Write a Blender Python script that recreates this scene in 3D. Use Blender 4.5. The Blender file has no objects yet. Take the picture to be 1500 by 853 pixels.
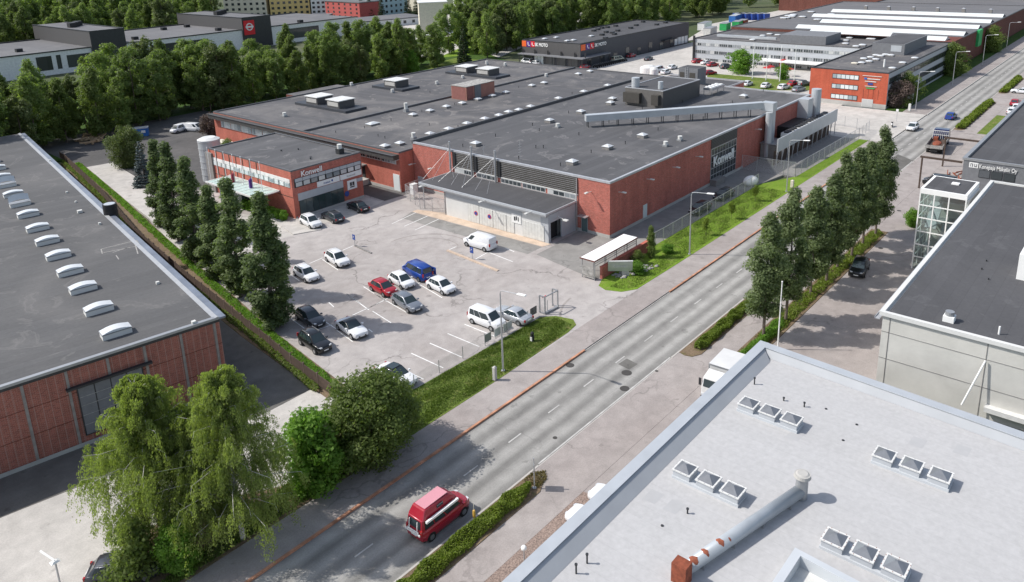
import bpy, math, random
import numpy as np
from mathutils import Matrix, Vector
random.seed(7); NR=np.random.RandomState(11)
S=bpy.context.scene
# ------------------------------------------------------------ camera
H=40.0; FPX=1140.0; PY=238.5
yaw,pitch,roll=math.radians(41.19),math.radians(15.87),math.radians(-1.87)
_f=np.array([math.cos(yaw)*math.cos(pitch),math.sin(yaw)*math.cos(pitch),-math.sin(pitch)])
_r=np.array([math.sin(yaw),-math.cos(yaw),0.]); _u=np.cross(_r,_f)
RT=math.cos(roll)*_r+math.sin(roll)*_u; UP=-math.sin(roll)*_r+math.cos(roll)*_u; FW=_f
cam=bpy.data.objects.new('camera',bpy.data.cameras.new('camera')); S.collection.objects.link(cam)
cam.matrix_world=Matrix(((RT[0],UP[0],-FW[0],0),(RT[1],UP[1],-FW[1],0),(RT[2],UP[2],-FW[2],H),(0,0,0,1)))
cam.data.sensor_width=36; cam.data.lens=36*FPX/1500; cam.data.shift_y=-(426.5-PY)/1500
cam.data.clip_start=.5; cam.data.clip_end=6000; S.camera=cam
# ------------------------------------------------------------ sun, sky, exposure
SUNAZ,SUNEL=math.radians(126),math.radians(46)
w=bpy.data.worlds.new("World"); S.world=w; w.use_nodes=True
nt=w.node_tree; bg=nt.nodes['Background']; sk=nt.nodes.new('ShaderNodeTexSky')
sk.sky_type='NISHITA'; sk.sun_disc=False; sk.sun_elevation=SUNEL; sk.sun_rotation=math.radians(90)-SUNAZ
sk.air_density=1.0; sk.dust_density=1.5; sk.ozone_density=1.0
hs=nt.nodes.new('ShaderNodeHueSaturation'); hs.inputs['Saturation'].default_value=.75; nt.links.new(sk.outputs[0],hs.inputs['Color']); nt.links.new(hs.outputs[0],bg.inputs[0]); bg.inputs[1].default_value=0.14
sun=bpy.data.objects.new('sun',bpy.data.lights.new('sun','SUN')); S.collection.objects.link(sun)
sun.data.energy=3.6; sun.data.angle=math.radians(.55); sun.data.color=(1,.955,.90)
_d=Vector((-math.cos(SUNAZ)*math.cos(SUNEL),-math.sin(SUNAZ)*math.cos(SUNEL),-math.sin(SUNEL)))
sun.rotation_euler=_d.to_track_quat('-Z','Y').to_euler()
S.view_settings.view_transform='Standard'; S.view_settings.look='None'
S.view_settings.exposure=0.38; S.view_settings.gamma=1; S.view_settings.use_curve_mapping=False
# ------------------------------------------------------------ helpers: point on a real plane seen at a photo pixel
def ray(x,y): return FW+RT*(x-750)/FPX-UP*(y-PY)/FPX
def G(x,y,z=0.):
    d=ray(x,y); t=(z-H)/d[2]; return (float(d[0]*t),float(d[1]*t),z)
def onX(x,y,X): d=ray(x,y); t=X/d[0]; return (float(d[1]*t),float(H+d[2]*t))   # (Y,Z) on plane x=X
def onY(x,y,Y): d=ray(x,y); t=Y/d[1]; return (float(d[0]*t),float(H+d[2]*t))   # (X,Z) on plane y=Y
def rnd(a,b): return random.uniform(a,b)
# ------------------------------------------------------------ materials
M={}
def nodes(name):
    m=bpy.data.materials.new(name); m.use_nodes=True; n=m.node_tree.nodes; l=m.node_tree.links
    return m,n,l,n['Principled BSDF']
def mixc(n,l,fac,a,b,mode='MIX'):
    x=n.new('ShaderNodeMix'); x.data_type='RGBA'; x.blend_type=mode
    for sock,v in ((x.inputs[0],fac),(x.inputs[6],a),(x.inputs[7],b)):
        if hasattr(v,'links'): l.new(v,sock)
        elif isinstance(v,(int,float)): sock.default_value=v
        else: sock.default_value=(*v[:3],1)
    return x.outputs[2]
def noise(n,l,scale,detail=4,rough=.55,vec=None,dist=0):
    t=n.new('ShaderNodeTexNoise'); t.inputs['Scale'].default_value=scale; t.inputs['Detail'].default_value=detail
    t.inputs['Roughness'].default_value=rough; t.inputs['Distortion'].default_value=dist
    if vec is not None: l.new(vec,t.inputs['Vector'])
    return t.outputs['Fac']
def ramp(n,l,src,stops):
    r=n.new('ShaderNodeValToRGB'); e=r.color_ramp.elements
    while len(e)<len(stops): e.new(.5)
    for k,(p,c) in zip(e,stops):
        k.position=p; k.color=(c,c,c,1) if isinstance(c,(int,float)) else (*c,1)
    l.new(src,r.inputs[0]); return r.outputs[0]
def pos(n): return n.new('ShaderNodeNewGeometry').outputs['Position']
def mapping(n,l,vec,sc=(1,1,1),rot=(0,0,0)):
    m=n.new('ShaderNodeMapping'); m.inputs['Scale'].default_value=sc; m.inputs['Rotation'].default_value=rot
    l.new(vec,m.inputs[0]); return m.outputs[0]
def math_(n,l,op,a,b=None,c=None):
    m=n.new('ShaderNodeMath'); m.operation=op
    for i,v in enumerate((a,b,c)):
        if v is None: continue
        if hasattr(v,'links'): l.new(v,m.inputs[i])
        else: m.inputs[i].default_value=v
    return m.outputs[0]
def plain(name,col,rough=.6,metal=0,var=.12,scale=1.5,spec=.4,bump=0):
    m,n,l,p=nodes(name); g=pos(n)
    f=noise(n,l,scale,5,.6,g)
    c=mixc(n,l,ramp(n,l,f,[(.3,0.),(.7,1.)]),[v*(1-var) for v in col],[min(1,v*(1+var)) for v in col])
    l.new(c,p.inputs['Base Color']); p.inputs['Roughness'].default_value=rough; p.inputs['Metallic'].default_value=metal
    p.inputs['Specular IOR Level'].default_value=spec
    if bump:
        b=n.new('ShaderNodeBump'); b.inputs['Strength'].default_value=bump; b.inputs['Distance'].default_value=.05
        l.new(noise(n,l,scale*12,3,.6,g),b.inputs['Height']); l.new(b.outputs[0],p.inputs['Normal'])
    M[name]=m; return m
def paint(name,col,rough=.25,metal=0.):
    m,n,l,p=nodes(name); p.inputs['Base Color'].default_value=(*col,1); p.inputs['Roughness'].default_value=rough
    p.inputs['Metallic'].default_value=metal; p.inputs['Coat Weight'].default_value=.4; p.inputs['Coat Roughness'].default_value=.08
    g=pos(n); f=noise(n,l,.9,4,.6,g)
    l.new(mixc(n,l,f,[v*.9 for v in col],[min(1,v*1.06) for v in col]),p.inputs['Base Color'])
    M[name]=m; return m
def asphalt(name,col,col2,patch=.05,crack=.35,tracks=False,rough=.9):
    m,n,l,p=nodes(name); g=pos(n)
    big=ramp(n,l,noise(n,l,patch,5,.62,g,.6),[(.36,0.),(.62,1.)])
    c=mixc(n,l,big,col,col2)
    mid=ramp(n,l,noise(n,l,.6,5,.65,g,.3),[(.3,.84),(.7,1.12)])
    c=mixc(n,l,1.,c,mid,'MULTIPLY')
    fine=ramp(n,l,noise(n,l,9,3,.7,g),[(.25,.86),(.75,1.14)])
    c=mixc(n,l,1.,c,fine,'MULTIPLY')
    oil=ramp(n,l,noise(n,l,.75,3,.55,g,.2),[(.66,1.),(.74,.72)])
    c=mixc(n,l,1.,c,oil,'MULTIPLY')
    if crack:
        v=n.new('ShaderNodeTexVoronoi'); v.feature='DISTANCE_TO_EDGE'; v.inputs['Scale'].default_value=.085
        wv=n.new('ShaderNodeVectorMath'); wv.operation='ADD'
        nn=n.new('ShaderNodeTexNoise'); nn.inputs['Scale'].default_value=.3; nn.inputs['Detail'].default_value=5; l.new(g,nn.inputs[0])
        sc=n.new('ShaderNodeVectorMath'); sc.operation='SCALE'; sc.inputs['Scale'].default_value=7; l.new(nn.outputs['Color'],sc.inputs[0])
        l.new(g,wv.inputs[0]); l.new(sc.outputs[0],wv.inputs[1]); l.new(wv.outputs[0],v.inputs['Vector'])
        k=ramp(n,l,v.outputs['Distance'],[(.003,1.),(.013,0.)])
        k2=math_(n,l,'MULTIPLY',k,ramp(n,l,noise(n,l,.13,2,.5,g),[(.45,0.),(.6,crack)]))
        c=mixc(n,l,k2,c,[v*.35 for v in col])
    if tracks:
        s=n.new('ShaderNodeSeparateXYZ'); l.new(g,s.inputs[0])
        off=math_(n,l,'MULTIPLY',math_(n,l,'SUBTRACT',noise(n,l,.05,2,.5,g),.5),.7)
        yy=math_(n,l,'ADD',s.outputs[1],off)
        # wheel paths polished darker: four bands across the carriageway
        t=math_(n,l,'SINE',math_(n,l,'MULTIPLY',math_(n,l,'SUBTRACT',yy,34.55),2*math.pi/1.86))
        st=noise(n,l,1,4,.6,mapping(n,l,g,(.05,1.6,1)))
        t2=math_(n,l,'ADD',math_(n,l,'MULTIPLY',t,.25),math_(n,l,'MULTIPLY',math_(n,l,'SUBTRACT',st,.5),.55))
        c=mixc(n,l,1.,c,ramp(n,l,math_(n,l,'ADD',t2,.5),[(.2,.66),(.8,1.16)]),'MULTIPLY')
    l.new(c,p.inputs['Base Color']); p.inputs['Roughness'].default_value=rough; p.inputs['Specular IOR Level'].default_value=.25
    b=n.new('ShaderNodeBump'); b.inputs['Strength'].default_value=.3; b.inputs['Distance'].default_value=.03
    l.new(noise(n,l,14,2,.6,g),b.inputs['Height']); l.new(b.outputs[0],p.inputs['Normal'])
    M[name]=m; return m
def roofmat(name,col,stain,axis=0,width=1.0,stainamt=.5,seam=.8,ang=0,patch=.04,sv=.065):
    m,n,l,p=nodes(name); g=pos(n); gr=mapping(n,l,g,(1,1,1),(0,0,ang))
    s=n.new('ShaderNodeSeparateXYZ'); l.new(gr,s.inputs[0])
    a=s.outputs[axis]
    idx=math_(n,l,'FLOOR',math_(n,l,'DIVIDE',a,width)); wn=n.new('ShaderNodeTexWhiteNoise'); wn.noise_dimensions='1D'; l.new(idx,wn.inputs['W'])
    c=mixc(n,l,wn.outputs['Value'],[v*(1-sv) for v in col],[v*(1+sv) for v in col])
    fr=math_(n,l,'FRACT',math_(n,l,'DIVIDE',a,width))
    c=mixc(n,l,ramp(n,l,fr,[(.0,1-seam),(.05,0.)]) if False else math_(n,l,'MULTIPLY',math_(n,l,'LESS_THAN',fr,.05/width),1-seam),c,[v*.55 for v in col])
    big=ramp(n,l,noise(n,l,patch,6,.62,g,1.2),[(.45,0.),(.75,1.)])
    c=mixc(n,l,math_(n,l,'MULTIPLY',big,stainamt*.6),c,stain)
    pud=noise(n,l,.16,4,.55,g,2.0)
    ring=ramp(n,l,pud,[(.60,0.),(.635,1.),(.67,.25),(.8,.15)])
    c=mixc(n,l,math_(n,l,'MULTIPLY',ring,stainamt*.55),c,stain)
    c=mixc(n,l,1.,c,ramp(n,l,noise(n,l,3,5,.7,g),[(.25,.9),(.75,1.1)]),'MULTIPLY')
    l.new(c,p.inputs['Base Color']); p.inputs['Roughness'].default_value=.85; p.inputs['Specular IOR Level'].default_value=.3
    b=n.new('ShaderNodeBump'); b.inputs['Strength'].default_value=.25; b.inputs['Distance'].default_value=.03
    l.new(noise(n,l,2.2,4,.6,g),b.inputs['Height']); l.new(b.outputs[0],p.inputs['Normal'])
    M[name]=m; return m
def brick(name,col,mortar,ang=0,var=.2,mort=.02,panel=0):
    m,n,l,p=nodes(name); g=pos(n); gr=mapping(n,l,g,(1,1,1),(0,0,ang))
    s=n.new('ShaderNodeSeparateXYZ'); l.new(gr,s.inputs[0]); cb=n.new('ShaderNodeCombineXYZ')
    l.new(math_(n,l,'ADD',s.outputs[0],s.outputs[1]),cb.inputs[0]); l.new(s.outputs[2],cb.inputs[1])
    t=n.new('ShaderNodeTexBrick'); t.inputs['Scale'].default_value=1; t.inputs['Brick Width'].default_value=.3; t.inputs['Row Height'].default_value=.1
    t.inputs['Mortar Size'].default_value=mort*.5; t.inputs['Color1'].default_value=(*[v*(1-var) for v in col],1)
    t.inputs['Color2'].default_value=(*[v*(1+var) for v in col],1); t.inputs['Mortar'].default_value=(*mortar,1); l.new(cb.outputs[0],t.inputs[0])
    c=t.outputs[0]
    # weather streaks and blotches in the wall itself
    c=mixc(n,l,1.,c,ramp(n,l,noise(n,l,.35,5,.65,g,.4),[(.28,.86),(.72,1.1)]),'MULTIPLY')
    c=mixc(n,l,1.,c,ramp(n,l,noise(n,l,1,4,.6,mapping(n,l,g,(1.2,1.2,.15))),[(.3,.88),(.7,1.1)]),'MULTIPLY')
    if panel:
        fr=math_(n,l,'FRACT',math_(n,l,'DIVIDE',math_(n,l,'ADD',s.outputs[0],s.outputs[1]),panel))
        c=mixc(n,l,math_(n,l,'MULTIPLY',math_(n,l,'LESS_THAN',fr,.14),.4),c,mortar)
    l.new(c,p.inputs['Base Color']); p.inputs['Roughness'].default_value=.9; p.inputs['Specular IOR Level'].default_value=.2
    M[name]=m; return m
def leafmat(name,cols,trans=.3,rough=.6,poro=0):
    m,n,l,p=nodes(name)
    ge=n.new('ShaderNodeNewGeometry'); oi=n.new('ShaderNodeObjectInfo')
    r=n.new('ShaderNodeValToRGB'); e=r.color_ramp.elements
    while len(e)<len(cols): e.new(.5)
    for i,(k,c) in enumerate(zip(e,cols)): k.position=i/(len(cols)-1); k.color=(*c,1)
    f=math_(n,l,'ADD',math_(n,l,'MULTIPLY',ge.outputs['Random Per Island'],.45),math_(n,l,'MULTIPLY',oi.outputs['Random'],.3))
    f=math_(n,l,'ADD',f,math_(n,l,'MULTIPLY',math_(n,l,'SUBTRACT',noise(n,l,.45,3,.6,ge.outputs['Position']),.35),.75)); l.new(f,r.inputs[0])
    l.new(r.outputs[0],p.inputs['Base Color']); p.inputs['Roughness'].default_value=rough; p.inputs['Specular IOR Level'].default_value=.3
    tr=n.new('ShaderNodeBsdfTranslucent'); l.new(mixc(n,l,1.,r.outputs[0],(1.1,1.25,.5),'MULTIPLY'),tr.inputs[0])
    mx=n.new('ShaderNodeMixShader'); mx.inputs[0].default_value=trans
    l.new(p.outputs[0],mx.inputs[1]); l.new(tr.outputs[0],mx.inputs[2]); fin=mx.outputs[0]
    if poro:
        # small leaves with sky showing between them
        t2=n.new('ShaderNodeBsdfTransparent'); m2=n.new('ShaderNodeMixShader'); m2.inputs[0].default_value=poro; l.new(fin,m2.inputs[1]); l.new(t2.outputs[0],m2.inputs[2]); fin=m2.outputs[0]
    l.new(fin,n['Material Output'].inputs[0])
    M[name]=m; return m
def glassy(name,cols,rough=.08,spec=.6):
    m,n,l,p=nodes(name); ge=n.new('ShaderNodeNewGeometry'); oi=n.new('ShaderNodeObjectInfo')
    v=math_(n,l,'FRACT',math_(n,l,'ADD',ge.outputs['Random Per Island'],oi.outputs['Random']))
    r=n.new('ShaderNodeValToRGB'); r.color_ramp.interpolation='CONSTANT'; e=r.color_ramp.elements
    while len(e)<len(cols): e.new(.5)
    for i,(k,c) in enumerate(zip(e,cols)): k.position=i/len(cols); k.color=(*c,1)
    l.new(v,r.inputs[0]); l.new(r.outputs[0],p.inputs['Base Color']); p.inputs['Roughness'].default_value=rough; p.inputs['Specular IOR Level'].default_value=spec
    M[name]=m; return m
def grassmat(name,a,b,c_,dry=.35):
    m,n,l,p=nodes(name); g=pos(n)
    c=mixc(n,l,ramp(n,l,noise(n,l,.35,5,.7,g,.5),[(.33,0.),(.66,1.)]),a,b)
    c=mixc(n,l,math_(n,l,'MULTIPLY',ramp(n,l,noise(n,l,.9,4,.65,g,1),[(.52,0.),(.68,1.)]),dry),c,c_)
    c=mixc(n,l,1.,c,ramp(n,l,noise(n,l,7,4,.75,g),[(.25,.65),(.75,1.35)]),'MULTIPLY')
    l.new(c,p.inputs['Base Color']); p.inputs['Roughness'].default_value=.95; p.inputs['Specular IOR Level'].default_value=.1
    b_=n.new('ShaderNodeBump'); b_.inputs['Strength'].default_value=.9; b_.inputs['Distance'].default_value=.12
    l.new(noise(n,l,6,4,.75,g),b_.inputs['Height']); l.new(b_.outputs[0],p.inputs['Normal']); M[name]=m; return m
def meshfence(name,col,op):
    m,n,l,p=nodes(name); p.inputs['Base Color'].default_value=(*col,1); p.inputs['Metallic'].default_value=.3; p.inputs['Roughness'].default_value=.5
    g=pos(n); s=n.new('ShaderNodeSeparateXYZ'); l.new(g,s.inputs[0]); a=math_(n,l,'ADD',s.outputs[0],s.outputs[1])
    k=None
    for q in (math_(n,l,'ADD',a,s.outputs[2]),math_(n,l,'SUBTRACT',a,s.outputs[2])):
        t=math_(n,l,'LESS_THAN',math_(n,l,'FRACT',math_(n,l,'MULTIPLY',q,8.0)),op*.5)
        k=t if k is None else math_(n,l,'MAXIMUM',k,t)
    l.new(k,p.inputs['Alpha']); M[name]=m; return m

asphalt('lot_asphalt',(.335,.306,.288),(.405,.378,.36),.05,.6)
asphalt('street_asphalt',(.275,.268,.252),(.325,.318,.30),.03,.22,True)
asphalt('walk_asphalt',(.295,.262,.246),(.335,.305,.288),.06,.4)
asphalt('dark_asphalt',(.085,.083,.082),(.115,.11,.107),.07,.2)
asphalt('grey_asphalt',(.225,.217,.205),(.265,.257,.24),.08,.4)
asphalt('concrete_ground',(.42,.40,.37),(.50,.475,.44),.08,.1)
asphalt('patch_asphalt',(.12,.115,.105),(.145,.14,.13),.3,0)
asphalt('ramp_concrete',(.50,.39,.30),(.56,.45,.35),.2,0)
asphalt('far_ground',(.05,.075,.025),(.10,.11,.06),.01,0)
asphalt('tyre_mark',(.27,.245,.228),(.31,.285,.265),.6,0)
grassmat('grass',(.085,.135,.024),(.145,.195,.04),(.24,.20,.09),.75)
grassmat('grass_bright',(.13,.225,.024),(.18,.275,.035),(.25,.25,.09),.55)
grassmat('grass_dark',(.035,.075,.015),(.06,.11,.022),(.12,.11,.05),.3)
grassmat('soil',(.16,.115,.075),(.22,.165,.11),(.10,.12,.03),.5)
roofmat('roof_dark',(.088,.088,.092),(.25,.24,.235),1,1.0,.75,.7,0,.05,.09)
roofmat('roof_dark2',(.092,.091,.095),(.28,.26,.24),0,1.0,.85,.7,0,.06,.09)
roofmat('roof_left',(.092,.092,.093),(.22,.21,.20),1,1.0,.5,.72,math.radians(10))
roofmat('roof_white',(.425,.422,.42),(.36,.357,.35),0,1.0,.4,.86,0,.07,.018)
roofmat('roof_charcoal',(.072,.072,.076),(.16,.16,.165),1,1.0,.4,.7)
roofmat('roof_far',(.13,.13,.135),(.25,.24,.23),0,2.0,.4,.9)
brick('brick_red',(.41,.108,.08),(.40,.26,.22))
brick('brick_bright',(.47,.135,.098),(.40,.2,.15),var=.12)
brick('brick_orange',(.47,.092,.05),(.4,.16,.1),var=.1)
brick('brick_brown',(.15,.05,.038),(.16,.1,.08))
brick('brick_left',(.30,.088,.06),(.38,.27,.23),math.radians(10),.2,.02,.62)
plain('coping',(.12,.12,.125),.5,.3); plain('coping_light',(.45,.46,.48),.45,.3); plain('coping_pale',(.62,.62,.60),.5)
plain('gb_parapet',(.50,.525,.545),.5,.1,.05,.4); plain('gb_wall',(.45,.48,.5),.6)
plain('lb_flashing',(.20,.225,.27),.4,.3,.25,.4); plain('white_panel',(.62,.62,.60),.6,0,.05,.5)
plain('concrete',(.42,.41,.385),.85,0,.12,.5,bump=.3); plain('concrete_wall',(.54,.53,.49),.85,0,.1,.35,bump=.2)
plain('concrete_dark',(.22,.21,.2),.85); plain('white',(.78,.78,.76),.5,0,.04); plain('offwhite',(.6,.6,.57),.6)
plain('grey_metal',(.35,.36,.37),.45,.5,.08); plain('galv',(.50,.51,.52),.4,.6,.08); plain('duct_blue',(.49,.515,.535),.4,.3,.07,.6)
plain('dark_metal',(.05,.052,.055),.5,.4); plain('black',(.02,.02,.022),.6); plain('charcoal_panel',(.085,.083,.083),.6,.1,.06)
plain('anthracite',(.055,.06,.07),.55,.2,.08); plain('grey_render',(.17,.175,.185),.7); plain('louver_dark',(.06,.055,.048),.6)
plain('duct_grey',(.36,.39,.415),.4,.15,.08,.8)
plain('rust',(.22,.06,.03),.85,0,.35,4); plain('rust_light',(.28,.085,.045),.85,0,.3,6); plain('bark',(.15,.12,.095),.9,0,.3,6,bump=.5)
plain('birch_bark',(.5,.48,.44),.8,0,.35,3); plain('wood_dark',(.075,.052,.04),.85,0,.25,2); plain('wood_post',(.16,.12,.10),.8)
plain('kerb_orange',(.44,.22,.135),.85,0,.4,.9); plain('kerb',(.42,.40,.37),.85); plain('marking',(.74,.74,.72),.8,0,.18,1.2)
plain('marking_worn',(.45,.44,.42),.8,0,.25,1.0)
plain('tyre',(.018,.018,.018),.8); plain('plastic_dark',(.025,.025,.027),.6); plain('gravel',(.32,.24,.20),.9,0,.55,9,bump=1)
plain('blue_paint',(.03,.14,.42),.5); plain('blue_sign',(.03,.07,.28),.4); plain('red_paint',(.50,.03,.03),.45); plain('sign_red',(.62,.02,.03),.45)
plain('purple',(.10,.03,.22),.5); plain('orange',(.75,.13,.03),.5); plain('green_paint',(.03,.35,.10),.5); plain('yellow_paint',(.65,.42,.05),.6)
plain('pink_brick',(.36,.17,.13),.85,0,.1,1); plain('louver_red',(.24,.10,.085),.8); plain('cream',(.6,.56,.46),.7); plain('facade_white',(.72,.72,.70),.7)
plain('facade_grey',(.42,.44,.46),.65,0,.05); plain('facade_red',(.42,.09,.08),.8); plain('facade_blue',(.42,.55,.58),.8); plain('facade_yellow',(.65,.48,.2),.8)
plain('sawtooth_white',(.62,.65,.64),.35,0,.05,.3); plain('teal_glass',(.45,.58,.54),.25,0,.08); plain('rubble',(.33,.32,.30),.9,0,.4,2.5,bump=1)
plain('dome_white',(.58,.60,.61),.3,0,.05); plain('dome_grey',(.42,.43,.43),.3); plain('tape_yellow',(.7,.42,.08),.6); plain('timber',(.42,.30,.18),.8,0,.3,3)
plain('manhole',(.07,.065,.06),.7,.3); plain('red_flag',(.30,.05,.08),.8); plain('skin',(.45,.28,.2),.7); plain('cloth_black',(.03,.03,.035),.8)
plain('hivis',(.55,.75,.05),.7)
glassy('window_office',[(.55,.57,.57),(.48,.50,.50),(.62,.63,.62),(.20,.23,.25),(.55,.56,.54)])
glassy('window_mixed',[(.04,.05,.055),(.06,.07,.075),(.50,.51,.5),(.09,.1,.11),(.25,.27,.28),(.05,.06,.065)])
glassy('window_pale',[(.62,.68,.68),(.5,.56,.57),(.70,.74,.73),(.3,.36,.38)])
glassy('window_dark',[(.03,.036,.04),(.05,.06,.065),(.04,.045,.05)]); glassy('glass_door',[(.035,.055,.055),(.05,.07,.07),(.08,.10,.10)])
glassy('window_green',[(.18,.26,.25),(.10,.15,.15),(.35,.42,.41),(.06,.09,.09)]); glassy('car_glass',[(.03,.045,.05)],.05,.7)
def clearglass():
    m,n,l,p=nodes('tower_glass'); p.inputs['Base Color'].default_value=(.75,.85,.84,1); p.inputs['Roughness'].default_value=.03
    g=n.new('ShaderNodeBsdfGlossy'); g.inputs['Roughness'].default_value=.03; t=n.new('ShaderNodeBsdfTransparent'); t.inputs[0].default_value=(.72,.82,.8,1)
    f=n.new('ShaderNodeFresnel'); f.inputs[0].default_value=1.6; mx=n.new('ShaderNodeMixShader')
    l.new(math_(n,l,'ADD',f.outputs[0],.12),mx.inputs[0]); l.new(t.outputs[0],mx.inputs[1]); l.new(g.outputs[0],mx.inputs[2]); l.new(mx.outputs[0],n['Material Output'].inputs[0]); M['tower_glass']=m
clearglass()
meshfence('chain_link',(.5,.5,.5),.20); meshfence('gate_mesh',(.6,.6,.6),.25)
leafmat('leaf_poplar',[(.08,.115,.045),(.14,.19,.078),(.23,.29,.125)],.5,.6,.12)
leafmat('leaf_street',[(.08,.115,.05),(.145,.19,.085),(.235,.29,.14)],.5,.6,.12)
leafmat('leaf_birch',[(.16,.205,.055),(.25,.30,.095),(.37,.42,.18)],.55,.55,.28)
leafmat('leaf_bush',[(.10,.20,.025),(.155,.29,.04),(.22,.36,.07)],.5,.6,.1)
leafmat('leaf_bush_dark',[(.09,.13,.035),(.15,.20,.055),(.22,.275,.085)],.5,.6,.12)
leafmat('leaf_forest',[(.11,.155,.05),(.19,.255,.085),(.30,.37,.135)],.55,.6,.15)
leafmat('leaf_light',[(.145,.195,.055),(.22,.29,.09),(.33,.40,.145)],.55,.6,.15)
leafmat('leaf_hedge',[(.10,.145,.018),(.165,.225,.03),(.25,.30,.05)],.42)
leafmat('leaf_spruce',[(.045,.062,.06),(.075,.10,.10),(.11,.14,.14)],.05)
leafmat('leaf_dark',[(.014,.03,.009),(.026,.048,.014),(.04,.07,.02)],.15)
leafmat('leaf_wine',[(.085,.055,.05),(.12,.085,.075),(.16,.12,.10)],.2)
leafmat('leaf_willow',[(.09,.12,.04),(.135,.17,.06),(.18,.22,.085)],.38)
leafmat('leaf_grass',[(.08,.13,.022),(.13,.185,.036),(.20,.24,.07)],.3)
leafmat('leaf_dry',[(.14,.10,.05),(.16,.14,.05),(.12,.15,.04)],.2)
CP={}
for k,c,me in (('white',(.72,.73,.74),0),('silver',(.50,.52,.54),.35),('red',(.36,.012,.022),.1),('crimson',(.34,.012,.03),.05),('blue',(.015,.06,.30),.2),('grey',(.21,.23,.26),.4),('black',(.012,.013,.016),.2),('darkgrey',(.05,.055,.065),.4),('darkblue',(.02,.035,.12),.3),('cream',(.55,.55,.42),0)):
    CP[k]=paint('car_'+k,c,.28,me)
paint('lamp_clear',(.6,.62,.64),.15); paint('lamp_red',(.35,.01,.01),.2); paint('rim_metal',(.35,.36,.37),.3,.7)
paint('pinkroof',(.62,.28,.32),.3)
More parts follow.
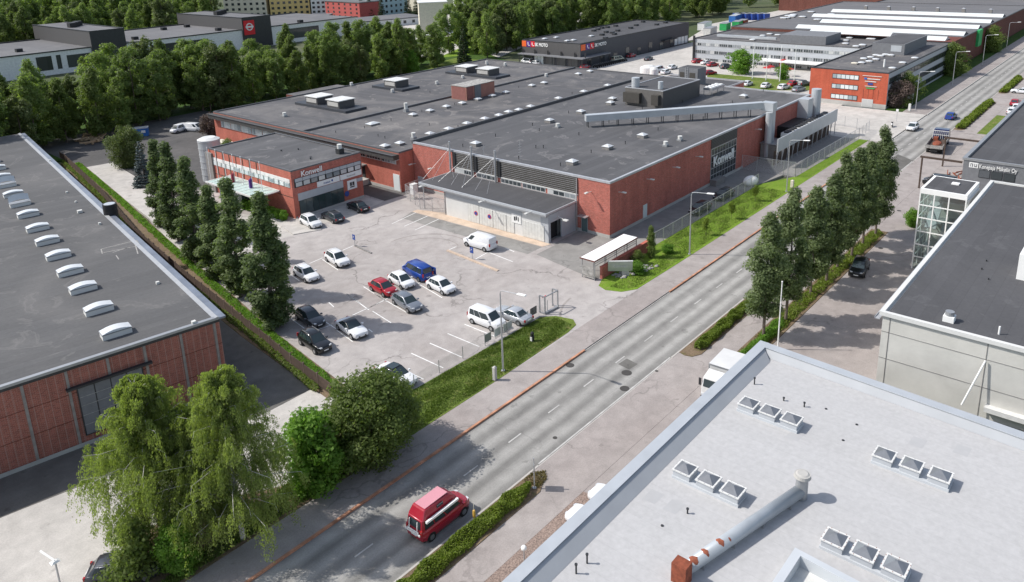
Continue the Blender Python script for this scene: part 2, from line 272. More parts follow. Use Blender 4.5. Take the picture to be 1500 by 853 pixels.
# ------------------------------------------------------------ object helpers
ORG={}
def tag(o,label=None,cat=None,group=None,kind=None):
    if label: o['label']=label
    if cat: o['category']=cat
    if group: o['group']=group
    if kind: o['kind']=kind
    return o
def thing(name,label,cat,loc=(0,0,0),rz=0,group=None):
    o=bpy.data.objects.new(name,None); S.collection.objects.link(o); o.location=loc; o.rotation_euler=(0,0,rz); o.empty_display_size=.5
    ORG[o.name]=tuple(loc); return tag(o,label,cat,group)
class MB:
    def __init__(s): s.v=[]; s.f=[]
    def add(s,vs,fs):
        b=len(s.v); s.v+= [tuple(v) for v in vs]; s.f+=[tuple(b+i for i in f) for f in fs]; return s
    def box(s,x0,x1,y0,y1,z0,z1):
        if x0>x1:x0,x1=x1,x0
        if y0>y1:y0,y1=y1,y0
        return s.prism([(x0,y0),(x1,y0),(x1,y1),(x0,y1)],z0,z1)
    def prism(s,poly,z0,z1,poly2=None):
        n=len(poly); p2=poly2 or poly
        vs=[(x,y,z0) for x,y in poly]+[(x,y,z1) for x,y in p2]
        fs=[tuple(range(n-1,-1,-1)),tuple(range(n,2*n))]+[(i,(i+1)%n,n+(i+1)%n,n+i) for i in range(n)]
        return s.add(vs,fs)
    def cyl(s,x,y,z0,z1,r,r2=None,n=16,cap=True):
        r2=r if r2 is None else r2
        return s.prism([(x+r*math.cos(2*math.pi*i/n),y+r*math.sin(2*math.pi*i/n)) for i in range(n)],z0,z1,[(x+r2*math.cos(2*math.pi*i/n),y+r2*math.sin(2*math.pi*i/n)) for i in range(n)])
    def tube(s,pts,rs,n=8):
        pts=[Vector(p) for p in pts]
        if not isinstance(rs,(list,tuple)): rs=[rs]*len(pts)
        b=len(s.v)
        for i,p in enumerate(pts):
            d=(pts[min(i+1,len(pts)-1)]-pts[max(i-1,0)])
            d.normalize(); a=Vector((0,0,1)) if abs(d.z)<.9 else Vector((1,0,0)); u=d.cross(a); u.normalize(); w_=d.cross(u)
            for k in range(n):
                t=2*math.pi*k/n; q=p+(u*math.cos(t)+w_*math.sin(t))*rs[i]; s.v.append(tuple(q))
        for i in range(len(pts)-1):
            for k in range(n):
                s.f.append((b+i*n+k,b+i*n+(k+1)%n,b+(i+1)*n+(k+1)%n,b+(i+1)*n+k))
        s.f.append(tuple(b+k for k in range(n-1,-1,-1))); e=b+(len(pts)-1)*n; s.f.append(tuple(e+k for k in range(n))); return s
    def bar(s,p,q,w=.1,h=None):
        h=h or w; p=Vector(p); q=Vector(q); d=(q-p).normalized(); a=Vector((0,0,1)) if abs(d.z)<.95 else Vector((1,0,0))
        u=d.cross(a).normalized()*w/2; v=u.cross(d).normalized()*h/2
        vs=[p-u-v,p+u-v,p+u+v,p-u+v,q-u-v,q+u-v,q+u+v,q-u+v]
        return s.add(vs,[(3,2,1,0),(4,5,6,7),(0,1,5,4),(1,2,6,5),(2,3,7,6),(3,0,4,7)])
    def quad(s,*p): return s.add(p,[tuple(range(len(p)))])
    def ellip(s,c,r,nu=14,nv=8,z0=-1.):
        b=len(s.v); rows=[]
        for j in range(nv+1):
            t=math.asin(max(-1,min(1,z0+(1-z0)*j/nv))) if z0>-1 else -math.pi/2+math.pi*j/nv
            row=[]
            for i in range(nu):
                a=2*math.pi*i/nu; s.v.append((c[0]+r[0]*math.cos(t)*math.cos(a),c[1]+r[1]*math.cos(t)*math.sin(a),c[2]+r[2]*math.sin(t))); row.append(len(s.v)-1)
            rows.append(row)
        for j in range(nv):
            for i in range(nu): s.f.append((rows[j][i],rows[j][(i+1)%nu],rows[j+1][(i+1)%nu],rows[j+1][i]))
        return s
    def build(s,name,mat,parent=None,local=False,smooth=False,bevel=0,label=None):
        me=bpy.data.meshes.new(name); v=s.v
        if parent is not None:
            org=ORG[parent.name]
            if not local: v=[(a-org[0],b-org[1],c-org[2]) for a,b,c in v]
        me.from_pydata(v,[],s.f); me.materials.append(M[mat] if isinstance(mat,str) else mat)
        if smooth:
            for p in me.polygons: p.use_smooth=True
        o=bpy.data.objects.new(name,me); S.collection.objects.link(o)
        if parent is not None: o.parent=parent; ORG[o.name]=ORG[parent.name]
        else: ORG[o.name]=(0,0,0)
        if bevel:
            b=o.modifiers.new('bevel','BEVEL'); b.width=bevel; b.segments=2; b.limit_method='ANGLE'; b.angle_limit=math.radians(35)
        if label: o['label']=label
        return o
def struct(name,mb,mat,smooth=False): return tag(mb.build(name,mat,smooth=smooth),kind='structure')
def one(name,mb,mat,label,cat,group=None,**k): return tag(mb.build(name,mat,**k),label,cat,group)
def tree_copy(o,loc,rz=0,label=None,group=None,scale=None):
    r=o.copy(); S.collection.objects.link(r); r.location=loc; r.rotation_euler=(0,0,rz); ORG[r.name]=tuple(loc)
    if scale: r.scale=scale
    if label: r['label']=label
    if group: r['group']=group
    def rec(src,dst):
        for c in src.children:
            d=c.copy(); S.collection.objects.link(d); d.parent=dst; rec(c,d)
    rec(o,r); return r
def text(body,name,size,mat,origin,xdir,ydir,parent=None,depth=.04,bold=.0,align='LEFT',sx=1.0,local=False):
    cu=bpy.data.curves.new(name,'FONT'); cu.body=body; cu.size=size; cu.extrude=depth/2; cu.offset=bold; cu.align_x=align
    t=bpy.data.objects.new(name+'_tmp',cu); S.collection.objects.link(t)
    bpy.context.view_layer.update(); dg=bpy.context.evaluated_depsgraph_get(); me=bpy.data.meshes.new_from_object(t.evaluated_get(dg))
    S.collection.objects.unlink(t); bpy.data.objects.remove(t)
    X=Vector(xdir).normalized(); Y=Vector(ydir).normalized(); Z=X.cross(Y); o=Vector(origin); org=Vector(ORG[parent.name]) if (parent and not local) else Vector((0,0,0))
    for v in me.vertices:
        c=v.co.copy(); v.co=o+X*c.x*sx+Y*c.y+Z*c.z-org
    me.materials.clear(); me.materials.append(M[mat]); ob=bpy.data.objects.new(name,me); S.collection.objects.link(ob)
    if parent: ob.parent=parent; ORG[ob.name]=ORG[parent.name]
    return ob
# ================================================================== GROUND
def slab(name,poly,top,mat,bot=-.35): return struct(name,MB().prism(poly,bot,top),mat)
def rect(x0,x1,y0,y1): return [(x0,y0),(x1,y0),(x1,y1),(x0,y1)]
gb=MB(); gb.quad((-2500,-2500,-.36),(4000,-2500,-.36),(4000,4000,-.36),(-2500,4000,-.36)); struct('ground',gb,'far_ground')
slab('street',rect(-25,700,33.8,41.3),-.10,'street_asphalt')
slab('sidewalk',rect(-25,158,41.45,44.6),.02,'walk_asphalt')
slab('sidewalk',rect(188,700,41.45,46.5),.02,'walk_asphalt')
slab('side_street',rect(158.02,188,41.45,60),-.02,'concrete_ground')
slab('parking_lot',[(37,44.62),(84.5,44.62),(84.5,100),(76.2,125),(58,134),(54,118),(50,122),(43,95),(38.6,70),(36.6,54)],.0,'lot_asphalt')
slab('driveway',[(43,94),(49,117),(55.5,160),(60.6,159),(57.3,134),(56.4,118),(61,103),(61,94)],.008,'concrete_ground')
slab('yard',[(55.3,160),(60.6,159),(57.6,134),(62.9,124.4),(81.5,124.4),(81.5,157),(100,160),(98,192),(56,192)],.004,'dark_asphalt')
slab('forecourt',[(-15,44.62),(24,44.62),(34,50),(36.4,54),(35.8,57.5),(30.9,57.5),(13,61),(-15,66)],.0,'concrete_ground')
slab('service_lane',[(-15,66.02),(13,61.02),(30.9,57.52),(35.8,57.52),(36.6,62),(38,75),(41.5,97),(45,118),(51.5,155),(53.5,175),(46,176),(30,66),(14,69),(-15,73)],.0,'patch_asphalt')  # lane asphalt, with the warehouse's cast shadow put into its dark colour and outline
slab('grass_verge',[(24.02,44.62),(37.5,44.62),(47.7,44.62),(59.4,44.9),(61.3,45.2),(62.1,46.2),(61.6,48.2),(60.4,49.4),(42.4,49.7),(36.7,50.4),(36.6,53.5),(34,50)],.03,'grass')
slab('grass_verge',[(72.9,49.7),(70.9,48.9),(70.4,47.6),(71.1,45.8),(72.8,44.75),(84.8,44.62),(158,44.62),(158,46.4),(127,46.8),(119,50.1),(88,50.1)],.03,'grass_bright')
slab('grass_verge',rect(189.2,420,46.52,50.3),.03,'grass_dark')
slab('side_lane',[(72,50.12),(88,50.12),(119,50.12),(126.5,49),(126.5,56.4),(84.5,56.4),(84.5,61),(74,61)],.01,'grey_asphalt')
slab('service_yard',[(126.52,46.85),(158,46.42),(158,56.4),(126.52,56.4)],.01,'concrete_dark')
slab('court',[(158.02,60.02),(189.3,60.02),(236,60.02),(236,150),(200,165),(168.2,156),(168.2,96),(158.02,96)],.0,'concrete_ground')
slab('yard',[(202,96),(330,96),(330,146),(276,146),(202,146),(196,158),(199,172),(175,172),(168,156.02)],.004,'concrete_ground')
slab('grass_verge',[(206,67.5),(214,67.5),(214,108),(198,100),(196,84)],.05,'grass')
slab('grass_verge',[(168,174),(200,174),(200,200),(180,196)],.05,'grass')
# right of the street
slab('sidewalk',rect(-25,330,29.2,33.65),.02,'walk_asphalt')
slab('parking_strip',rect(40.3,62,18,29.18),.015,'walk_asphalt')
slab('parking_strip',[(62.02,15),(135,15),(330,15),(330,29.18),(108.8,29.18),(108.8,27),(62.02,27)],.012,'walk_asphalt')
slab('planting_bed',rect(62.02,108.6,27.02,29.18),.06,'soil')
slab('gravel_strip',[(10,22),(40.28,22),(40.28,29.18),(10,29.18)],.03,'gravel')
slab('grass_verge',rect(175,195,27.2,29.1),.05,'grass')
for x0,x1 in ((8,39.4),(62.6,82),(176,210.5),(222,248.5),(262,278)):
    n=10; pl=[(x0+1.2,31.7),(x1-1.2,31.7),(x1-.2,32.2),(x1,32.9),(x1-.2,33.6),(x0+.2,33.6),(x0,32.9),(x0+.2,32.2)]
    slab('planting_bed',pl,.07,'soil')
# kerbs
kb=MB(); kb.box(-25,57.5,41.3,41.5,-.2,.045); kb.box(74.5,158,41.3,41.5,-.2,.045); struct('kerb',kb,'kerb_orange')
kb=MB(); kb.box(57.52,74.48,41.3,41.46,-.2,-.07); kb.box(188,600,41.3,41.5,-.2,.045); struct('kerb',kb,'kerb')
kb=MB()
for a,b,t in ((-25,40.5,.045),(40.52,61.5,-.07),(61.52,84,.045),(84.02,148,-.07),(148.02,180,.045),(180.02,206,-.07),(206.02,228,.045),(228.02,600,-.07)): kb.box(a,b,33.64,33.8,-.2,t)
struct('kerb',kb,'kerb')
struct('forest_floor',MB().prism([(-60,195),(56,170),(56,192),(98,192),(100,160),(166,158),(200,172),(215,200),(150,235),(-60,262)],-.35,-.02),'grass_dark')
# worn patches, ramps, repair strips
def sheet(name,pts,z,mat): return struct(name,MB().quad(*[(x,y,z) for x,y in pts]),mat)
g2=lambda *p:[G(*q)[:2] for q in p]
sheet('asphalt_patch',[(75.2,61.2),(77.3,61.2),(77.4,87.2),(75.0,87.2)],.008,'grey_asphalt') if False else None
slab('loading_ramp',[(76.6,62),(77.95,61.6),(78.6,82.5),(77.0,87.4),(75.9,87.4),(76.1,78)],.02,'ramp_concrete')
sheet('asphalt_patch',[(73.4,62),(76.55,62),(76.0,78),(75.8,87.4),(72.9,86.4)],.006,'grey_asphalt')
sheet('asphalt_patch',[(76.8,95.0),(82.0,94.6),(82.2,107),(77.3,108)],.006,'dark_asphalt')
sheet('asphalt_patch',[(68.4,93.2),(76.4,95.0),(76.1,99.3),(63.2,99.3),(62.4,95)],.006,'concrete_ground')
sheet('asphalt_patch',[(78.0,56.8),(84.3,56.8),(84.3,61.5),(78.1,61.5)],.016,'grey_asphalt')
sheet('asphalt_patch',[(135.5,33.85),(148,33.85),(151,37.3),(139,37.3)],-.094,'patch_asphalt')
sheet('asphalt_patch',[(57.2,35.9),(58.6,35.8),(58.8,37.2),(57.4,37.3)],-.094,'patch_asphalt')
sheet('asphalt_patch',[(100,50.3),(126,50.3),(126,56.2),(100,56.2)],.016,'dark_asphalt') if False else None
slab('footpath',[(58.7,94.0),(60.4,102.5),(62.8,104),(62.85,99.7),(63.4,99.3),(62.2,95),(62.5,92.3)],.10,'concrete_ground')
rb=MB()
for i in range(60):
    x=rnd(74,80); y=49.3-rnd(0,1.6)-(x-74)*.28; r=rnd(.12,.4); rb.ellip((x,y,.08),(r,r*.8,r*.5),6,4)
tag(struct('stone_bed',rb,'rubble'),kind='stuff')
tm=MB()
def arc(cx,cy,r,a0,a1,w_,z=.006,n=14):
    for i in range(n):
        a,b=(math.radians(a0+(a1-a0)*k/n) for k in (i,i+1))
        tm.quad(*[(cx+rr*math.cos(t),cy+rr*math.sin(t),z) for rr,t in ((r,a),(r,b),(r+w_,b),(r+w_,a))])
arc(66,74,6.2,-40,95,.22); arc(66,74,4.6,-30,80,.2); arc(67,41.5,8,95,150,.25,.007); struct('tyre_marks',tm,'tyre_mark')
# ---- painted markings
mk=MB()
def line(p,q,w_=.12,z=.010,mb=None):
    p=Vector(p);q=Vector(q);d=(q-p).normalized();n=Vector((-d.y,d.x))*w_/2
    (mb or mk).quad((p.x+n.x,p.y+n.y,z),(p.x-n.x,p.y-n.y,z),(q.x-n.x,q.y-n.y,z),(q.x+n.x,q.y+n.y,z))
for i in range(7): line((46.26+i*2.602-2.602*1,54.95),(46.26+i*2.602-2.602,50.3))
def pl(a,b,w_=.12): line(G(*a)[:2],G(*b)[:2],w_)
o2=lambda x,y:(400+x/7.48,330+y/7.48); o3=lambda x,y:(400+x/7.48,430+y/7.48); o4=lambda x,y:(530+x/7.48,360+y/7.48); o5=lambda x,y:(560+x/7.48,270+y/7.48)
for a,b in (((400,420),(540,360)),((540,375),(712,492)),((160,520),(290,612)),((760,278),(880,225)),((992,675),(1250,840)),((805,757),(960,860))): pl(o2(*a),o2(*b))
for a,b in (((870,240),(1225,75)),((805,10),(1050,180)),((1090,195),(1292,323)),((1100,0),(1490,225)),((190,272),(345,385)),((610,98),(665,148)),((555,300),(690,388)),((500,395),(640,345)),((700,405),(872,528)),((1045,390),(1090,425))): pl(o3(*a),o3(*b))
for a,b in (((590,400),(880,572)),((60,690),(290,575)),((590,420),(690,395))): pl(o4(*a),o4(*b))
for a,b in (((105,435),(370,310)),((240,462),(495,350)),((360,502),(620,382)),((715,725),(810,685)),((1020,822),(1160,745)),((1160,745),(1430,850)),((1350,700),(1445,740)),((1030,495),(1080,470))): pl(o5(*a),o5(*b))
for a,b in (((1198,441),(1250,475)),((1167,472),(1208,499)),((1151,488),(1205,525)),((1275,385),(1310,365)),((1232,425),(1275,452))): pl(a,b)
struct('road_marking',mk,'marking')
mk=MB()
x=20.0
while x<330:
    line((x,37.62),(x+1.6,37.62),.12,-.090,mk); x+=5.35
line((40.8,33.95),(61.6,33.95),.14,-.090,mk); line((84.5,33.95),(147.5,33.95),.14,-.09,mk); line((160,41.1),(187,41.1),.14,-.09,mk)
struct('road_marking',mk,'marking_worn')
mk=MB()
for (px,py,r,z) in ((835,534,.42,-.088),(918,545,.5,-.088),(915,568,.45,-.088),(962,544,.16,.03),(456,487-30,.35,.008),(1317,309,.3,.02),(1336,314,.3,.02),(1290,364,.3,.02),(813,640,.2,-.088)):
    c=G(px,py); mk.cyl(c[0],c[1],z-.02,z,r,n=18)
struct('manhole_cover',mk,'manhole')

# ================================================================== BUILDINGS
def building(name,label,x0,x1,y0,y1,h,wall,roof,cope,cat='building',par=.28,over=.0,cw=.3,wallname='wall'):
    r=thing(name,label,cat,(x0,y0,0))
    MB().box(x0,x1,y0,y1,-.3,h-par).build(wallname,wall,r)
    MB().quad((x0+cw,y0+cw,h-par+.02),(x1-cw,y0+cw,h-par+.02),(x1-cw,y1-cw,h-par+.02),(x0+cw,y1-cw,h-par+.02)).build('roof',roof,r)
    c=MB(); o=over
    c.box(x0-o,x1+o,y0-o,y0+cw,h-par,h); c.box(x0-o,x1+o,y1-cw,y1+o,h-par,h); c.box(x0-o,x0+cw,y0+cw,y1-cw,h-par,h); c.box(x1-cw,x1+o,y0+cw,y1-cw,h-par,h)
    c.build('coping',cope,r); return r
def face_box(mb,axis,c,a0,a1,z0,z1,d,out=-1):
    # a slab d thick standing proud of the facade plane (axis='x': plane x=c, spans y a0..a1)
    lo,hi=sorted((c,c+out*d))
    if axis=='x': mb.box(lo,hi,a0,a1,z0,z1)
    else: mb.box(a0,a1,lo,hi,z0,z1)
    return mb
def window(parent,axis,c,a0,a1,z0,z1,out=-1,n=1,frame='dark_metal',pane='window_mixed',fw=.07,name='window',gap=.0,rows=1,pn='pane'):
    if a0>a1:a0,a1=a1,a0
    f=face_box(MB(),axis,c,a0,a1,z0,z1,.06,out).build(name,frame,parent)
    p=MB(); w_=(a1-a0-fw)/n; hh=(z1-z0-fw)/rows
    for k in range(n):
        for j in range(rows): face_box(p,axis,c+out*.055,a0+fw+w_*k,a0+w_*(k+1),z0+fw+hh*j,z0+hh*(j+1),.02,out)
    p.build(pn,pane,f); return f
def skylight(parent,x,y,z,sx=1.3,sy=1.3,h=.45,dome='dome_white',curb='concrete_dark',top='pyr',name='skylight'):
    b=MB().box(x-sx/2,x+sx/2,y-sy/2,y+sy/2,z,z+h).build(name,curb,parent)
    d=MB(); a=.9
    if top=='pyr': d.prism([(x-sx*.54,y-sy*.54),(x+sx*.54,y-sy*.54),(x+sx*.54,y+sy*.54),(x-sx*.54,y+sy*.54)],z+h,z+h+.06); d.prism([(x-sx*.5,y-sy*.5),(x+sx*.5,y-sy*.5),(x+sx*.5,y+sy*.5),(x-sx*.5,y+sy*.5)],z+h+.06,z+h+.3,[(x-sx*.18,y-sy*.18),(x+sx*.18,y-sy*.18),(x+sx*.18,y+sy*.18),(x-sx*.18,y+sy*.18)])
    else: d.ellip((x,y,z+h),(sx*.55,sy*.55,.25),12,4,0.)
    d.build('dome',dome,b); return b
def pipe(parent,x,y,z,h=.6,r=.06,mat='dark_metal',cap=True,name='vent_pipe'):
    m=MB().cyl(x,y,z,z+h,r,n=8)
    if cap: m.cyl(x,y,z+h,z+h+.08,r*1.7,n=8)
    return m.build(name,mat,parent)
def fanbox(parent,x,y,z,s=.9,h=.8,mat='offwhite'):
    b=MB().box(x-s/2,x+s/2,y-s/2,y+s/2,z,z+h*.35).build('roof_vent','grey_metal',parent)
    MB().cyl(x,y,z+h*.35,z+h,s*.42,s*.46,12).build('vent_hood',mat,b); return b
def at_roof(px,py,z): return G(px,py,z)[:2]

# ---- the big brick hall with the name on it
H0=thing('factory_hall','long red brick factory hall with louvred upper wall and big white lettering on one side','factory',(84.5,56.4,0))
hz=8.2; X0,X1,Y0,Y1=84.5,157.2,56.4,96.0
MB().box(X0,X1,Y0,Y1,-.3,7.9).build('wall','brick_red',H0)
MB().box(X0-.02,X0+.4,Y0-.0,61.6,.35,7.9).build('wall','brick_bright',H0) if False else None
MB().box(X0-.04,X0+.3,Y0-.04,61.7,.0,.45).build('plinth','concrete',H0)
face_box(MB(),'y',Y0,X0-.04,126.5,0,.45,.06).build('plinth','concrete',H0)
face_box(MB(),'x',X0,61.72,Y1,0,.45,.06).build('plinth','concrete',H0)
MB().quad((X0+.3,Y0+.3,7.95),(X1-.3,Y0+.3,7.95),(X1-.3,Y1-.3,7.95),(X0+.3,Y1-.3,7.95)).build('roof','roof_dark',H0)
c=MB(); c.box(X0-.08,X1+.08,Y0-.08,Y0+.3,7.9,8.2); c.box(X0-.08,X0+.3,Y0+.3,Y1,7.9,8.2); c.box(X1-.3,X1+.08,Y0+.3,76,7.9,8.2); c.build('coping','coping_light',H0)
c=MB(); c.box(X0-.08,X1,Y1-.15,Y1+.2,7.9,8.45); c.build('parapet','coping',H0)
# louvred band and ribbon windows over the canopy roof
lv=MB(); face_box(lv,'x',X0,61.8,86.6,5.45,7.88,.05); lvo=lv.build('louver_band','louver_dark',H0)
ls=MB()
for k in range(8): face_box(ls,'x',X0-.05,61.85,86.5,5.66+k*.29,5.69+k*.29,.02)
ls.build('louver_slat','coping_light',lvo)
for y in (86.3,81.6,76.7): face_box(MB(),'x',X0-.05,y-.45,y+.1,5.4,7.85,.16).build('louver_post','dark_metal',lvo)
face_box(MB(),'x',X0,61.75,86.6,5.30,5.45,.12).build('sill_band','coping_pale',H0)
for a,b,n in ((62.1,67.2,5),(67.6,72.0,5),(72.2,76.3,5),(77.0,81.4,4),(82.0,86.2,4)): window(H0,'x',X0,a,b,4.55,5.28,n=n,frame='white_panel',pane='window_mixed',fw=.09)
for y in (88.5,)[:0]: pass
window(H0,'x',X0,93.9,95.2,.05,2.3,frame='white_panel',pane='window_pale',name='door',pn='door_panel')
window(H0,'x',X0,60.1,61.2,.05,2.3,frame='galv',pane='window_green',name='door',pn='door_panel')
face_box(MB(),'x',X0,59.9,61.4,2.45,2.55,.9).build('door_canopy','galv',H0)
for y,z in ((59.5,6.22),(96.2-.6,4.42),(90.9,4.46)): 
    m=MB(); m.bar((X0,y,z),(X0-.9,y,z+.12),.07); m.box(X0-1.5,X0-.85,y-.16,y+.16,z+.06,z+.2); m.build('wall_lamp','offwhite',H0)
for x in (86.6,94.0,101.5,108.8,130.9):
    m=MB(); m.bar((x,Y0,6.2),(x,Y0-.7,6.3),.07); m.box(x-.16,x+.16,Y0-1.25,Y0-.65,6.24,6.38); m.build('wall_lamp','offwhite',H0)
window(H0,'y',Y0,93.1,94.2,.3,2.4,frame='coping_pale',pane='window_pale',name='door',pn='door_panel')
MB().tube([(X0-.15,61.9,0.2),(X0-.15,61.9,7.8)],.07).build('downpipe','galv',H0)
# glazed bay with the big name
face_box(MB(),'y',Y0,114.0,123.6,6.25,7.85,.05).build('louver_band','louver_dark',H0)
ls=MB()
for k in range(6): face_box(ls,'y',Y0-.05,114.05,123.5,6.35+k*.25,6.41+k*.25,.04)
ls.build('louver_slat','coping',H0)
gz=window(H0,'y',Y0,114.1,123.5,.45,6.2,n=9,rows=5,frame='galv',pane='window_dark',fw=.13,name='glazed_bay')
text('Konwell','sign_lettering',2.3,'white',(114.4,Y0-.32,3.2),(1,0,0),(0,0,1),H0,.12,.04,sx=1.0)
MB().box(114.0,117.3,Y0-1.2,Y0-.02,-.02,1.0).build('steps','concrete_dark',H0)
# masts and cables carrying the gate canopy
for y,z in ((86.85,9.6),(82.1,9.5),(77.1,9.6)):
    m=MB(); m.cyl(X0-.35,y,4.4,z,.16,n=12); mo=m.build('mast','galv',H0)
    cb=MB()
    for dx,dy in ((-5.2,2.6),(-5.2,-.2),(-5.4,-2.8)) if y<86 else ((-5.6,.9),(-5.2,-.8),(-2.2,-2.5)): cb.tube([(X0-.35,y,z-1.1),(X0+dx,y+dy,4.5)],.022,5)
    cb.build('cable','galv',mo)
# roof furniture of the hall
for px,py in ((838,240),(890,218),(805,179),(851,166),(941,201),(697,213),(1089,143),(894,153),(897,147)):
    x,y=at_roof(px,py,8.0); skylight(H0,x,y,7.96)
for px,py in ((817,187),(975,214),(996,206)):
    x,y=at_roof(px,py,8.0); fanbox(H0,x,y,7.96,.8,.8)
for px,py in ((678,215),(726,200),(780,184),(848,198),(821,243),(785,217),(796,217),(866,224),(872,171),(916,211),(964,191),(1073,151),(1118,134),(1030,175),(833,166),(790,192),(760,233),(1000,150),(892,180),(941,160)):
    x,y=at_roof(px,py,8.0); pipe(H0,x,y,7.96,.45,.06)
for px,py in ((762,236),(709,228)):
    x,y=at_roof(px,py,8.0); m=MB(); m.cyl(x,y,7.96,11.2 if px>720 else 9.7,.03,n=6)
    for k in range(5): m.bar((x-.35,y,9.0+k*.4 if px>720 else 9.0+k*.12),(x+.35,y,9.0+k*.4 if px>720 else 9.0+k*.12),.02)
    m.build('antenna','galv',H0)
plain('plant_front',(.125,.118,.11),.7,0,.1,1.5)
# plant room
P0=[124.9,140.6,72.0,80.4]
ph=MB().box(P0[0]-.0+5.3,P0[1],74.9-2.2,82.5,7.9,11.3)
x0,x1,y0,y1=130.3,145.2,74.9,83.4
pr_=MB().box(x0,x1,y0,y1,7.9,11.3).build('plant_room','anthracite',H0)
face_box(MB(),'y',y0,x0,x1,7.96,11.3,.03).build('cladding','charcoal_panel',pr_)
face_box(MB(),'x',x0,y0-.03,y1,7.96,11.3,.03).build('cladding','concrete_dark' if 0 else 'plant_front',pr_)
MB().quad((x0+.2,y0+.2,11.33),(x1-.2,y0+.2,11.33),(x1-.2,y1-.2,11.33),(x0+.2,y1-.2,11.33)).build('roof','roof_charcoal',pr_)
c=MB(); c.box(x0-.06,x1+.06,y0-.06,y0+.15,11.3,11.45); c.box(x0-.06,x1+.06,y1-.15,y1+.06,11.3,11.45); c.box(x0-.06,x0+.15,y0+.15,y1-.15,11.3,11.45); c.box(x1-.15,x1+.06,y0+.15,y1-.15,11.3,11.45); c.build('coping','coping_light',pr_)
MB().box(x0-1.0,x0-.04,79.6,83.3,8.6,10.6).build('louver_box','louver_dark',pr_); MB().box(x0-1.0,x0-.04,75.4,76.9,8.6,10.6).build('louver_box','louver_dark',pr_)
a=G(931,127,11.4); m=MB(); m.prism([(a[0]+.8*math.cos(t),a[1]+.8*math.sin(t)) for t in [k*math.pi/9 for k in range(18)]],11.3,13.2); m.build('exhaust_stack','duct_blue',pr_,smooth=False)
a=G(970,131,11.4); m=MB(); m.cyl(a[0]+.4,a[1]+.6,11.3,12.8,.5,n=16); m.build('exhaust_stack','duct_blue',pr_)
pr2=MB().box(157.0-.0,161.0,81.6,86.3,7.2,11.4).build('stair_house','grey_render',H0)
MB().quad((157.2,81.8,11.42),(160.8,81.8,11.42),(160.8,86.1,11.42),(157.2,86.1,11.42)).build('roof','roof_charcoal',pr2)
dd=MB(); face_box(dd,'x',157.0,82.2,83.6,8.0,10.4,.05); face_box(dd,'x',157.0,84.9,86,8.0,10.4,.05); dd.build('door','louver_dark',pr2)
ld=MB()
for k in range(9): face_box(ld,'x',156.9,84.05,84.5,8.0+k*.38,8.05+k*.38,.05)
face_box(ld,'x',156.9,84.0,84.05,7.9,11.6,.05); face_box(ld,'x',156.9,84.5,84.55,7.9,11.6,.05); ld.build('ladder','galv',pr2)
# condenser rack
fr=MB(); fr.box(146.3,151.9,72.6,74.6,9.1,9.6)
for x in (146.4,149,151.8):
    for y in (72.7,74.5): fr.bar((x,y,7.9),(x,y,9.1),.1)
fo=fr.build('condenser','galv',H0); fd=MB()
for i in range(4): 
    for yy in (73.15,74.1): fd.cyl(147+i*1.4,yy,9.6,9.75,.42,n=14)
fd.build('fan','white',fo)
# white round tanks at the roof edge
for px,py,r in ((808,112,.9),(812,110,.5),):
    pass
# inclined duct lying on trestles over the roof, then dropping outside the wall
d0=Vector((109.7,78.45,9.6)); d1=Vector((134.6,56.9,9.9))
ax=(d1-d0).normalized(); nn=Vector((-ax.y,ax.x,0)).normalized()
m=MB(); m.bar(d0,d1+ax*.2,1.3,1.15); du=m.build('duct','duct_blue',H0)
m=MB()
for k in range(12):
    p=d0+(d1-d0)*(k+.15)/12
    for s in (-.5,.5): m.bar(p+nn*s+Vector((0,0,-.6)),p+nn*s+Vector((0,0,7.95-p.z)),.1)
    m.bar(p+nn*.6+Vector((0,0,-.62)),p-nn*.6+Vector((0,0,-.62)),.1)
m.build('trestle','dark_metal',du)
e=d1
m=MB(); m.box(e.x-.4,e.x+1.4,54.6,e.y-.0,9.0,10.5); m.box(e.x+.3,e.x+1.4,54.8,56.2,3.2,9.0); m.build('duct_drop','duct_blue',du)
MB().tube([(e.x-.7,55.1,.6),(e.x-.7,55.1,8.6),(e.x-.7,55.1,8.9)],.62,16).build('dust_column','duct_blue',H0,smooth=False)
m=MB(); m.box(e.x-1.4,e.x+3.4,52.8,56.3,3.1,3.25); 
for x in (e.x-1.3,e.x+1,e.x+3.2): m.bar((x,52.9,0),(x,52.9,4.2),.1)
m.bar((e.x-1.4,52.85,4.2),(e.x+3.4,52.85,4.2),.06); m.build('platform','grey_metal',H0)
MB().box(e.x-1.2,e.x+3,53.4,56.2,-.1,3.0).build('annex','concrete_dark',H0)
MB().tube([(156.4,54.9,.2),(156.4,54.9,9.6)],.95,18).build('dust_column','duct_blue',H0)
MB().box(150.6,153.2,54.3,56.38,4.5,8.4).build('filter_house','duct_blue',H0)
MB().box(141.0,149.8,53.9,56.3,0,4.8).build('recess_shade','black',H0)  # solid black block, painted as the shade inside a wall opening
# low annex at the far side of the hall
an=building('brick_annex','low dark-roofed brick annex behind the long factory hall','x' if 0 else 150,171.5,76.1,92.0,7.6,'brick_red','roof_dark','coping_light') if False else None
MB().box(157.3,169.5,76.2,95.5,-.2,7.0).build('annex','brick_red',H0); 
MB().quad((157.4,76.4,7.03),(169.3,76.4,7.03),(169.3,95.3,7.03),(157.4,95.3,7.03)).build('roof','roof_charcoal',H0)
m=MB(); m.box(157.3,169.6,76.1,76.3,7.0,7.35); m.box(169.4,169.6,76.3,95.5,7.0,7.35); m.build('coping','coping_light',H0)

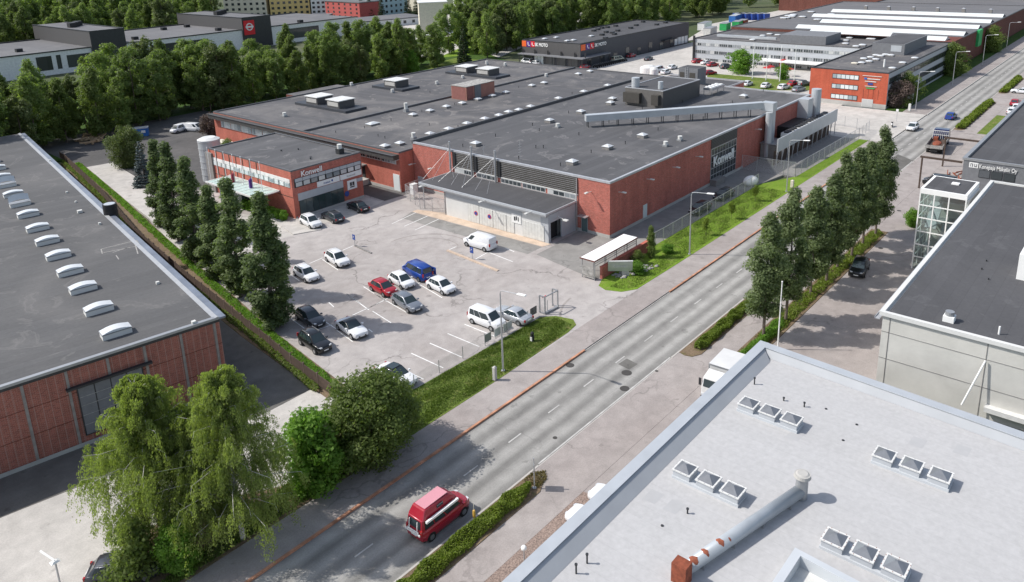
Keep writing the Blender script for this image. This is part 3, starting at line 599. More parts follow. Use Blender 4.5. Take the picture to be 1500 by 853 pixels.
# ---- cooling yard with its sheet metal screen
SC=thing('steel_screen','tall grey sheet metal screen in front of the cooling units beside the brick hall','screen',(131,51.5,0))
MB().box(129.6,159.4,51.45,51.6,2.9,5.3).build('panel','duct_blue',SC)
m=MB()
for k in range(13): m.bar((130+k*2.45,51.75,0),(130+k*2.45,51.75,5.2),.12)
for k in range(12): m.bar((130+k*2.45,51.9,0),(131.2+k*2.45,51.9,2.9),.08)
m.build('post','galv',SC)
m=MB()
for k in range(14): m.box(131+k*2,132.6+k*2,52.6,52.7,0,2.6)
m.build('infill','wood_dark',SC)
cu=None
for k in range(4):
    if cu is None:
        cu=thing('cooling_unit','','cooling unit',(137,53.0,3.0),0,'cooling units behind the steel screen')
        MB().box(137,142,52.5,54.0,3.0,4.6).build('casing','white_panel',cu); m=MB()
        for i in range(2): m.box(137.2+i*2.5,139.3+i*2.5,52.44,52.5,3.4,4.4)
        m.build('grille','dark_metal',cu); m=MB()
        for i in range(4): m.cyl(137.7+i*1.2,53.25,4.6,4.85,.5,n=12)
        m.build('fan','dark_metal',cu)
        MB().bar((137.3,53,0),(137.3,53,3),.15).bar((141.7,53,0),(141.7,53,3),.15).build('leg','galv',cu); c0=cu
    else: c0=tree_copy(cu,(137+k*5.4,53.0,3.0))
    c0['label']=['white cooling unit nearest the tall round duct column','white cooling unit second along behind the steel screen','white cooling unit third along behind the steel screen','white cooling unit at the far end behind the steel screen'][k]

# ---- left hall
L0=building('production_hall','wide low hall with roof monitors and a pink roof box, left of the factory hall',81.5,168,96.2,156,7.0,'brick_bright','roof_dark2','coping')
st=MB(); st.box(81.8,167.8,123.2,123.6,6.72,7.12); st.build('roof_step','coping',L0)
MB().box(103,118,156.02,161,-.2,6.6).build('annex','brick_brown',L0); MB().quad((103,156,6.62),(118,156,6.62),(118,161,6.62),(103,161,6.62)).build('roof','roof_dark2',L0)
ev=MB(); ev.box(80.3,81.5,96.2,156.2,5.75,6.6); eo=ev.build('eaves','louver_dark',L0)
m=MB()
for k in range(4): m.box(80.26,80.3,96.2,156.2,5.85+k*.2,5.91+k*.2)
m.box(80.1,80.3,96.2,156.2,6.6,6.68); m.build('eaves_slat','coping',eo)
m=MB(); m.box(80.35,81.5,96.2,156.2,5.7,5.75); m.build('soffit','offwhite',L0)
for k in range(9): window(L0,'x',81.5,97.0+k*4.0,100.7+k*4.0,4.75,5.65,n=5,frame='white_panel',pane='window_mixed',fw=.14)
for k in range(5): window(L0,'x',81.5,133.4+k*4.0,137.2+k*4.0,3.9,5.6,n=6,frame='white_panel',pane='window_pale',fw=.1)
window(L0,'x',81.5,105.4,106.6,1.0,3.2,name='door',frame='wood_dark',pane='window_dark',pn='door_panel'); face_box(MB(),'x',81.5,104.9,107.4,3.3,3.5,1.4).build('door_canopy','concrete_dark',L0)
MB().box(80.0,81.48,104.5,107.6,0,.95).build('steps','concrete',L0)
window(L0,'x',81.5,96.4,98.0,.1,3.0,name='door',frame='white_panel',pane='window_pale',pn='door_panel')
face_box(MB(),'x',81.5,96.2,104.4,0,.5,.07).build('plinth','concrete',L0)
for (x,y,ys) in ((96.5,129.8,18),(119.5,138.2,11),(143.6,130.2,18)):
    m=MB(); m.box(x,x+5.6,y,y+ys,6.72,7.25); pf=m.build('roof_platform','anthracite',L0)
    for yy in ((y+3.2,),(y+3.2,y+10.8))[ys>12]:
        b=MB().box(x+.9,x+5.0,yy,yy+4.2,7.25,8.75).build('monitor','charcoal_panel',pf)
        MB().box(x+.7,x+5.2,yy-.2,yy+4.4,8.75,8.9).build('monitor_roof','coping_pale',b)
        m=MB(); m.box(x+.84,x+.9,yy+.3,yy+3.9,7.6,8.5); m.build('grille','concrete',b)
bx=MB().box(120.0,129.2,117.6,122.2,6.72,9.7).build('roof_box','pink_brick',L0)
MB().box(119.9,129.3,117.5,122.3,9.7,9.82).build('roof_box_cover','rubble',bx); 
m=MB(); m.box(119.96,120.0,117.9,122.0,6.9,9.5); m.box(120.2,122.2,117.54,117.6,6.9,9.6); m.build('grille','louver_red',bx); MB().box(122.6,124.6,117.5,117.6,6.8,9.7).build('door','grey_render',bx)
for px,py in ((586,212),(564,216),(630,198),(657,191),(684,183),(710,176),(731,171),(745,166),(777,158),(760,163),(818,146),(855,136),(890,127),(605,170),(630,164),(654,158),(677,153),(700,147),(721,142),(741,137),(779,127),(797,123),(847,110),(864,106)):
    x,y=at_roof(px,py,6.75); skylight(L0,x,y,6.72,1.3,1.3,.35)
x,y=at_roof(546,183,6.75); skylight(L0,x,y,6.72,2.2,1.6,.3,'pinkroof' if 0 else 'dome_white')
for px,py,h in ((417,171,.7),(595,164,1.7),(606,204,1.0),(515,126,.7),(575,136,.7),(640,124,.7),(678,115,.6),(800,113,.7),(713,95,.9),(740,97,.8)):
    x,y=at_roof(px,py,6.75); fanbox(L0,x,y,6.72,.85,h+.2,'offwhite')
for px,py in ((534,188),(573,177),(554,200),(564,203),(492,195),(618,164),(629,184),(666,154),(671,187),(693,180),(505,160),(630,136),(760,129),(838,138),(440,205),(470,180)):
    x,y=at_roof(px,py,6.75); pipe(L0,x,y,6.72,.4,.05)

# ---- office with the name over the corner
O0=building('office_building','two storey red brick office with white corner lettering and flagpoles along its side','x' if 0 else 62.9,76.2,99.5,124,7.75,'brick_bright','roof_dark','coping',par=.22)
face_box(MB(),'y',99.5,62.86,76.24,3.6,7.5,.02).build('upper_wall','brick_red',O0)
face_box(MB(),'x',76.2,99.5,124,3.6,7.5,.02,1).build('upper_wall','brick_red',O0)
# front
fo=face_box(MB(),'y',99.48,63.3,76.1,4.9,6.35,.05).build('window_band','dark_metal',O0)
for k in range(9):
    a=63.45+k*1.405; window(fo,'y',99.43,a,a+1.2,5.0,5.75,frame='dark_metal',pane='window_office',fw=.04); face_box(MB(),'y',99.43,a-.02,a+1.32,5.78,6.3,.03).build('panel','facade_grey',fo)
sp=face_box(MB(),'y',99.48,63.7,72.2,2.75,3.9,.06).build('fascia_panel','facade_grey',O0)
sh=window(O0,'y',99.48,63.8,72.2,.35,2.75,n=7,frame='dark_metal',pane='glass_door',fw=.06,name='shopfront')
b1=face_box(MB(),'y',99.48,67.3,71.6,4.0,4.85,.08).build('banner','white',O0); text('Kojaltek','banner_lettering',.38,'blue_sign',(68.5,99.38,4.25),(1,0,0),(0,0,1),b1,.02) 
m=MB(); m.cyl(0,0,0,0.02,.2,n=12); face_box(MB(),'y',99.40,70.0,70.3,4.3,4.6,.02).build('emblem','blue_sign',b1)
b2=face_box(MB(),'y',99.48,71.75,76.0,4.0,4.85,.08).build('banner','white',O0); text('Kontrooli','banner_lettering',.42,'grey_metal',(73.0,99.38,4.25),(1,0,0),(0,0,1),b2,.02)
b3=face_box(MB(),'y',99.48,73.0,74.9,2.0,3.55,.07).build('sign_board','white',O0); m=MB()
for q in ((73.5,73.9,2.6,3.2),(74.0,74.4,2.6,3.2),(73.5,74.4,2.3,2.5)): face_box(m,'y',99.41,*q,.02)
m.build('sign_mark','dark_metal',b3)
face_box(MB(),'y',99.48,75.0,76.1,2.95,3.5,.07).build('sign_board','facade_grey',O0)
m=MB(); m.tube([(72.75,99.44,1.5),(72.75,99.38,1.5)],.45,16); m.build('emblem','blue_sign',O0)
text('Konwell','sign_lettering',1.18,'white',(64.5,99.3,6.5),(1,0,0),(0,0,1),O0,.06,.02,sx=1.0)
face_box(MB(),'y',99.48,63.0,76.2,0,.35,.08).build('plinth','concrete',O0)
# left side
bo=face_box(MB(),'x',62.9,100.0,122.8,5.75,6.3,.05).build('band_panel','facade_white',O0)
wb=face_box(MB(),'x',62.9,100.0,122.8,4.95,5.72,.04).build('window_band','window_green',O0)
for k in range(16): window(wb,'x',62.86,100.15+k*1.42,101.15+k*1.42,5.0,5.7,frame='coping_pale',pane='window_pale',fw=.08)
face_box(MB(),'x',62.9,99.5,124,3.4,3.5,.03).build('joint','wood_dark',O0)
m=MB()
for k in range(8): face_box(m,'x',62.9,109.0+k*2.05-.09,109.0+k*2.05+.09,3.5,7.55,.05)
m.build('wall_joint','wood_dark',O0)
MB().box(62.6,65,122.6,124.6,0,7.0).build('stair_bay','concrete_dark',O0)
x,y=at_roof(497,222,7.6); 
MB().box(73.6,74.6,101.6,102.6,7.5,8.4).build('roof_vent','dark_metal',O0); MB().cyl(74.1,102.1,8.4,9.1,.4,n=12).build('vent_hood','offwhite',O0)
for px,py in ((412,221),(455,233),(455,231),(437,219)):
    x,y=at_roof(px,py,7.6); pipe(O0,x,y,7.5,.2,.1)
# entrance canopy
EC=thing('entrance_canopy','pale green glass entrance canopy on thin posts along the left side of the office','canopy',(58.5,103,0))
m=MB()
for k in range(10): m.box(58.6,62.8,103.2+k*1.42,104.35+k*1.42,3.98,4.04)
m.build('glass_pane','teal_glass',EC)
m=MB(); m.box(58.5,62.85,102.95,103.15,3.85,4.0); m.box(58.5,62.85,117.4,117.6,3.85,4.0); m.box(58.45,58.6,102.95,117.6,3.8,4.05); m.box(62.7,62.85,102.95,117.6,3.8,4.05)
for k in range(9): m.box(58.6,62.8,104.38+k*1.42,104.6+k*1.42,3.9,4.0)
m.build('frame','coping_pale',EC); m=MB()
for y in (103.2,108,112.8,117.3): m.cyl(58.6,y,0,3.85,.07,n=8)
m.build('post','galv',EC); MB().box(60.5,62.8,110.5,117.3,.0,3.7).build('lobby','window_green',EC)
FP=None; 
for k in range(7):
    py0=[(235,290),(325,320),(415,345),(510,365),(603,390),(705,415),(808,445)][k]; px,py=270+py0[0]/7.48,170+py0[1]/7.48
    yy,zz=onX(px,py,61.2); 
    if FP is None:
        FP=thing('flagpole','','flagpole',(61.2,yy,0),0,'flagpoles beside the office entrance'); MB().cyl(61.2,yy,0,8.6,.07,.04,10).ellip((61.2,yy,8.62),(.09,.09,.09),8,5).build('pole','white',FP); MB().cyl(61.2,yy,0,.25,.16,n=10).build('base','galv',FP); q=FP
    else: q=tree_copy(FP,(61.2,yy,0))
    q['label']='white flagpole beside the office, '+['farthest of the seven, by the silo','second from the silo','third from the silo','fourth from the silo, with a red flag hanging','fifth from the silo','sixth from the silo, with a red and blue flag','seventh from the silo, nearest the street'][k]
    if k in(3,5):
        fl=MB(); X=61.05; 
        for i in range(6):
            fl.prism([(X-.05-.07*i,yy-.1),(X-.0-.07*i,yy-.13),(X-.0-.07*i,yy+.2),(X-.05-.07*i,yy+.17)],5.3-2.6+.12*i,5.6-.05*i)
        one('flag',fl,'red_flag' if k==3 else 'purple','red flag hanging limp from the fourth pole counted from the silo' if k==3 else 'dark flag hanging limp from the sixth pole counted from the silo','flag')
# silo
SI=thing('silo','pale ribbed steel silo behind the office','silo',(66.6,130.5,0))
MB().cyl(66.6,130.5,0,7.6,1.9,n=28).build('tank','duct_blue',SI,smooth=False); m=MB()
for k in range(6): m.cyl(66.6,130.5,1.2+k*1.2,1.32+k*1.2,1.95,n=28)
m.build('rib','galv',SI); MB().cyl(66.6,130.5,7.6,7.95,1.95,1.2,28).build('cap','coping_pale',SI)
m=MB()
for i in range(8):
    a=i*.8; m.bar((68.8,128+math.sin(a)*.2,0),(68.8+.0,126.2+.3*i,4.2),.06)
m.bar((68.4,128.4,0),(68.4,128.4,6),.1); m.build('ladder_frame','coping_pale',SI)

# ---- gate canopy building
C0=thing('gatehouse','long low gatehouse with grey panelled wall and dark overhanging roof hung from three masts','gatehouse',(77.9,62,0))
MB().box(78.0,84.3,63.4,81.9,0,4.05).build('wall','white_panel',C0)
m=MB(); m.box(78.0,84.3,62.05,62.3,2.85,4.05); m.box(78.0,78.5,62.05,62.3,0,2.85); m.box(81.0,84.3,62.05,62.3,0,2.85); m.box(78.0,78.15,62.3,63.4,0,4.05); m.build('end_wall','facade_grey',C0)
MB().box(78.2,84.2,62.4,63.35,0,.02).build('floor','concrete_dark',C0)
MB().box(78.5,81.0,62.9,63.35,0.05,2.84).build('passage_shade','black',C0)  # black slab stands in for the shade deep in the doorway
rf=MB(); rf.box(77.3,84.42,61.9,87.1,4.2,4.5); rf.build('roof_edge','duct_blue',C0); MB().quad((77.5,62.05,4.51),(84.3,62.05,4.51),(84.3,86.95,4.51),(77.5,86.95,4.51)).build('roof','roof_charcoal',C0)
m=MB(); m.box(77.3,78.0,61.9,87.1,4.0,4.19); m.build('soffit','grey_metal',C0)
def panel(y0,y1,z0,z1,nm='sliding_door',mat='offwhite'):
    f=face_box(MB(),'x',78.0,y0,y1,z0,z1,.05).build(nm,mat,C0); m=MB(); n=max(2,int((y1-y0)/.5))
    for k in range(n+1): face_box(m,'x',77.95,y0+(y1-y0)*k/n-.012,y0+(y1-y0)*k/n+.012,z0,z1,.008)
    m.build('rib','concrete',f); return f
for a,b,z in ((75.0,77.2,2.9),(72.3,74.9,2.7),(69.7,72.2,2.6),(68.2,69.6,2.5),(62.8,66.6,2.4)): panel(a,b,.1,z)
face_box(MB(),'x',78.0,66.7,81.9,2.95,4.0,.04).build('upper_panel','facade_grey',C0)
for y in (78.2,): pass
for y,z in ((75.6,1.6),(72.9,1.65)):
    d=MB().tube([(77.94,y,z),(77.90,y,z)],.34,18).build('prohibition_sign','sign_red',C0); MB().tube([(77.90,y,z),(77.885,y,z)],.26,18).build('sign_face','blue_sign',d)
b=face_box(MB(),'x',78.0,66.9,68.6,2.35-.6,3.1,.08).build('sign_board','white',C0); m=MB()
for q in ((67.9,68.15,2.1,2.7),(67.6,67.8,2.2,2.8),(67.3,67.45,2.1,2.7)): face_box(m,'x',77.92,*q,.02)
m.build('sign_mark','dark_metal',b)
for y in (85.5,73.0,64.5):
    m=MB(); m.bar((77.3,y,4.3),(76.5,y,4.35),.08); m.box(76.0,76.55,y-.18,y+.18,4.3,4.42); m.build('gate_lamp','offwhite',C0)
m=MB(); m.bar((80,62,3.4),(79.6,60.6,3.3),.09); m.box(79.3,79.8,59.9,60.6,3.24,3.38); m.build('gate_lamp','offwhite',C0)
m=MB()
for y in (82.2,86.9): m.bar((78.1,y,0),(78.1,y,4.1),.14)
m.bar((84.2,86.9,0),(84.2,86.9,4.1),.14); m.build('post','galv',C0)
MB().box(82.8,84.2,82.2,86.8,0,2.6).build('inner_wall','brick_red',C0)
plain('pilaster_grey',(.26,.235,.215),.85,0,.2,2)
plain('membrane_patch',(.385,.385,.385),.7,0,.05,1)
plain('upstand_grey',(.33,.345,.36),.6,0,.05,.5)
# ---- left warehouse, turned a little off the street grid (built in its own frame: x along the front, y along the side)
LBa=math.radians(-9.3); LBo=(31.0,63.6)
LB=thing('brick_warehouse','long red brick warehouse with grey roof and a row of white barrel rooflights, left edge','warehouse',(LBo[0],LBo[1],0),LBa)
def lbl(px,py,z):
    g=G(px,py,z); dx,dy=g[0]-LBo[0],g[1]-LBo[1]; c,s=math.cos(LBa),math.sin(LBa); return (dx*c+dy*s,-dx*s+dy*c)
K=dict(parent=LB,local=True)
MB().box(-60,0,0,104.2,-.4,7.45).build('wall','brick_left',**K)
MB().quad((-60,.3,7.62),(-.45,.3,7.62),(-.45,104,7.62),(-60,104,7.62)).build('roof','roof_left',**K)
m=MB(); m.box(-60,-.0,-.12,.3,7.45,7.68); m.build('coping','grey_metal',**K); m=MB(); m.box(-60,.02,-.1,-.02,7.2,7.45); m.build('drip_edge','dark_metal',**K)
m=MB(); m.add([(-.5,-.1,7.64),(-.1,-.1,7.74),(-.1,104.2,7.74),(-.5,104.2,7.64),(-.5,-.1,7.5),(-.1,-.1,7.5),(-.1,104.2,7.5),(-.5,104.2,7.5)],[(0,1,2,3),(7,6,5,4),(0,4,5,1),(2,6,7,3),(1,5,6,2),(0,3,7,4)]); m.build('flashing','grey_metal',**K)
m=MB(); m.box(-.08,.62,-.1,104.2,7.42,7.6); m.build('eaves_gutter','lb_flashing',**K)
for x in (-34.9,-31.8,-28.7,-25.5,-22.3,-19.0,-15.85,-12.7,-9.55,-6.6,-3.5,-.5):
    if x<-18.9: x=-15.85-3.13*round((-15.85-x)/3.13)
    MB().box(x-.11,x+.11,-.08,.02,0,7.3).build('pilaster','pilaster_grey',**K)
m=MB()
for z in (2.6,5.0): m.box(-60,-.0,-.012,.01,z,z+.06)
m.build('panel_joint','brick_brown',**K)
MB().box(-12.95,-6.2,-.45,-.02,5.5,5.66).build('lintel','dark_metal',**K)
f=MB().box(-12.2,-7.0,-.16,-.02,.9,5.45).build('glazed_door','dark_metal',**K)
for k in range(4): MB().box(-12.1+k*1.27,-10.93+k*1.27,-.19,-.17,1.0,5.35).build('pane','window_dark' if 0 else 'window_far' if 'window_far' in M else 'window_green' if 0 else 'grey_render',f,local=True)  # matte grey panes, the pale reflection on the glass put into their colour
m=MB()
for z in (1.9,2.8,3.7,4.5): m.box(-12.1,-7.1,-.2,-.19,z,z+.04)
m.build('glazing_bar','rubble',f,local=True)
MB().box(-60,0,-.14,-.101,0,.35).build('plinth','concrete',**K)
sk=None
SKP=[(-7.98,3),(-7.98,9.15),(-7.98,15.5),(-7.98,21.3),(-7.98,27.3),(-7.98,33.4),(-7.98,39.4),(-7.9,46.4),(-7.9,52.4),(-7.85,58.2),(-7.85,64.3),(-7.7,69.9),(-7.5,76.5),(-7.5,82.5)]
for i,(x,y) in enumerate(SKP):
    b=MB(); o_=i in(8,)
    b.box(x-1.2,x+1.2,y-.55,y+.55,7.6,8.1); bo=b.build('rooflight','white_panel',**K)
    MB().box(x-1.24,x+1.24,y-.6,y+.6,8.1,8.16).build('rooflight_frame','grey_metal',bo,local=True)
    d=MB(); n=8; lift=0.0
    pts=[(x-1.2+2.4*k/n,8.18+.36*math.sin(math.pi*(.12+.76*k/n))-.13) for k in range(n+1)]
    if i in (8,10): # rooflight standing open
        vs=[(px_,y+.62,z_+.75) for px_,z_ in pts]+[(px_,y+.25,z_) for px_,z_ in pts]
    else: vs=[(px_,y+.55,z_) for px_,z_ in pts]+[(px_,y-.55,z_) for px_,z_ in pts]
    fs=[(k,k+1,n+2+k,n+1+k) for k in range(n)]
    d.add(vs,fs)
    if i not in(8,10):
        d.add([(px_,y-.55,z_) for px_,z_ in pts]+[(px_,y-.6,8.2) for px_,_ in pts],fs); d.add([(px_,y+.55,z_) for px_,z_ in pts]+[(px_,y+.6,8.2) for px_,_ in pts],fs)
        d.add([(pts[0][0],y-.6,8.2),(pts[0][0],y+.6,8.2),(pts[0][0],y+.6,pts[0][1]),(pts[0][0],y-.6,pts[0][1])],[(0,1,2,3)]); d.add([(pts[-1][0],y-.6,8.2),(pts[-1][0],y+.6,8.2),(pts[-1][0],y+.6,pts[-1][1]),(pts[-1][0],y-.6,pts[-1][1])],[(0,1,2,3)])
    d.build('barrel_dome','dome_white',bo,local=True)
for px,py,s in ((117,311,.55),(146,328,.28),(111,296,.22),(231,415,.3),(98,282,.25),(284,473,.35),(73,236,.3)):
    x,y=lbl(px,py,7.7); m=MB(); m.box(x-s/2,x+s/2,y-s/2,y+s/2,7.6,7.75+s*.4); m.build('roof_vent','offwhite',**K)
m=MB(); m.cyl(.35,39.4,6.2,9.0,.85,n=24); t=m.build('exhaust_hood','black',**K); MB().cyl(.35,39.4,9.0,9.03,.68,n=24).build('hood_cap','duct_blue',t,local=True)
MB().box(-.1,1.1,38.6,40.6,5.6,6.9).build('hood_base','lb_flashing',**K)
m=MB()
for a,b in (((148,365),(200,352)),((200,352),(205,360)),((148,371),(198,361)),((148,365),(150,372)),((165,370),(190,362)),((170,374),(174,380)),((195,348),(202,372))):
    p=lbl(*a,7.63); q=lbl(*b,7.63); d=Vector((q[0]-p[0],q[1]-p[1])).normalized()*.06; m.quad((p[0]-d.y,p[1]+d.x,7.626),(p[0]+d.y,p[1]-d.x,7.626),(q[0]+d.y,q[1]-d.x,7.626),(q[0]-d.y,q[1]+d.x,7.626))
m.build('repair_mark','rubble',**K)

# ---- pale roofed building in the foreground
GB=thing('pale_roofed_building','foreground building with wide pale grey roof, dome rooflights in threes and a rusty ended duct','building',(56,22.5,0))
out=[(5,22.5),(5,-22),(52.9,-22),(55.75,22.5)]
ins=[(5,21.9),(5,-22),(52.25,-22),(55.1,21.9)]
MB().prism(out,-.3,7.2).build('wall','gb_wall',GB)
MB().prism(ins,7.2,7.43).build('roof','roof_white',GB)
def ring(pa,pb,z0,z1):
    m=MB(); m.add([(*pa[0],z0),(*pa[1],z0),(*pb[1],z0),(*pb[0],z0),(*pa[0],z1),(*pa[1],z1),(*pb[1],z1),(*pb[0],z1)],[(3,2,1,0),(4,5,6,7),(0,1,5,4),(1,2,6,5),(2,3,7,6),(3,0,4,7)]); return m
ring(((5,22.5),(55.75,22.5)),((5,21.9),(55.1,21.9)),7.2,8.0).build('parapet','gb_parapet',GB)
ring(((55.75,22.5),(52.9,-22)),((55.1,21.9),(52.25,-22)),7.2,8.0).build('parapet','gb_parapet',GB)
m=MB(); m.box(5,55.9,21.86,22.62,8.0,8.05); m.build('coping','coping_gb' if 'coping_gb' in M else 'duct_blue',GB)
ring(((55.9,22.62),(53.05,-22)),((55.05,21.86),(52.2,-22)),8.003,8.06).build('coping','duct_blue',GB)
MB().add([(5,21.88,7.44),(55,21.88,7.44),(55,21.88,7.95),(5,21.88,7.95),(5,21.02,7.44),(54.2,21.02,7.44)],[(0,4,5,1),(3,2,5,4)]).build('upstand','upstand_grey',GB)
a1=Vector((55.08,21.88));a2=Vector((52.23,-22)); MB().add([(a1.x,a1.y,7.95),(a2.x,a2.y,7.95),(a2.x-.42,a2.y,7.44),(a1.x-.42,a1.y,7.44)],[(0,1,2,3)]).build('upstand','upstand_grey',GB)
plain('acrylic_grey',(.16,.17,.185),.08,0,.1,3,.8)
m=MB(); m.box(0,1,0,1,0,1)
for gi,grp in enumerate((((1097,590),(1129,601),(1160,613)),((1004,686),(1039,701),(1074,717)),((1296,665),(1336,681),(1378,695)),((1223,789),(1266,806),(1313,827)))):
    c0=G(*grp[0],8.05); c2=G(*grp[2],8.05); xm=(c0[0]+c2[0])/2
    MB().box(xm-.62,xm+.62,c2[1]-.62,c0[1]+.62,7.42,7.62).build('rooflight_base','gb_parapet',GB)
    for k in range(3):
        y=c0[1]+(c2[1]-c0[1])*k/2
        b=MB().box(xm-.56,xm+.56,y-.56,y+.56,7.4,8.0).build('rooflight','facade_grey',GB)
        MB().box(xm-.62,xm+.62,y-.62,y+.62,8.0,8.07).build('rooflight_frame','white_panel',b)
        MB().prism([(xm-.52,y-.52),(xm+.52,y-.52),(xm+.52,y+.52),(xm-.52,y+.52)],8.07,8.36,[(xm-.07,y-.07),(xm+.07,y-.07),(xm+.07,y+.07),(xm-.07,y+.07)]).build('acrylic_dome','acrylic_grey',b)
        s=MB()
        for i in range(3):
            for q in (-.6,.6): s.cyl(xm-.4+i*.4,y+q,8.0,8.10,.018,n=6); s.cyl(xm+q,y-.4+i*.4,8.0,8.10,.018,n=6)
        s.build('fixing','rust_light' if gi==3 else 'grey_metal',b)
# long duct with rust
A=Vector((40.3,13.35,7.95)); B=Vector((30.6,15.75,7.95))
dk=MB().tube([A,B],.37,20).build('duct','duct_grey',GB,smooth=True)
MB().cyl(A.x+.15,A.y-.05,7.43,8.9,.36,n=18).build('duct_riser','grey_metal',dk); m=MB(); m.cyl(A.x+.15,A.y-.05,8.9,9.1,.5,.46,20); m.cyl(A.x+.15,A.y-.05,9.1,9.16,.40,.3,20); m.build('riser_cap','concrete',dk)
MB().box(B.x-.55,B.x+.15,B.y-.42,B.y+.42,7.43,8.6).build('rusty_box','rust',dk)
for k,(t,w_) in enumerate(((.93,.22),(.84,.14),(.72,.17),(.66,.06),(.98,.2))):
    p=A+(B-A)*t; m=MB(); n=9; d=(B-A).normalized(); u=Vector((-d.y,d.x,0)); vs=[]
    for i in range(n):
        a=math.radians(30+ (95 if k!=3 else 40)*i/(n-1)); r=.377; wv=w_*(.12+.95*math.sin(math.pi*i/(n-1))**.8)*(1+.2*math.sin(i*1.9+k))
        for s in (-1,1): q=p+d*s*wv+u*math.cos(a)*r*(1)+Vector((0,0,math.sin(a)*r)); vs.append(q)
    m.add(vs,[(2*i,2*i+1,2*i+3,2*i+2) for i in range(n-1)]); m.build('rust_patch','rust_light',dk)
for k in range(4):
    p=A+(B-A)*(k+.5)/4; MB().box(p.x-.06,p.x+.06,p.y-.3,p.y+.3,7.43,7.7).build('duct_support','grey_metal',dk)
# roof-edge of the lower part at the bottom
m=MB(); m.prism([(35.5,11.75),(30.0,11.75),(30.0,11.3),(35.1,11.3)],7.43,8.2); m.prism([(35.5,11.75),(35.1,11.3),(34.7,6.6),(35.15,6.6)],7.43,8.2); m.build('inner_parapet','gb_parapet',GB)
MB().prism([(35.1,11.3),(30,11.3),(30,6.6),(34.7,6.6)],7.435,7.5).build('inner_roof','offwhite',GB)
for px,py,h in ((1105,563,.5),(1007,752,.28),(844,840,.55),(860,825,.55),(1178,596,.3),(1148,587,.2),(1330,595,0)):
    x,y=at_roof(px,py,7.45)
    if h: pipe(GB,x,y,7.44,h,.05)
m=MB(); x,y=at_roof(1338,597,7.45); m.bar((x,y,7.46),(x+1.2,y-.15,7.5),.25,.04); m.build('drain_strip','concrete_dark',GB)
for px,py in ((1210,599),(970,770),(1255,622),(1235,645)): x,y=at_roof(px,py,7.45); MB().cyl(x,y,7.43,7.47,.09,n=8).build('roof_drain','dark_metal',GB)
m=MB(); 
for px,py in ((953,678),(920,718)): x,y=at_roof(px,py,7.5); m.bar((x-.5,y+.1,7.46),(x+.3,y+.1,7.46),.12,.04)
m.build('cable_clip','concrete_dark',GB)
for px,py in ((940,730),(970,745),(1330,650),(1395,662),(1150,640)):
    x,y=at_roof(px,py,7.45); MB().quad((x,y,7.434),(x+1.1,y-.05,7.434),(x+1.15,y-.9,7.434),(x+.05,y-.85,7.434)).build('roof_patch','membrane_patch',GB)

# ---- dark roofed concrete building with glass stair tower
WB=thing('concrete_building','pale concrete building with flat dark roof, white roof edge and a glazed stair tower','building',(63.3,15.7,0))
MB().box(63.5,107.5,-24,15.5,-.3,9.55).build('wall','concrete_wall',WB)
MB().quad((63.8,-24,9.62),(107.2,-24,9.62),(107.2,15.2,9.62),(63.8,15.2,9.62)).build('roof','roof_charcoal',WB)
m=MB(); m.box(63.3,107.6,15.4,15.75,9.45,9.8); m.box(63.3,63.65,-24,15.4,9.45,9.8); m.box(107.3,107.6,-24,15.4,9.45,9.8); m.build('roof_edge','white_panel',WB)
m=MB()
for z in (3.0,5.6,8.0): m.box(63.47,63.5,-24,15.5,z,z+.03)
for y in (14.9,7.9,.4): m.box(63.47,63.5,y,y+.05,0,9.45)
m.build('panel_joint','concrete_dark',WB)
m=MB(); m.box(63.6,97.7,15.76,16.15,8.9,8.98); 
for k in range(34): m.box(63.7+k,63.8+k,15.8,16.1,8.98,9.02)
m.box(63.6,97.7,16.12,16.17,8.98,9.06); m.build('ledge_grating','coping_light',WB)
a=onX(1445,526,63.4)
MB().tube([(63.3,7.9,8.0),(62.2,8.9,4.3)],.07,8).build('guy_pole','white',WB)
MB().box(62.9,63.5,2.0,7.5,3.9,4.3).build('wall_ledge','coping_pale',WB)
x,y=at_roof(1390,470,9.62); b=MB().box(x-.4,x+.4,y-.4,y+.4,9.6,10.1).build('roof_vent','white',WB); MB().cyl(x,y,10.1,10.45,.33,n=14).build('vent_hood','grey_metal',b)
x,y=at_roof(1463,490,9.62); MB().cyl(x,y,9.6,10.3,.07,n=8).build('vent_pipe','white',WB)
MB().box(77.2,80.2,4.5,8.3,9.6,12.0).build('roof_box','white',WB)
for px,py in ((1448,410),(1445,383),(1438,395)): x,y=at_roof(px,py,9.62); pipe(WB,x,y,9.6,.2,.06,cap=False)
# stair tower
TX0,TX1,TY0,TY1=97.8,104.2,16.35,21.3
m=MB(); m.box(TX0,TX1,TY0,TY1,9.7,10.3); m.build('tower_roof_edge','white',WB); MB().quad((TX0+.3,TY0+.3,10.31),(TX1-.3,TY0+.3,10.31),(TX1-.3,TY1-.3,10.31),(TX0+.3,TY1-.3,10.31)).build('tower_roof','roof_charcoal',WB)
MB().box(101.3,102.1,18.0,18.8,10.31,10.45).build('roof_hatch','white',WB)
m=MB(); m.quad((TX0+.05,TY0+.1,.1),(TX0+.05,TY1-.1,.1),(TX0+.05,TY1-.1,9.7),(TX0+.05,TY0+.1,9.7)); m.quad((TX0+.1,TY1-.05,.1),(TX1-.1,TY1-.05,.1),(TX1-.1,TY1-.05,9.7),(TX0+.1,TY1-.05,9.7)); m.build('tower_glass','tower_glass',WB)
m=MB()
for y in (TY0,TY0+1.75,TY0+3.3,TY1-.12): m.box(TX0,TX0+.1,y,y+.13,0,9.7)
for z in (1.6,3.2,4.9,6.6,8.2): m.box(TX0-.01,TX0+.09,TY0,TY1,z,z+.12)
for x in (TX0+2.1,TX0+4.2,TX1-.1): m.box(x,x+.1,TY1-.1,TY1,0,9.7)
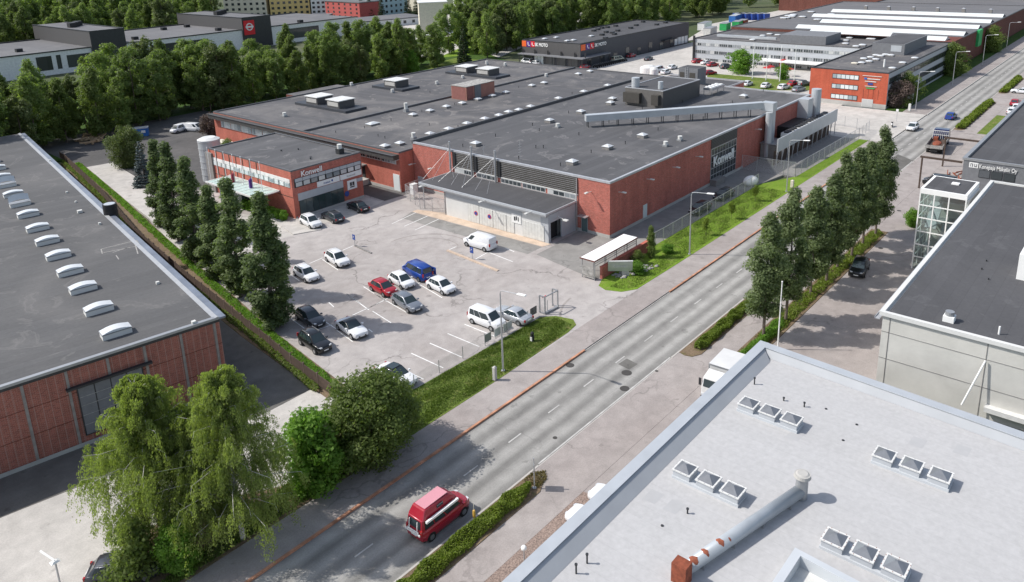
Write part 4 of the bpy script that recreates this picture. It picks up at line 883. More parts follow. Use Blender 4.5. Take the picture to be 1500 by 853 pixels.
for z in (1.6,3.2,4.9,6.6,8.2): m.box(TX0,TX1,TY1-.09,TY1+.01,z,z+.1)
m.build('tower_frame','white',WB)
MB().box(TX1-.5,TX1,TY0,TY1-.2,0,9.7).build('tower_wall','concrete_wall',WB); MB().box(TX0+.3,TX1-.5,TY0-.2,TY0+.05,0,9.7).build('tower_wall','white_panel',WB)
m=MB()
for z in (1.9,5.2,8.0): m.box(TX0+3.6,TX1-.5,TY0+.1,TY1-.3,z-.15,z)
for i in range(3):
    z=[0,1.9,5.2][i]; z2=[1.9,5.2,8.0][i]; m.bar((TX0+1,TY1-1.3-1.4*(i%2),z),(TX0+3.8,TY1-1.3-1.4*(i%2),z2-.1),1.2,.18)
m.build('stair','coping_light',WB)
MB().box(107.6,112,9,14.8,-.2,7.2).build('low_wing','white_panel',WB)

# ---- workshop with lettering, upper right
KB=thing('workshop','dark grey workshop with flat dark roof and white lettering above its windows','workshop',(131.4,23.2,0))
MB().box(131.4,186,-20,23.1,-.3,5.7).build('wall','grey_render',KB)
MB().quad((131.7,-20,5.72),(185.7,-20,5.72),(185.7,22.7,5.72),(131.7,22.7,5.72)).build('roof','roof_charcoal',KB)
m=MB(); m.box(131.3,186.1,22.75,23.3,5.7,6.05); m.box(131.3,131.65,-20,22.75,5.7,6.05); m.build('roof_edge','grey_metal',KB)
text('Konepaja Mäkelin Oy','sign_lettering',.86,'white',(131.3,20.95,4.75),(0,-1,0),(0,0,1),KB,.06,.008,sx=.66)
lg=face_box(MB(),'x',131.4,21.1,22.3,4.65,5.45,.05).build('logo_panel','white',KB); m=MB()
for q in ((21.25,21.62,4.8,5.3),(21.78,22.15,4.8,5.3)): face_box(m,'x',131.35,*q,.02)
m.build('logo_mark','grey_render',lg); m=MB(); face_box(m,'x',131.33,21.35,21.5,4.95,5.3,.02); face_box(m,'x',131.33,21.9,22.05,4.8,5.15,.02); m.build('logo_detail','white',lg)
for k in range(3): window(KB,'x',131.4,20.9-1.62*k-1.5,20.9-1.62*k,3.3,4.5,frame='dark_metal',pane='window_mixed',n=1)
GT=thing('pipe_gantry','brown steel gantry beam on two posts beside the grey workshop','gantry',(131.6,29.2,0))
for q in (131.6,146.6): MB().bar((q,28.9,0),(q,28.9,5.05),.22).build('post','wood_dark',GT); MB().bar((q,29.2,5.2),(q,23.3,5.2),.24,.3).build('beam','wood_dark',GT)

# ---- dark motorcycle shop hall
SK=building('vehicle_shop','long charcoal clad shop hall with coloured logo panels under its roof edge','x' if 0 else 202.3,273.5,146.5,170.6,8.0,'anthracite','roof_charcoal','dark_metal','shop',par=.35)
face_box(MB(),'x',202.3,146.46,170.6,3.4,7.65,.04).build('cladding','charcoal_panel',SK)
def logo_row(axis,c,a,sgn,z0,z1,s):
    L=[('orange',0,1.6),('purple',1.75,1.5),('sign_red',3.3,1.5)]
    for mt,o,wd in L:
        b=face_box(MB(),axis,c,*(sorted((a+sgn*o*s,a+sgn*(o+wd)*s))),z0,z1,.12).build('logo_panel',mt,SK)
        if mt!='orange':
            m=MB(); q=a+sgn*(o+.45)*s; face_box(m,axis,c-.12,*sorted((q,q+sgn*.25*s)),z0+.35,z1-.4,.03); face_box(m,axis,c-.12,*sorted((q,q+sgn*.75*s)),z0+.35,z0+.6,.03); m.build('logo_mark','white',b)
logo_row('x',202.3,170.7,-1,5.7,7.6,1.15)
logo_row('y',146.5,202.6,1,5.6,7.5,1.5)
text('SK MOTO','sign_lettering',1.55,'white',(202.2,165.1,6.1),(0,-1,0),(0,0,1),SK,.1,.04,sx=.8)
text('SK MOTO','sign_lettering',1.5,'white',(210.2,146.4,6.0),(1,0,0),(0,0,1),SK,.1,.04,sx=1.0)
m=MB(); m.box(199.8,202.3,143.9,170.8,3.3,3.6); m.box(202.3,216,144.0,146.5,3.3,3.6); m.build('canopy','grey_render',SK)
m=MB()
for y in (144.3,148.5,154,159.5,165,170.3): m.bar((200.1,y,0),(200.1,y,3.3),.18); m.bar((201.9,y,3.6),(201.9,y,5.0),.3)
for x in (205,210,215.5): m.bar((x,144.2,0),(x,144.2,3.3),.18)
m.build('canopy_post','dark_metal',SK)
for k in range(5): window(SK,'x',202.3,147.5+k*4.7,151.4+k*4.7,.2,3.0,frame='dark_metal',pane='window_dark' if k!=3 else 'window_pale',n=3)
for k in range(8): window(SK,'y',146.5,206+k*7.6,208.4+k*7.6,.1,3.6 if k%2 else 2.6,frame='black',pane='window_dark',n=1,name='door',pn='door_panel')
m=MB(); m.box(253,262,145.0,146.5,3.0,3.3); m.build('canopy','dark_metal',SK)
for k in range(4): window(SK,'y',146.5,262.6+k*2.6,264.8+k*2.6,.3,3.0,frame='galv',pane='window_pale',n=2)
for px,py in ((798,58),(815,56),(831,61),(840,60),(866,54),(882,52),(888,48),(900,51),(870,46),(876,44),(882,42),(890,41),(902,39),(924,42),(932,38),(942,33),(962,37),(975,34),(897,49),(905,46),(887,57)):
    x,y=at_roof(px,py,7.7); MB().box(x-.8,x+.8,y-.6,y+.6,7.65,8.3).build('roof_vent','dark_metal',SK) if px not in(798,815,831,840,866) else skylight(SK,x,y,7.66,2,1.2,.3)

# ---- red office with sign cluster, white banded wing and the saw-tooth factory behind
RB=building('red_office','three storey office with bright red front, ribbon windows and a cluster of coloured signs','x' if 0 else 189.3,250,50.5,68.2,8.4,'facade_grey','roof_dark2','dark_metal','office building')
face_box(MB(),'x',189.3,50.45,68.25,1.0,8.15,.06).build('red_front','brick_orange',RB); face_box(MB(),'x',189.3,50.45,68.25,-.1,1.0,.08).build('plinth','concrete',RB)
for z in (6.15,3.75,1.3):
    window(RB,'x',189.24,56.9,63.0,z,z+1.15,n=6,frame='dark_metal',pane='window_pale',fw=.12)
bands=[(7.0,5.55),(4.25,2.95),(1.7,.4)]
for hi,lo in bands:
    for k in range(20): window(RB,'y',50.5,190.2+k*2.96,193.0+k*2.96,lo,hi,n=2,frame='dark_metal',pane='window_dark',fw=.12)
for k,(y0_,y1_,z0_,z1_,mt) in enumerate(((51.9,56.1,7.32,7.44,'offwhite'),(52.2,55.0,6.6,6.8,'offwhite'),(55.1,55.7,6.5,6.95,'blue_paint'),(53.0,55.5,6.0,6.18,'offwhite'),(53.7,54.8,5.3,5.75,'blue_sign'),(52.8,55.4,4.9,5.02,'offwhite'),(53.2,55.1,4.4,4.65,'green_paint'))):
    face_box(MB(),'x',189.24,y0_,y1_,z0_,z1_,.12).build('sign_strip',mt,RB)
m=MB()
for y in (52.3,53.4,54.5,55.6): face_box(m,'x',189.24,y,y+.06,2.0,4.3,.03)
m.build('sign_rail','brick_brown',RB)
window(RB,'x',189.24,53.3,55.8,0,1.9,n=2,frame='coping_pale',pane='window_mixed',name='door',pn='door_panel')
pr_=MB().box(220,242,55.5,63.5,8.1,11.0).build('roof_plant_room','grey_render',RB); MB().quad((220.3,55.8,11.02),(241.7,55.8,11.02),(241.7,63.2,11.02),(220.3,63.2,11.02)).build('roof','roof_charcoal',pr_)
face_box(MB(),'x',220,56.2,58.8,9,10.6,.05).build('louver','duct_blue',pr_)
for px,py in ((1252,94),(1262,93),(1273,91),(1265,87),(1275,85),(1283,88),(1290,83),(1297,81),(1305,82),(1283,82),(1340,86),(1322,93),(1307,101)):
    x,y=at_roof(px,py,8.2); skylight(RB,x,y,8.12,1.6,1.6,.3,'cream' if px<1262 else 'dome_white',top='dome')
x,y=at_roof(1295,98,8.2); MB().cyl(x,y,8.1,10,.2,n=8).build('vent_pipe','white',RB)
WO=building('white_banded_office','three storey white banded office wing with long ribbon windows','x' if 0 else 235,262.5,68.5,124,7.4,'facade_grey','roof_dark2','coping','office building')
for z0_,z1_ in ((4.95,6.0),(2.4,3.6),(.0,1.0)):
    for k in range(18):
        if 68.5+k*3.05<124: window(WO,'x',235,69.2+k*3.05,72.1+k*3.05,z0_,z1_,n=4,frame='galv',pane='window_mixed',fw=.12)
face_box(MB(),'x',235,123.4,124,-.2,8.2,.5).build('end_fin','black',WO)
MB().box(231,235,70,100,2.0,2.4).build('entrance_canopy','facade_white',WO)
MB().box(232.5,234.9,92.5,93.5,0,2.6).build('entrance_pillar','red_paint',WO)
MB().box(238,251,82,96,7.1,9.6).build('roof_plant_room','grey_render',WO)
m=MB(); m.bar((240,98,8.0),(240,118,8.0),.9,.7); m.build('roof_duct','duct_blue',WO)
for k in range(12): x,y=237+rnd(0,20),70+rnd(0,11)+(28 if k>7 else 0); skylight(WO,x,y,7.15,1.8,1.8,.3,top='dome')
SH=building('sawtooth_factory','huge low factory with rows of pale saw-tooth rooflights and brick street front','x' if 0 else 262.6,378,50.5,124,8.5,'brick_brown','roof_far','coping','factory')
MB().box(250.1,262.5,50.5,68.2,-.2,8.45).build('link_wing','brick_brown',SH)
face_box(MB(),'y',50.5,250.2,378,2.2,8.2,.05).build('street_front','brick_brown',SH)
for x,ya,yb in ((247.9+1,58.5,68),(268,51.5,103),(288,51.5,102),(307,51.5,112),(328,51.5,112)):
    if x<250: continue
    m=MB(); h=1.0; b_=8.25
    for q in [0]: m.add([(x,ya,b_),(x,yb,b_),(x+2.5,yb,b_+h),(x+2.5,ya,b_+h),(x+6.5,ya,b_),(x+6.5,yb,b_)],[(0,1,2,3)][::-1]); 
    m.build('rooflight_row','sawtooth_white',SH)
    m=MB(); m.add([(x,ya,b_),(x,yb,b_),(x+2.5,yb,b_+h),(x+2.5,ya,b_+h),(x+6.5,ya,b_),(x+6.5,yb,b_)],[(3,2,5,4),(0,3,4),(1,5,2)]); m.build('rooflight_back','roof_far',SH)
for x,ya,yb in ((252,53,66),(256,69,94)):
    m=MB(); m.add([(x,ya,8.45),(x,yb,8.45),(x+2.5,yb,9.4),(x+2.5,ya,9.4),(x+6,ya,8.45),(x+6,yb,8.45)],[(0,1,2,3),(3,2,5,4),(0,3,4),(1,5,2)]); m.build('rooflight_row','sawtooth_white',SH)
for k in range(16): x,y=290+rnd(0,36),104+rnd(1,17)-(12 if k%3==0 else 0); skylight(SH,x,y,8.25,2.6,2.6,.4,top='dome') if y>104 or x<300 else None
for k in range(6): skylight(SH,342+rnd(0,3),58+k*9,8.25,1.2,1.2,1.4,'coping_light')
face_box(MB(),'y',50.5,281,286,3.5,8.6,.8).build('projecting_sign','green_paint',SH)
# block behind
BB=building('dark_office_block','dark office block with flat roof beyond the saw-tooth factory','x' if 0 else 378.5,420,51,110,8.4,'grey_render','roof_far','dark_metal')
for k in range(10): window(BB,'y',51,380+k*4,383.4+k*4,3.5,5.5,frame='black',pane='window_dark')
BR=building('brown_brick_block','tall windowless brown brick block behind the saw-tooth factory','x' if 0 else 412,470,60,168,16,'brick_brown','roof_far','coping')
face_box(MB(),'x',412,75,112,7.4,9.2,.2).build('blue_strip','blue_paint',BR)

# ---- car dealer in the trees, upper left
NB=thing('dealer_building','long white and charcoal dealership with a red sign box, behind the tree belt','dealership',(60,302,0))
MB().box(60,236,302,352,-.3,7.7).build('wall','facade_white',NB); MB().quad((60,302.4,7.75),(236,302.4,7.75),(236,352,7.75),(60,352,7.75)).build('roof','roof_far',NB)
m=MB(); m.box(60,236,301.8,302.4,7.6,8.0); m.box(60,236,351.6,352.2,7.6,8.2); m.build('coping','dark_metal',NB)
for a,b in ((96,101),(102.5,104),(106,114),(136,160),(196,214)): window(NB,'y',302,a,b,1.5,6.4 if a<105 else 5.9,frame='black',pane='window_dark',n=3)
ax0,az=onY(130,47,301.5); ax1,_=onY(181,42.5,301.5)
def upbox(x0,x1,y0,y1,z,mt='charcoal_panel',nm='upper_storey'):
    b=MB().box(x0,x1,y0,y1,.0,z).build(nm,mt,NB); MB().quad((x0+.5,y0+.5,z+.03),(x1-.5,y0+.5,z+.03),(x1-.5,y1-.5,z+.03),(x0+.5,y1-.5,z+.03)).build('roof','roof_far',b)
    m=MB(); m.box(x0-.1,x1+.1,y0-.1,y0+.4,z,z+.3); m.box(x0-.1,x0+.4,y0+.4,y1,z,z+.3); m.box(x1-.4,x1+.1,y0+.4,y1,z,z+.3); m.build('coping','dark_metal',b)
    for k in range(3): MB().box(x0+3+k*(x1-x0-8)/2,x0+5.5+k*(x1-x0-8)/2,(y0+y1)/2+k*3-3,(y0+y1)/2+k*3,z,z+1.8).build('roof_unit','black',b)
    return b
bx1=upbox(ax0,ax1,301.2,357,az); face_box(MB(),'y',301.2,ax0,ax1,0,az,.05).build('front','dark_metal',bx1)
bx0,bz=onY(353,27,301.5); bx1_,_=onY(392,24,301.5)
b2=upbox(bx0,bx1_+1,301.2,357,bz); face_box(MB(),'y',301.2,bx0,bx1_+1,0,bz,.05).build('front','dark_metal',b2)
sx0,sz1=onY(356,31,301); sx1,sz0=onY(374,50,301)
sb=face_box(MB(),'y',301.15,sx0,sx1,sz0,sz1,.3).build('sign_box','sign_red',NB)
m=MB(); cx,cz=(sx0+sx1)/2,(sz0+sz1)/2+.3; r=(sx1-sx0)*.27
for k in range(24):
    a,b=(2*math.pi*q/24 for q in (k,k+1)); m.bar((cx+r*math.cos(a),300.8,cz+r*math.sin(a)),(cx+r*math.cos(b),300.8,cz+r*math.sin(b)),.35,.45)
m.box(cx-r*1.35,cx+r*1.35,300.6,300.82,cz-.35,cz+.35); m.build('ring_emblem','white',sb)
for px,py in ((28,76),(198,58),(320,45),(274,40),(240,44),(440,33)): x,y=at_roof(px,py,7.8); MB().box(x-1,x+1,y-1,y+1,7.7,8.9).build('roof_vent','black',NB)

# ---- far apartment blocks and other distant buildings
def far_block(name,label,cat,pl_,pr_,top,depth,wall,roof='roof_far',rows=3,cols=6,win='window_dark',group=None):
    a=G(*pl_); b=G(*pr_); ang=math.atan2(b[1]-a[1],b[0]-a[0]); w_=math.hypot(b[0]-a[0],b[1]-a[1])
    # height from the top pixel above the left base point
    d=ray(*top); rr=math.hypot(a[0],a[1]); t=rr/math.hypot(d[0],d[1]); h=max(3,H+d[2]*t)
    o=thing(name,label,cat,(a[0],a[1],0),ang,group)
    MB().box(0,w_,0,depth,-.4,h).build('wall',wall,o,local=True); MB().box(-.3,w_+.3,-.3,depth+.3,h,h+.4).build('roof',roof,o,local=True)
    for j in range(rows):
        for i in range(cols):
            x=w_*(i+.5)/cols; z=h*(j+.5)/rows; ww=min(1.6,w_/cols*.55); hh=min(1.5,h/rows*.5)
            MB().box(x-ww/2,x+ww/2,-.06,.0,z-hh/2,z+hh/2).build('window',win,o,local=True)
    return o
fb=far_block
fb('apartment_block','cream apartment block behind the dealership, left of the yellow one','apartment block',(330,26),(392,24),(330,-12),14,'cream',rows=5,cols=7)
fb('apartment_block','yellow and white apartment block behind the dealership','apartment block',(397,24),(455,21),(397,-14),14,'facade_yellow',rows=5,cols=7)
fb('apartment_block','white apartment block between the yellow and the red blocks','apartment block',(457,21),(492,19),(457,-12),14,'facade_white',rows=5,cols=5)
fb('apartment_block','dark red apartment block beyond the car dealership roof','apartment block',(478,25),(528,29),(478,2),14,'facade_red',rows=4,cols=6)
fb('apartment_block','pale blue apartment block beyond the tree belt','apartment block',(542,25),(598,18),(542,-9),14,'facade_blue',rows=4,cols=8)
fb('apartment_block','olive coloured apartment block behind the cream windowless tower','apartment block',(612,16),(652,12),(612,-14),14,'cream',rows=4,cols=5)
fb('apartment_block','white apartment block just left of the far brick block','apartment block',(678,22),(705,20),(678,-14),14,'facade_white',rows=5,cols=4)
fb('apartment_block','reddish apartment block at the edge of the far trees','apartment block',(706,19),(722,17),(706,-14),12,'pink_brick',rows=5,cols=2)
fb('low_shop','low grey shop roof in front of the far apartment blocks','shop',(385,36),(480,33),(385,27),14,'grey_render','roof_far',1,6)
fb('low_shop','low grey hall with white roof hatches behind the tree belt','shop',(520,44),(625,34),(520,34),24,'facade_white','roof_far',1,8)
fb('low_shop','low white hall at the top centre beyond the tree clump','shop',(775,14),(838,10),(775,5),20,'facade_blue','roof_far',1,8)
TW=fb('block_tower','cream block shaped tower with dark louvred base among the far trees','tower',(616,52),(657,50),(618,5),14,'cream','white',0,0)
a=G(640,50); 
MB().box(14,22,-.3,-.05,1,9).build('louver_panel','dark_metal',TW,local=True)
fb('far_hall','large hall with dark roof at the top of the picture beyond the poplars','hall',(820,8),(905,6),(820,1),22,'grey_render','roof_far',1,8)
# far road and car lot
far_road=[G(*p)[:2] for p in ((625,98),(690,96),(760,55),(900,24),(760,20),(690,45),(620,62))]
slab('far_road',[(185,200),(207,187),(300,225),(420,262),(420,300),(300,262),(232,243),(196,215)],-.05,'concrete_ground')
slab('car_lot',[(225,258),(262,246),(330,285),(345,330),(270,330)],-.04,'concrete_ground')
slab('grass_verge',[(196,206),(213,199),(235,219),(232,224)],0.02,'grass_bright'); slab('grass_verge',[(216,236),(232,228),(262,243),(250,252)],0.02,'grass_bright')
slab('container_yard',[(330,96),(420,112),(412,168),(340,170),(276,150),(330,146)],.0,'concrete_ground')
ORDS='first second third fourth fifth sixth seventh eighth ninth tenth eleventh twelfth thirteenth fourteenth fifteenth sixteenth seventeenth eighteenth nineteenth'.split()
TENS={2:'twenty',3:'thirty',4:'forty',5:'fifty',6:'sixty',7:'seventy',8:'eighty',9:'ninety'}
def ordw(k):
    if k<20: return ORDS[k-1]
    t,u=divmod(k,10); return (TENS[t][:-1]+'ieth') if u==0 else TENS[t]+'-'+ORDS[u-1]
# ================================================================== VEHICLES
# every kind is built once with its parts, in its own frame: +x is the front, z=0 the road
KINDS={ # L, W, H, belt, windscreen base, roof front, roof rear, rear-glass base (x from the middle), bonnet height
 'suv':  (4.5,1.85,1.66,1.02,1.00,.30,-1.55,-1.95,.98,.33),
 'wagon':(4.7,1.82,1.47,.94,1.05,.30,-1.60,-2.10,.90,.31),
 'hatch':(4.2,1.78,1.50,.93,1.05,.35,-1.25,-1.80,.92,.31),
 'sedan':(4.75,1.84,1.42,.92,1.00,.20,-.95,-1.70,.88,.32),
 'coupe':(4.6,1.86,1.38,.92,.80,.05,-.75,-1.65,.88,.33),
 'mpv':  (4.5,1.80,1.84,1.06,1.30,.75,-1.95,-2.12,1.02,.31),
 'van':  (5.0,1.95,1.97,1.15,1.75,1.00,-2.38,-2.44,1.10,.33),
 'bus':  (4.9,1.86,1.94,1.12,1.70,1.05,-2.25,-2.38,1.05,.33),
}
def loft(m,st):
    b=len(m.v); n=len(st[0]); 
    for s in st: m.v+= [tuple(q) for q in s]
    for i in range(len(st)-1):
        for k in range(n): m.f.append((b+i*n+k,b+(i+1)*n+k,b+(i+1)*n+(k+1)%n,b+i*n+(k+1)%n))
    m.f.append(tuple(b+k for k in range(n))); e=b+(len(st)-1)*n; m.f.append(tuple(e+k for k in range(n-1,-1,-1)))
def car(kind,colour,roof=None,glassroof=False,panelvan=False,name='parked_car',wheels=True):
    L,W,Hh,belt,xa,xb,xc,xd,hood,wr=KINDS[kind]; belt-=.04; xa+=.12; cm=CP[colour]; root=thing(name,'','car')
    K=dict(parent=root,local=True); hl=L/2; hw=W/2
    m=MB(); st=[]
    for x,wk,zb,zt in ((hl,.66,.38,hood-.28),(hl-.12,.84,.28,hood-.14),(hl-.5,.95,.22,hood-.05),(xa+.1,.99,.20,belt-.01),(0,1.0,.20,belt),(xd+.3,.99,.20,belt+.01),(-hl+.35,.96,.24,belt-.0),(-hl+.08,.88,.3,belt-.1),(-hl,.74,.42,belt-.28)):
        w_=hw*wk; zm=(zb+zt)/2
        st.append([(x,-w_*.9,zb),(x,-w_,zm*.92),(x,-w_*.985,zt-.14),(x,-w_*.90,zt),(x,0,zt+.03),(x,w_*.90,zt),(x,w_*.985,zt-.14),(x,w_,zm*.92),(x,w_*.9,zb)])
    loft(m,st); body=m.build('body',cm,smooth=False,bevel=.035,**K)
    for p in body.data.polygons: p.use_smooth=True
    # cabin
    bw=hw*.93; tw=hw*(.73 if kind not in('van','bus','mpv') else .82); zt=Hh
    g=MB(); st=[]
    def ringc(x,wb,wt,z): return [(x,-wb,belt-.03),(x,-wt,z-.05),(x,-wt*.8,z),(x,wt*.8,z),(x,wt,z-.05),(x,wb,belt-.03)]
    v=[(xa,-bw*.92,belt-.03),(xa,bw*.92,belt-.03),(xd,bw*.92,belt-.03),(xd,-bw*.92,belt-.03),(xb,-tw,zt-.06),(xb,tw,zt-.06),(xc,tw,zt-.06),(xc,-tw,zt-.06)]
    mid=(xb+xc)/2
    g.add([(xa,-bw*.9,belt-.04),(xa,bw*.9,belt-.04),(0,bw,belt-.04),(xd,bw*.92,belt-.04),(xd,-bw*.92,belt-.04),(0,-bw,belt-.04),
           (xb,-tw*.94,zt-.07),(xb,tw*.94,zt-.07),(mid,tw,zt-.04),(xc,tw*.93,zt-.08),(xc,-tw*.93,zt-.08),(mid,-tw,zt-.04),
           (xb-.15,0,zt-.02),(mid,0,zt),(xc+.1,0,zt-.03)],
          [(0,1,7,6),(1,2,8,7),(2,3,9,8),(3,4,10,9),(4,5,11,10),(5,0,6,11),(6,7,12),(7,8,13,12),(8,9,14,13),(9,10,14),(10,11,13,14),(11,6,12,13)])
    cab=g.build('cabin',CP[roof] if roof else cm,bevel=.04,**K)
    for p in cab.data.polygons: p.use_smooth=True
    def inset(q,u0,u1,v0,v1,off=.022):
        q=[Vector(p) for p in q]; n=(q[1]-q[0]).cross(q[3]-q[0]).normalized()
        f=lambda u,v_: (q[0]*(1-u)+q[1]*u)*(1-v_)+(q[3]*(1-u)+q[2]*u)*v_+n*off
        return [f(u0,v0),f(u1,v0),f(u1,v1),f(u0,v1)]
    V=[Vector(p) for p in g.v]
    def glass(nm,quads):
        m=MB()
        for q in quads: m.quad(*q)
        return m.build(nm,'car_glass',**K)
    glass('windscreen',[inset((V[0],V[1],V[7],V[6]),.05,.95,.06,.96)])
    if not panelvan: glass('rear_window',[inset((V[3],V[4],V[10],V[9]),.10,.90,.18,.90)])
    for s,(f1,f2) in (('r',((V[5],V[0],V[6],V[11]),(V[4],V[5],V[11],V[10]))),('l',((V[1],V[2],V[8],V[7]),(V[2],V[3],V[9],V[8])))):
        if s=='r': q=[inset(f1,.03 if not panelvan else .45,.82,.12,.90)]+([] if panelvan else [inset(f2,.12,.50,.12,.90),inset(f2,.54,.98,.12,.90)])
        else: q=[inset(f1,.18,.97 if not panelvan else .55,.12,.90)]+([] if panelvan else [inset(f2,.02,.46,.12,.90),inset(f2,.50,.88,.12,.90)])
        glass('side_window',q)
    if glassroof: 
        m=MB(); m.quad((xb-.1,-tw*.75,zt+.0),(xb-.1,tw*.75,zt+.0),(xc+.1,tw*.75,zt+.0),(xc+.1,-tw*.75,zt+.0)); m.build('roof_glass','car_glass',**K)
    m=MB(); 
    m.box(-hl+.25,hl-.25,-hw*.86,hw*.86,.16,.34)
    wx=(hl-.85,-hl+.85)
    for x in wx:
        for s in (-1,1): m.tube([(x,s*(hw*.90),wr),(x,s*(hw*1.003),wr)],wr*1.16,18)
    m.box(hl-.06,hl+.01,-hw*.5,hw*.5,.38,.52); m.build('underbody','plastic_dark',**K)
    w0=None
    for x in wx:
        for s in (-1,1):
            t=MB().tube([(x,s*(hw*.84),wr),(x,s*(hw*1.02),wr)],wr,18).build('wheel','tyre',**K); MB().tube([(x,s*(hw*1.0),wr),(x,s*(hw*1.03),wr)],wr*.64,14).build('rim','rim_metal',t,local=True)
    for s in (-1,1):
        MB().prism([(hl-.34,s*hw*.86),(hl-.06,s*hw*.70),(hl-.035,s*hw*.44),(hl-.10,s*hw*.44)][::s],hood-.30,hood-.115).build('headlight','lamp_clear',**K)
        zz=(belt-.32,belt-.06) if kind not in('van','bus','mpv','suv') else (belt-.30,belt+.12)
        MB().box(-hl-.0,-hl+.13,s*hw*.66,s*hw*.86,*zz).build('taillight','lamp_red',**K)
        MB().box(xa-.38,xa-.22,s*hw*.92,s*(hw+.16),belt+.0,belt+.14).build('mirror',cm,**K)
    MB().box(hl-.0,hl+.02,-.26,.26,.42,.53).build('number_plate','white',**K); MB().box(-hl-.02,-hl+.02,-.26,.26,.6,.71).build('number_plate','white',**K)
    if kind in('wagon','suv'):
        m=MB()
        for s in (-1,1): m.bar((xb-.2,s*tw*.86,zt+.01),(xc+.2,s*tw*.86,zt+.0),.03,.05)
        m.build('roof_rail','grey_metal',**K)
    return root
PROTO={}
def put(kind,colour,x,y,ang,label,group=None,cat='car',name='parked_car',z=0.,**k):
    key=(kind,colour,name,tuple(sorted(k.items())))
    if key in PROTO: o=tree_copy(PROTO[key],(x,y,z),math.radians(ang))
    else:
        o=car(kind,colour,name=name,**k); PROTO[key]=o; o.location=(x,y,z); o.rotation_euler=(0,0,math.radians(ang))
    o['label']=label; o['category']=cat
    if group: o['group']=group
    return o
GL='cars parked in the lot'
def pc(px,py,z=.75): g=G(px,py,z); return g[0],g[1]
lot=[('suv','white',494,378,-100,'white compact car with dark windows, alone beside the narrow kerb island with a blue sign',{}),
 ('wagon','white',448,399,-99,'white estate car with roof rails, nearest the poplars in the second row from the office',{}),
 ('hatch','red',561,420,-96,'red hatchback, the only red car in the parking lot',{}),
 ('hatch','white',588,409,-100,'white hatchback between the red hatchback and the blue van',{}),
 ('hatch','white',646,417,-96,'white hatchback just below the blue parking sign, right of the blue van',{}),
 ('wagon','grey',596,441,-100,'grey car parked nose out directly in front of the red hatchback',{}),
 ('wagon','darkgrey',454,463,-98,'dark grey estate car in the tree shade behind the black off-roader',{}),
 ('coupe','white',515,478,-99,'white coupe with a black roof parked in the tree shade',{'roof':'black'}),
 ('suv','black',461,499,-95,'black off-roader nearest the dark fence with silver bumper trim',{}),
 ('sedan','white',580,547,-90,'white car with a full glass roof half hidden by the bushy tree',{'glassroof':True,'roof':'black'}),
 ('mpv','white',713,467,-90,'white tall family van at the mesh fence beside the silver saloon',{}),
 ('sedan','silver',751,459,90,'silver saloon seen from behind, last car before the gate frame',{}),
 ('suv','white',455,324,-98,'white off-roader in front of the office shopfront corner',{}),
 ('wagon','darkgrey',487,316,83,'dark estate car in the middle of the three cars by the office',{}),
 ('sedan','black',524,301,82,'black saloon in the right-hand place of the three by the office',{})]
for kd,co,px,py,a,lb,k in lot:
    x,y=pc(px,py,.7); put(kd,co,x,y,a,lb,GL,**k)
x,y=pc(703,353,.9); put('van','white',x,y,90,'white panel van with plain sides parked below the gatehouse',GL,'van','panel_van',panelvan=True)
x,y=pc(611,395,.9); put('bus','blue',x,y,81,'bright blue minibus, the only blue vehicle in the parking lot',GL,'van','passenger_van')
x,y=pc(1337,186,.5); put('hatch','white',x,y,180,'white hatchback driving towards the camera on the street','vehicles driving on the street',name='moving_car',z=-.1)
x,y=pc(1393,170,.5); put('hatch','blue',x,y,0,'blue car driving away on the street before the far hedge','vehicles driving on the street',name='moving_car',z=-.1)
x,y=pc(1259,390,.8); put('suv','black',x,y,188,'black off-roader parked in the long tree shadows beside the row of street trees')
put('bus','black',134.5,26.6,90,'black van parked under the brown gantry beside the grey workshop',name='parked_van',cat='van')
x,y=G(1046,291)[:2]; put('wagon','black',101.5,51.6,180,'black car behind the mesh fence, the nearer of two beside the brick hall','cars beside the brick hall')
put('wagon','black',109.5,51.7,180,'black car behind the mesh fence, the farther of two beside the brick hall','cars beside the brick hall')
put('hatch','white',40.3,26.3,90,'white car mostly hidden behind the pale roof parapet, the farther one','cars behind the pale building')
put('hatch','white',37.5,26.3,90,'white car mostly hidden behind the pale roof parapet, the nearer one','cars behind the pale building')
x,y=pc(284,186,1.); put('van','white',x,y,-70,'white high van in front of the dark red tree',name='panel_van',cat='van',panelvan=True)
x,y=pc(262,189,.7); put('mpv','white',x,y,200,'small white van left of the high white van behind the office',name='parked_van',cat='van')
x,y=pc(182,828,.8); put('wagon','darkgrey',x,y,-40,'dark car half hidden under the big birch at the lower left')
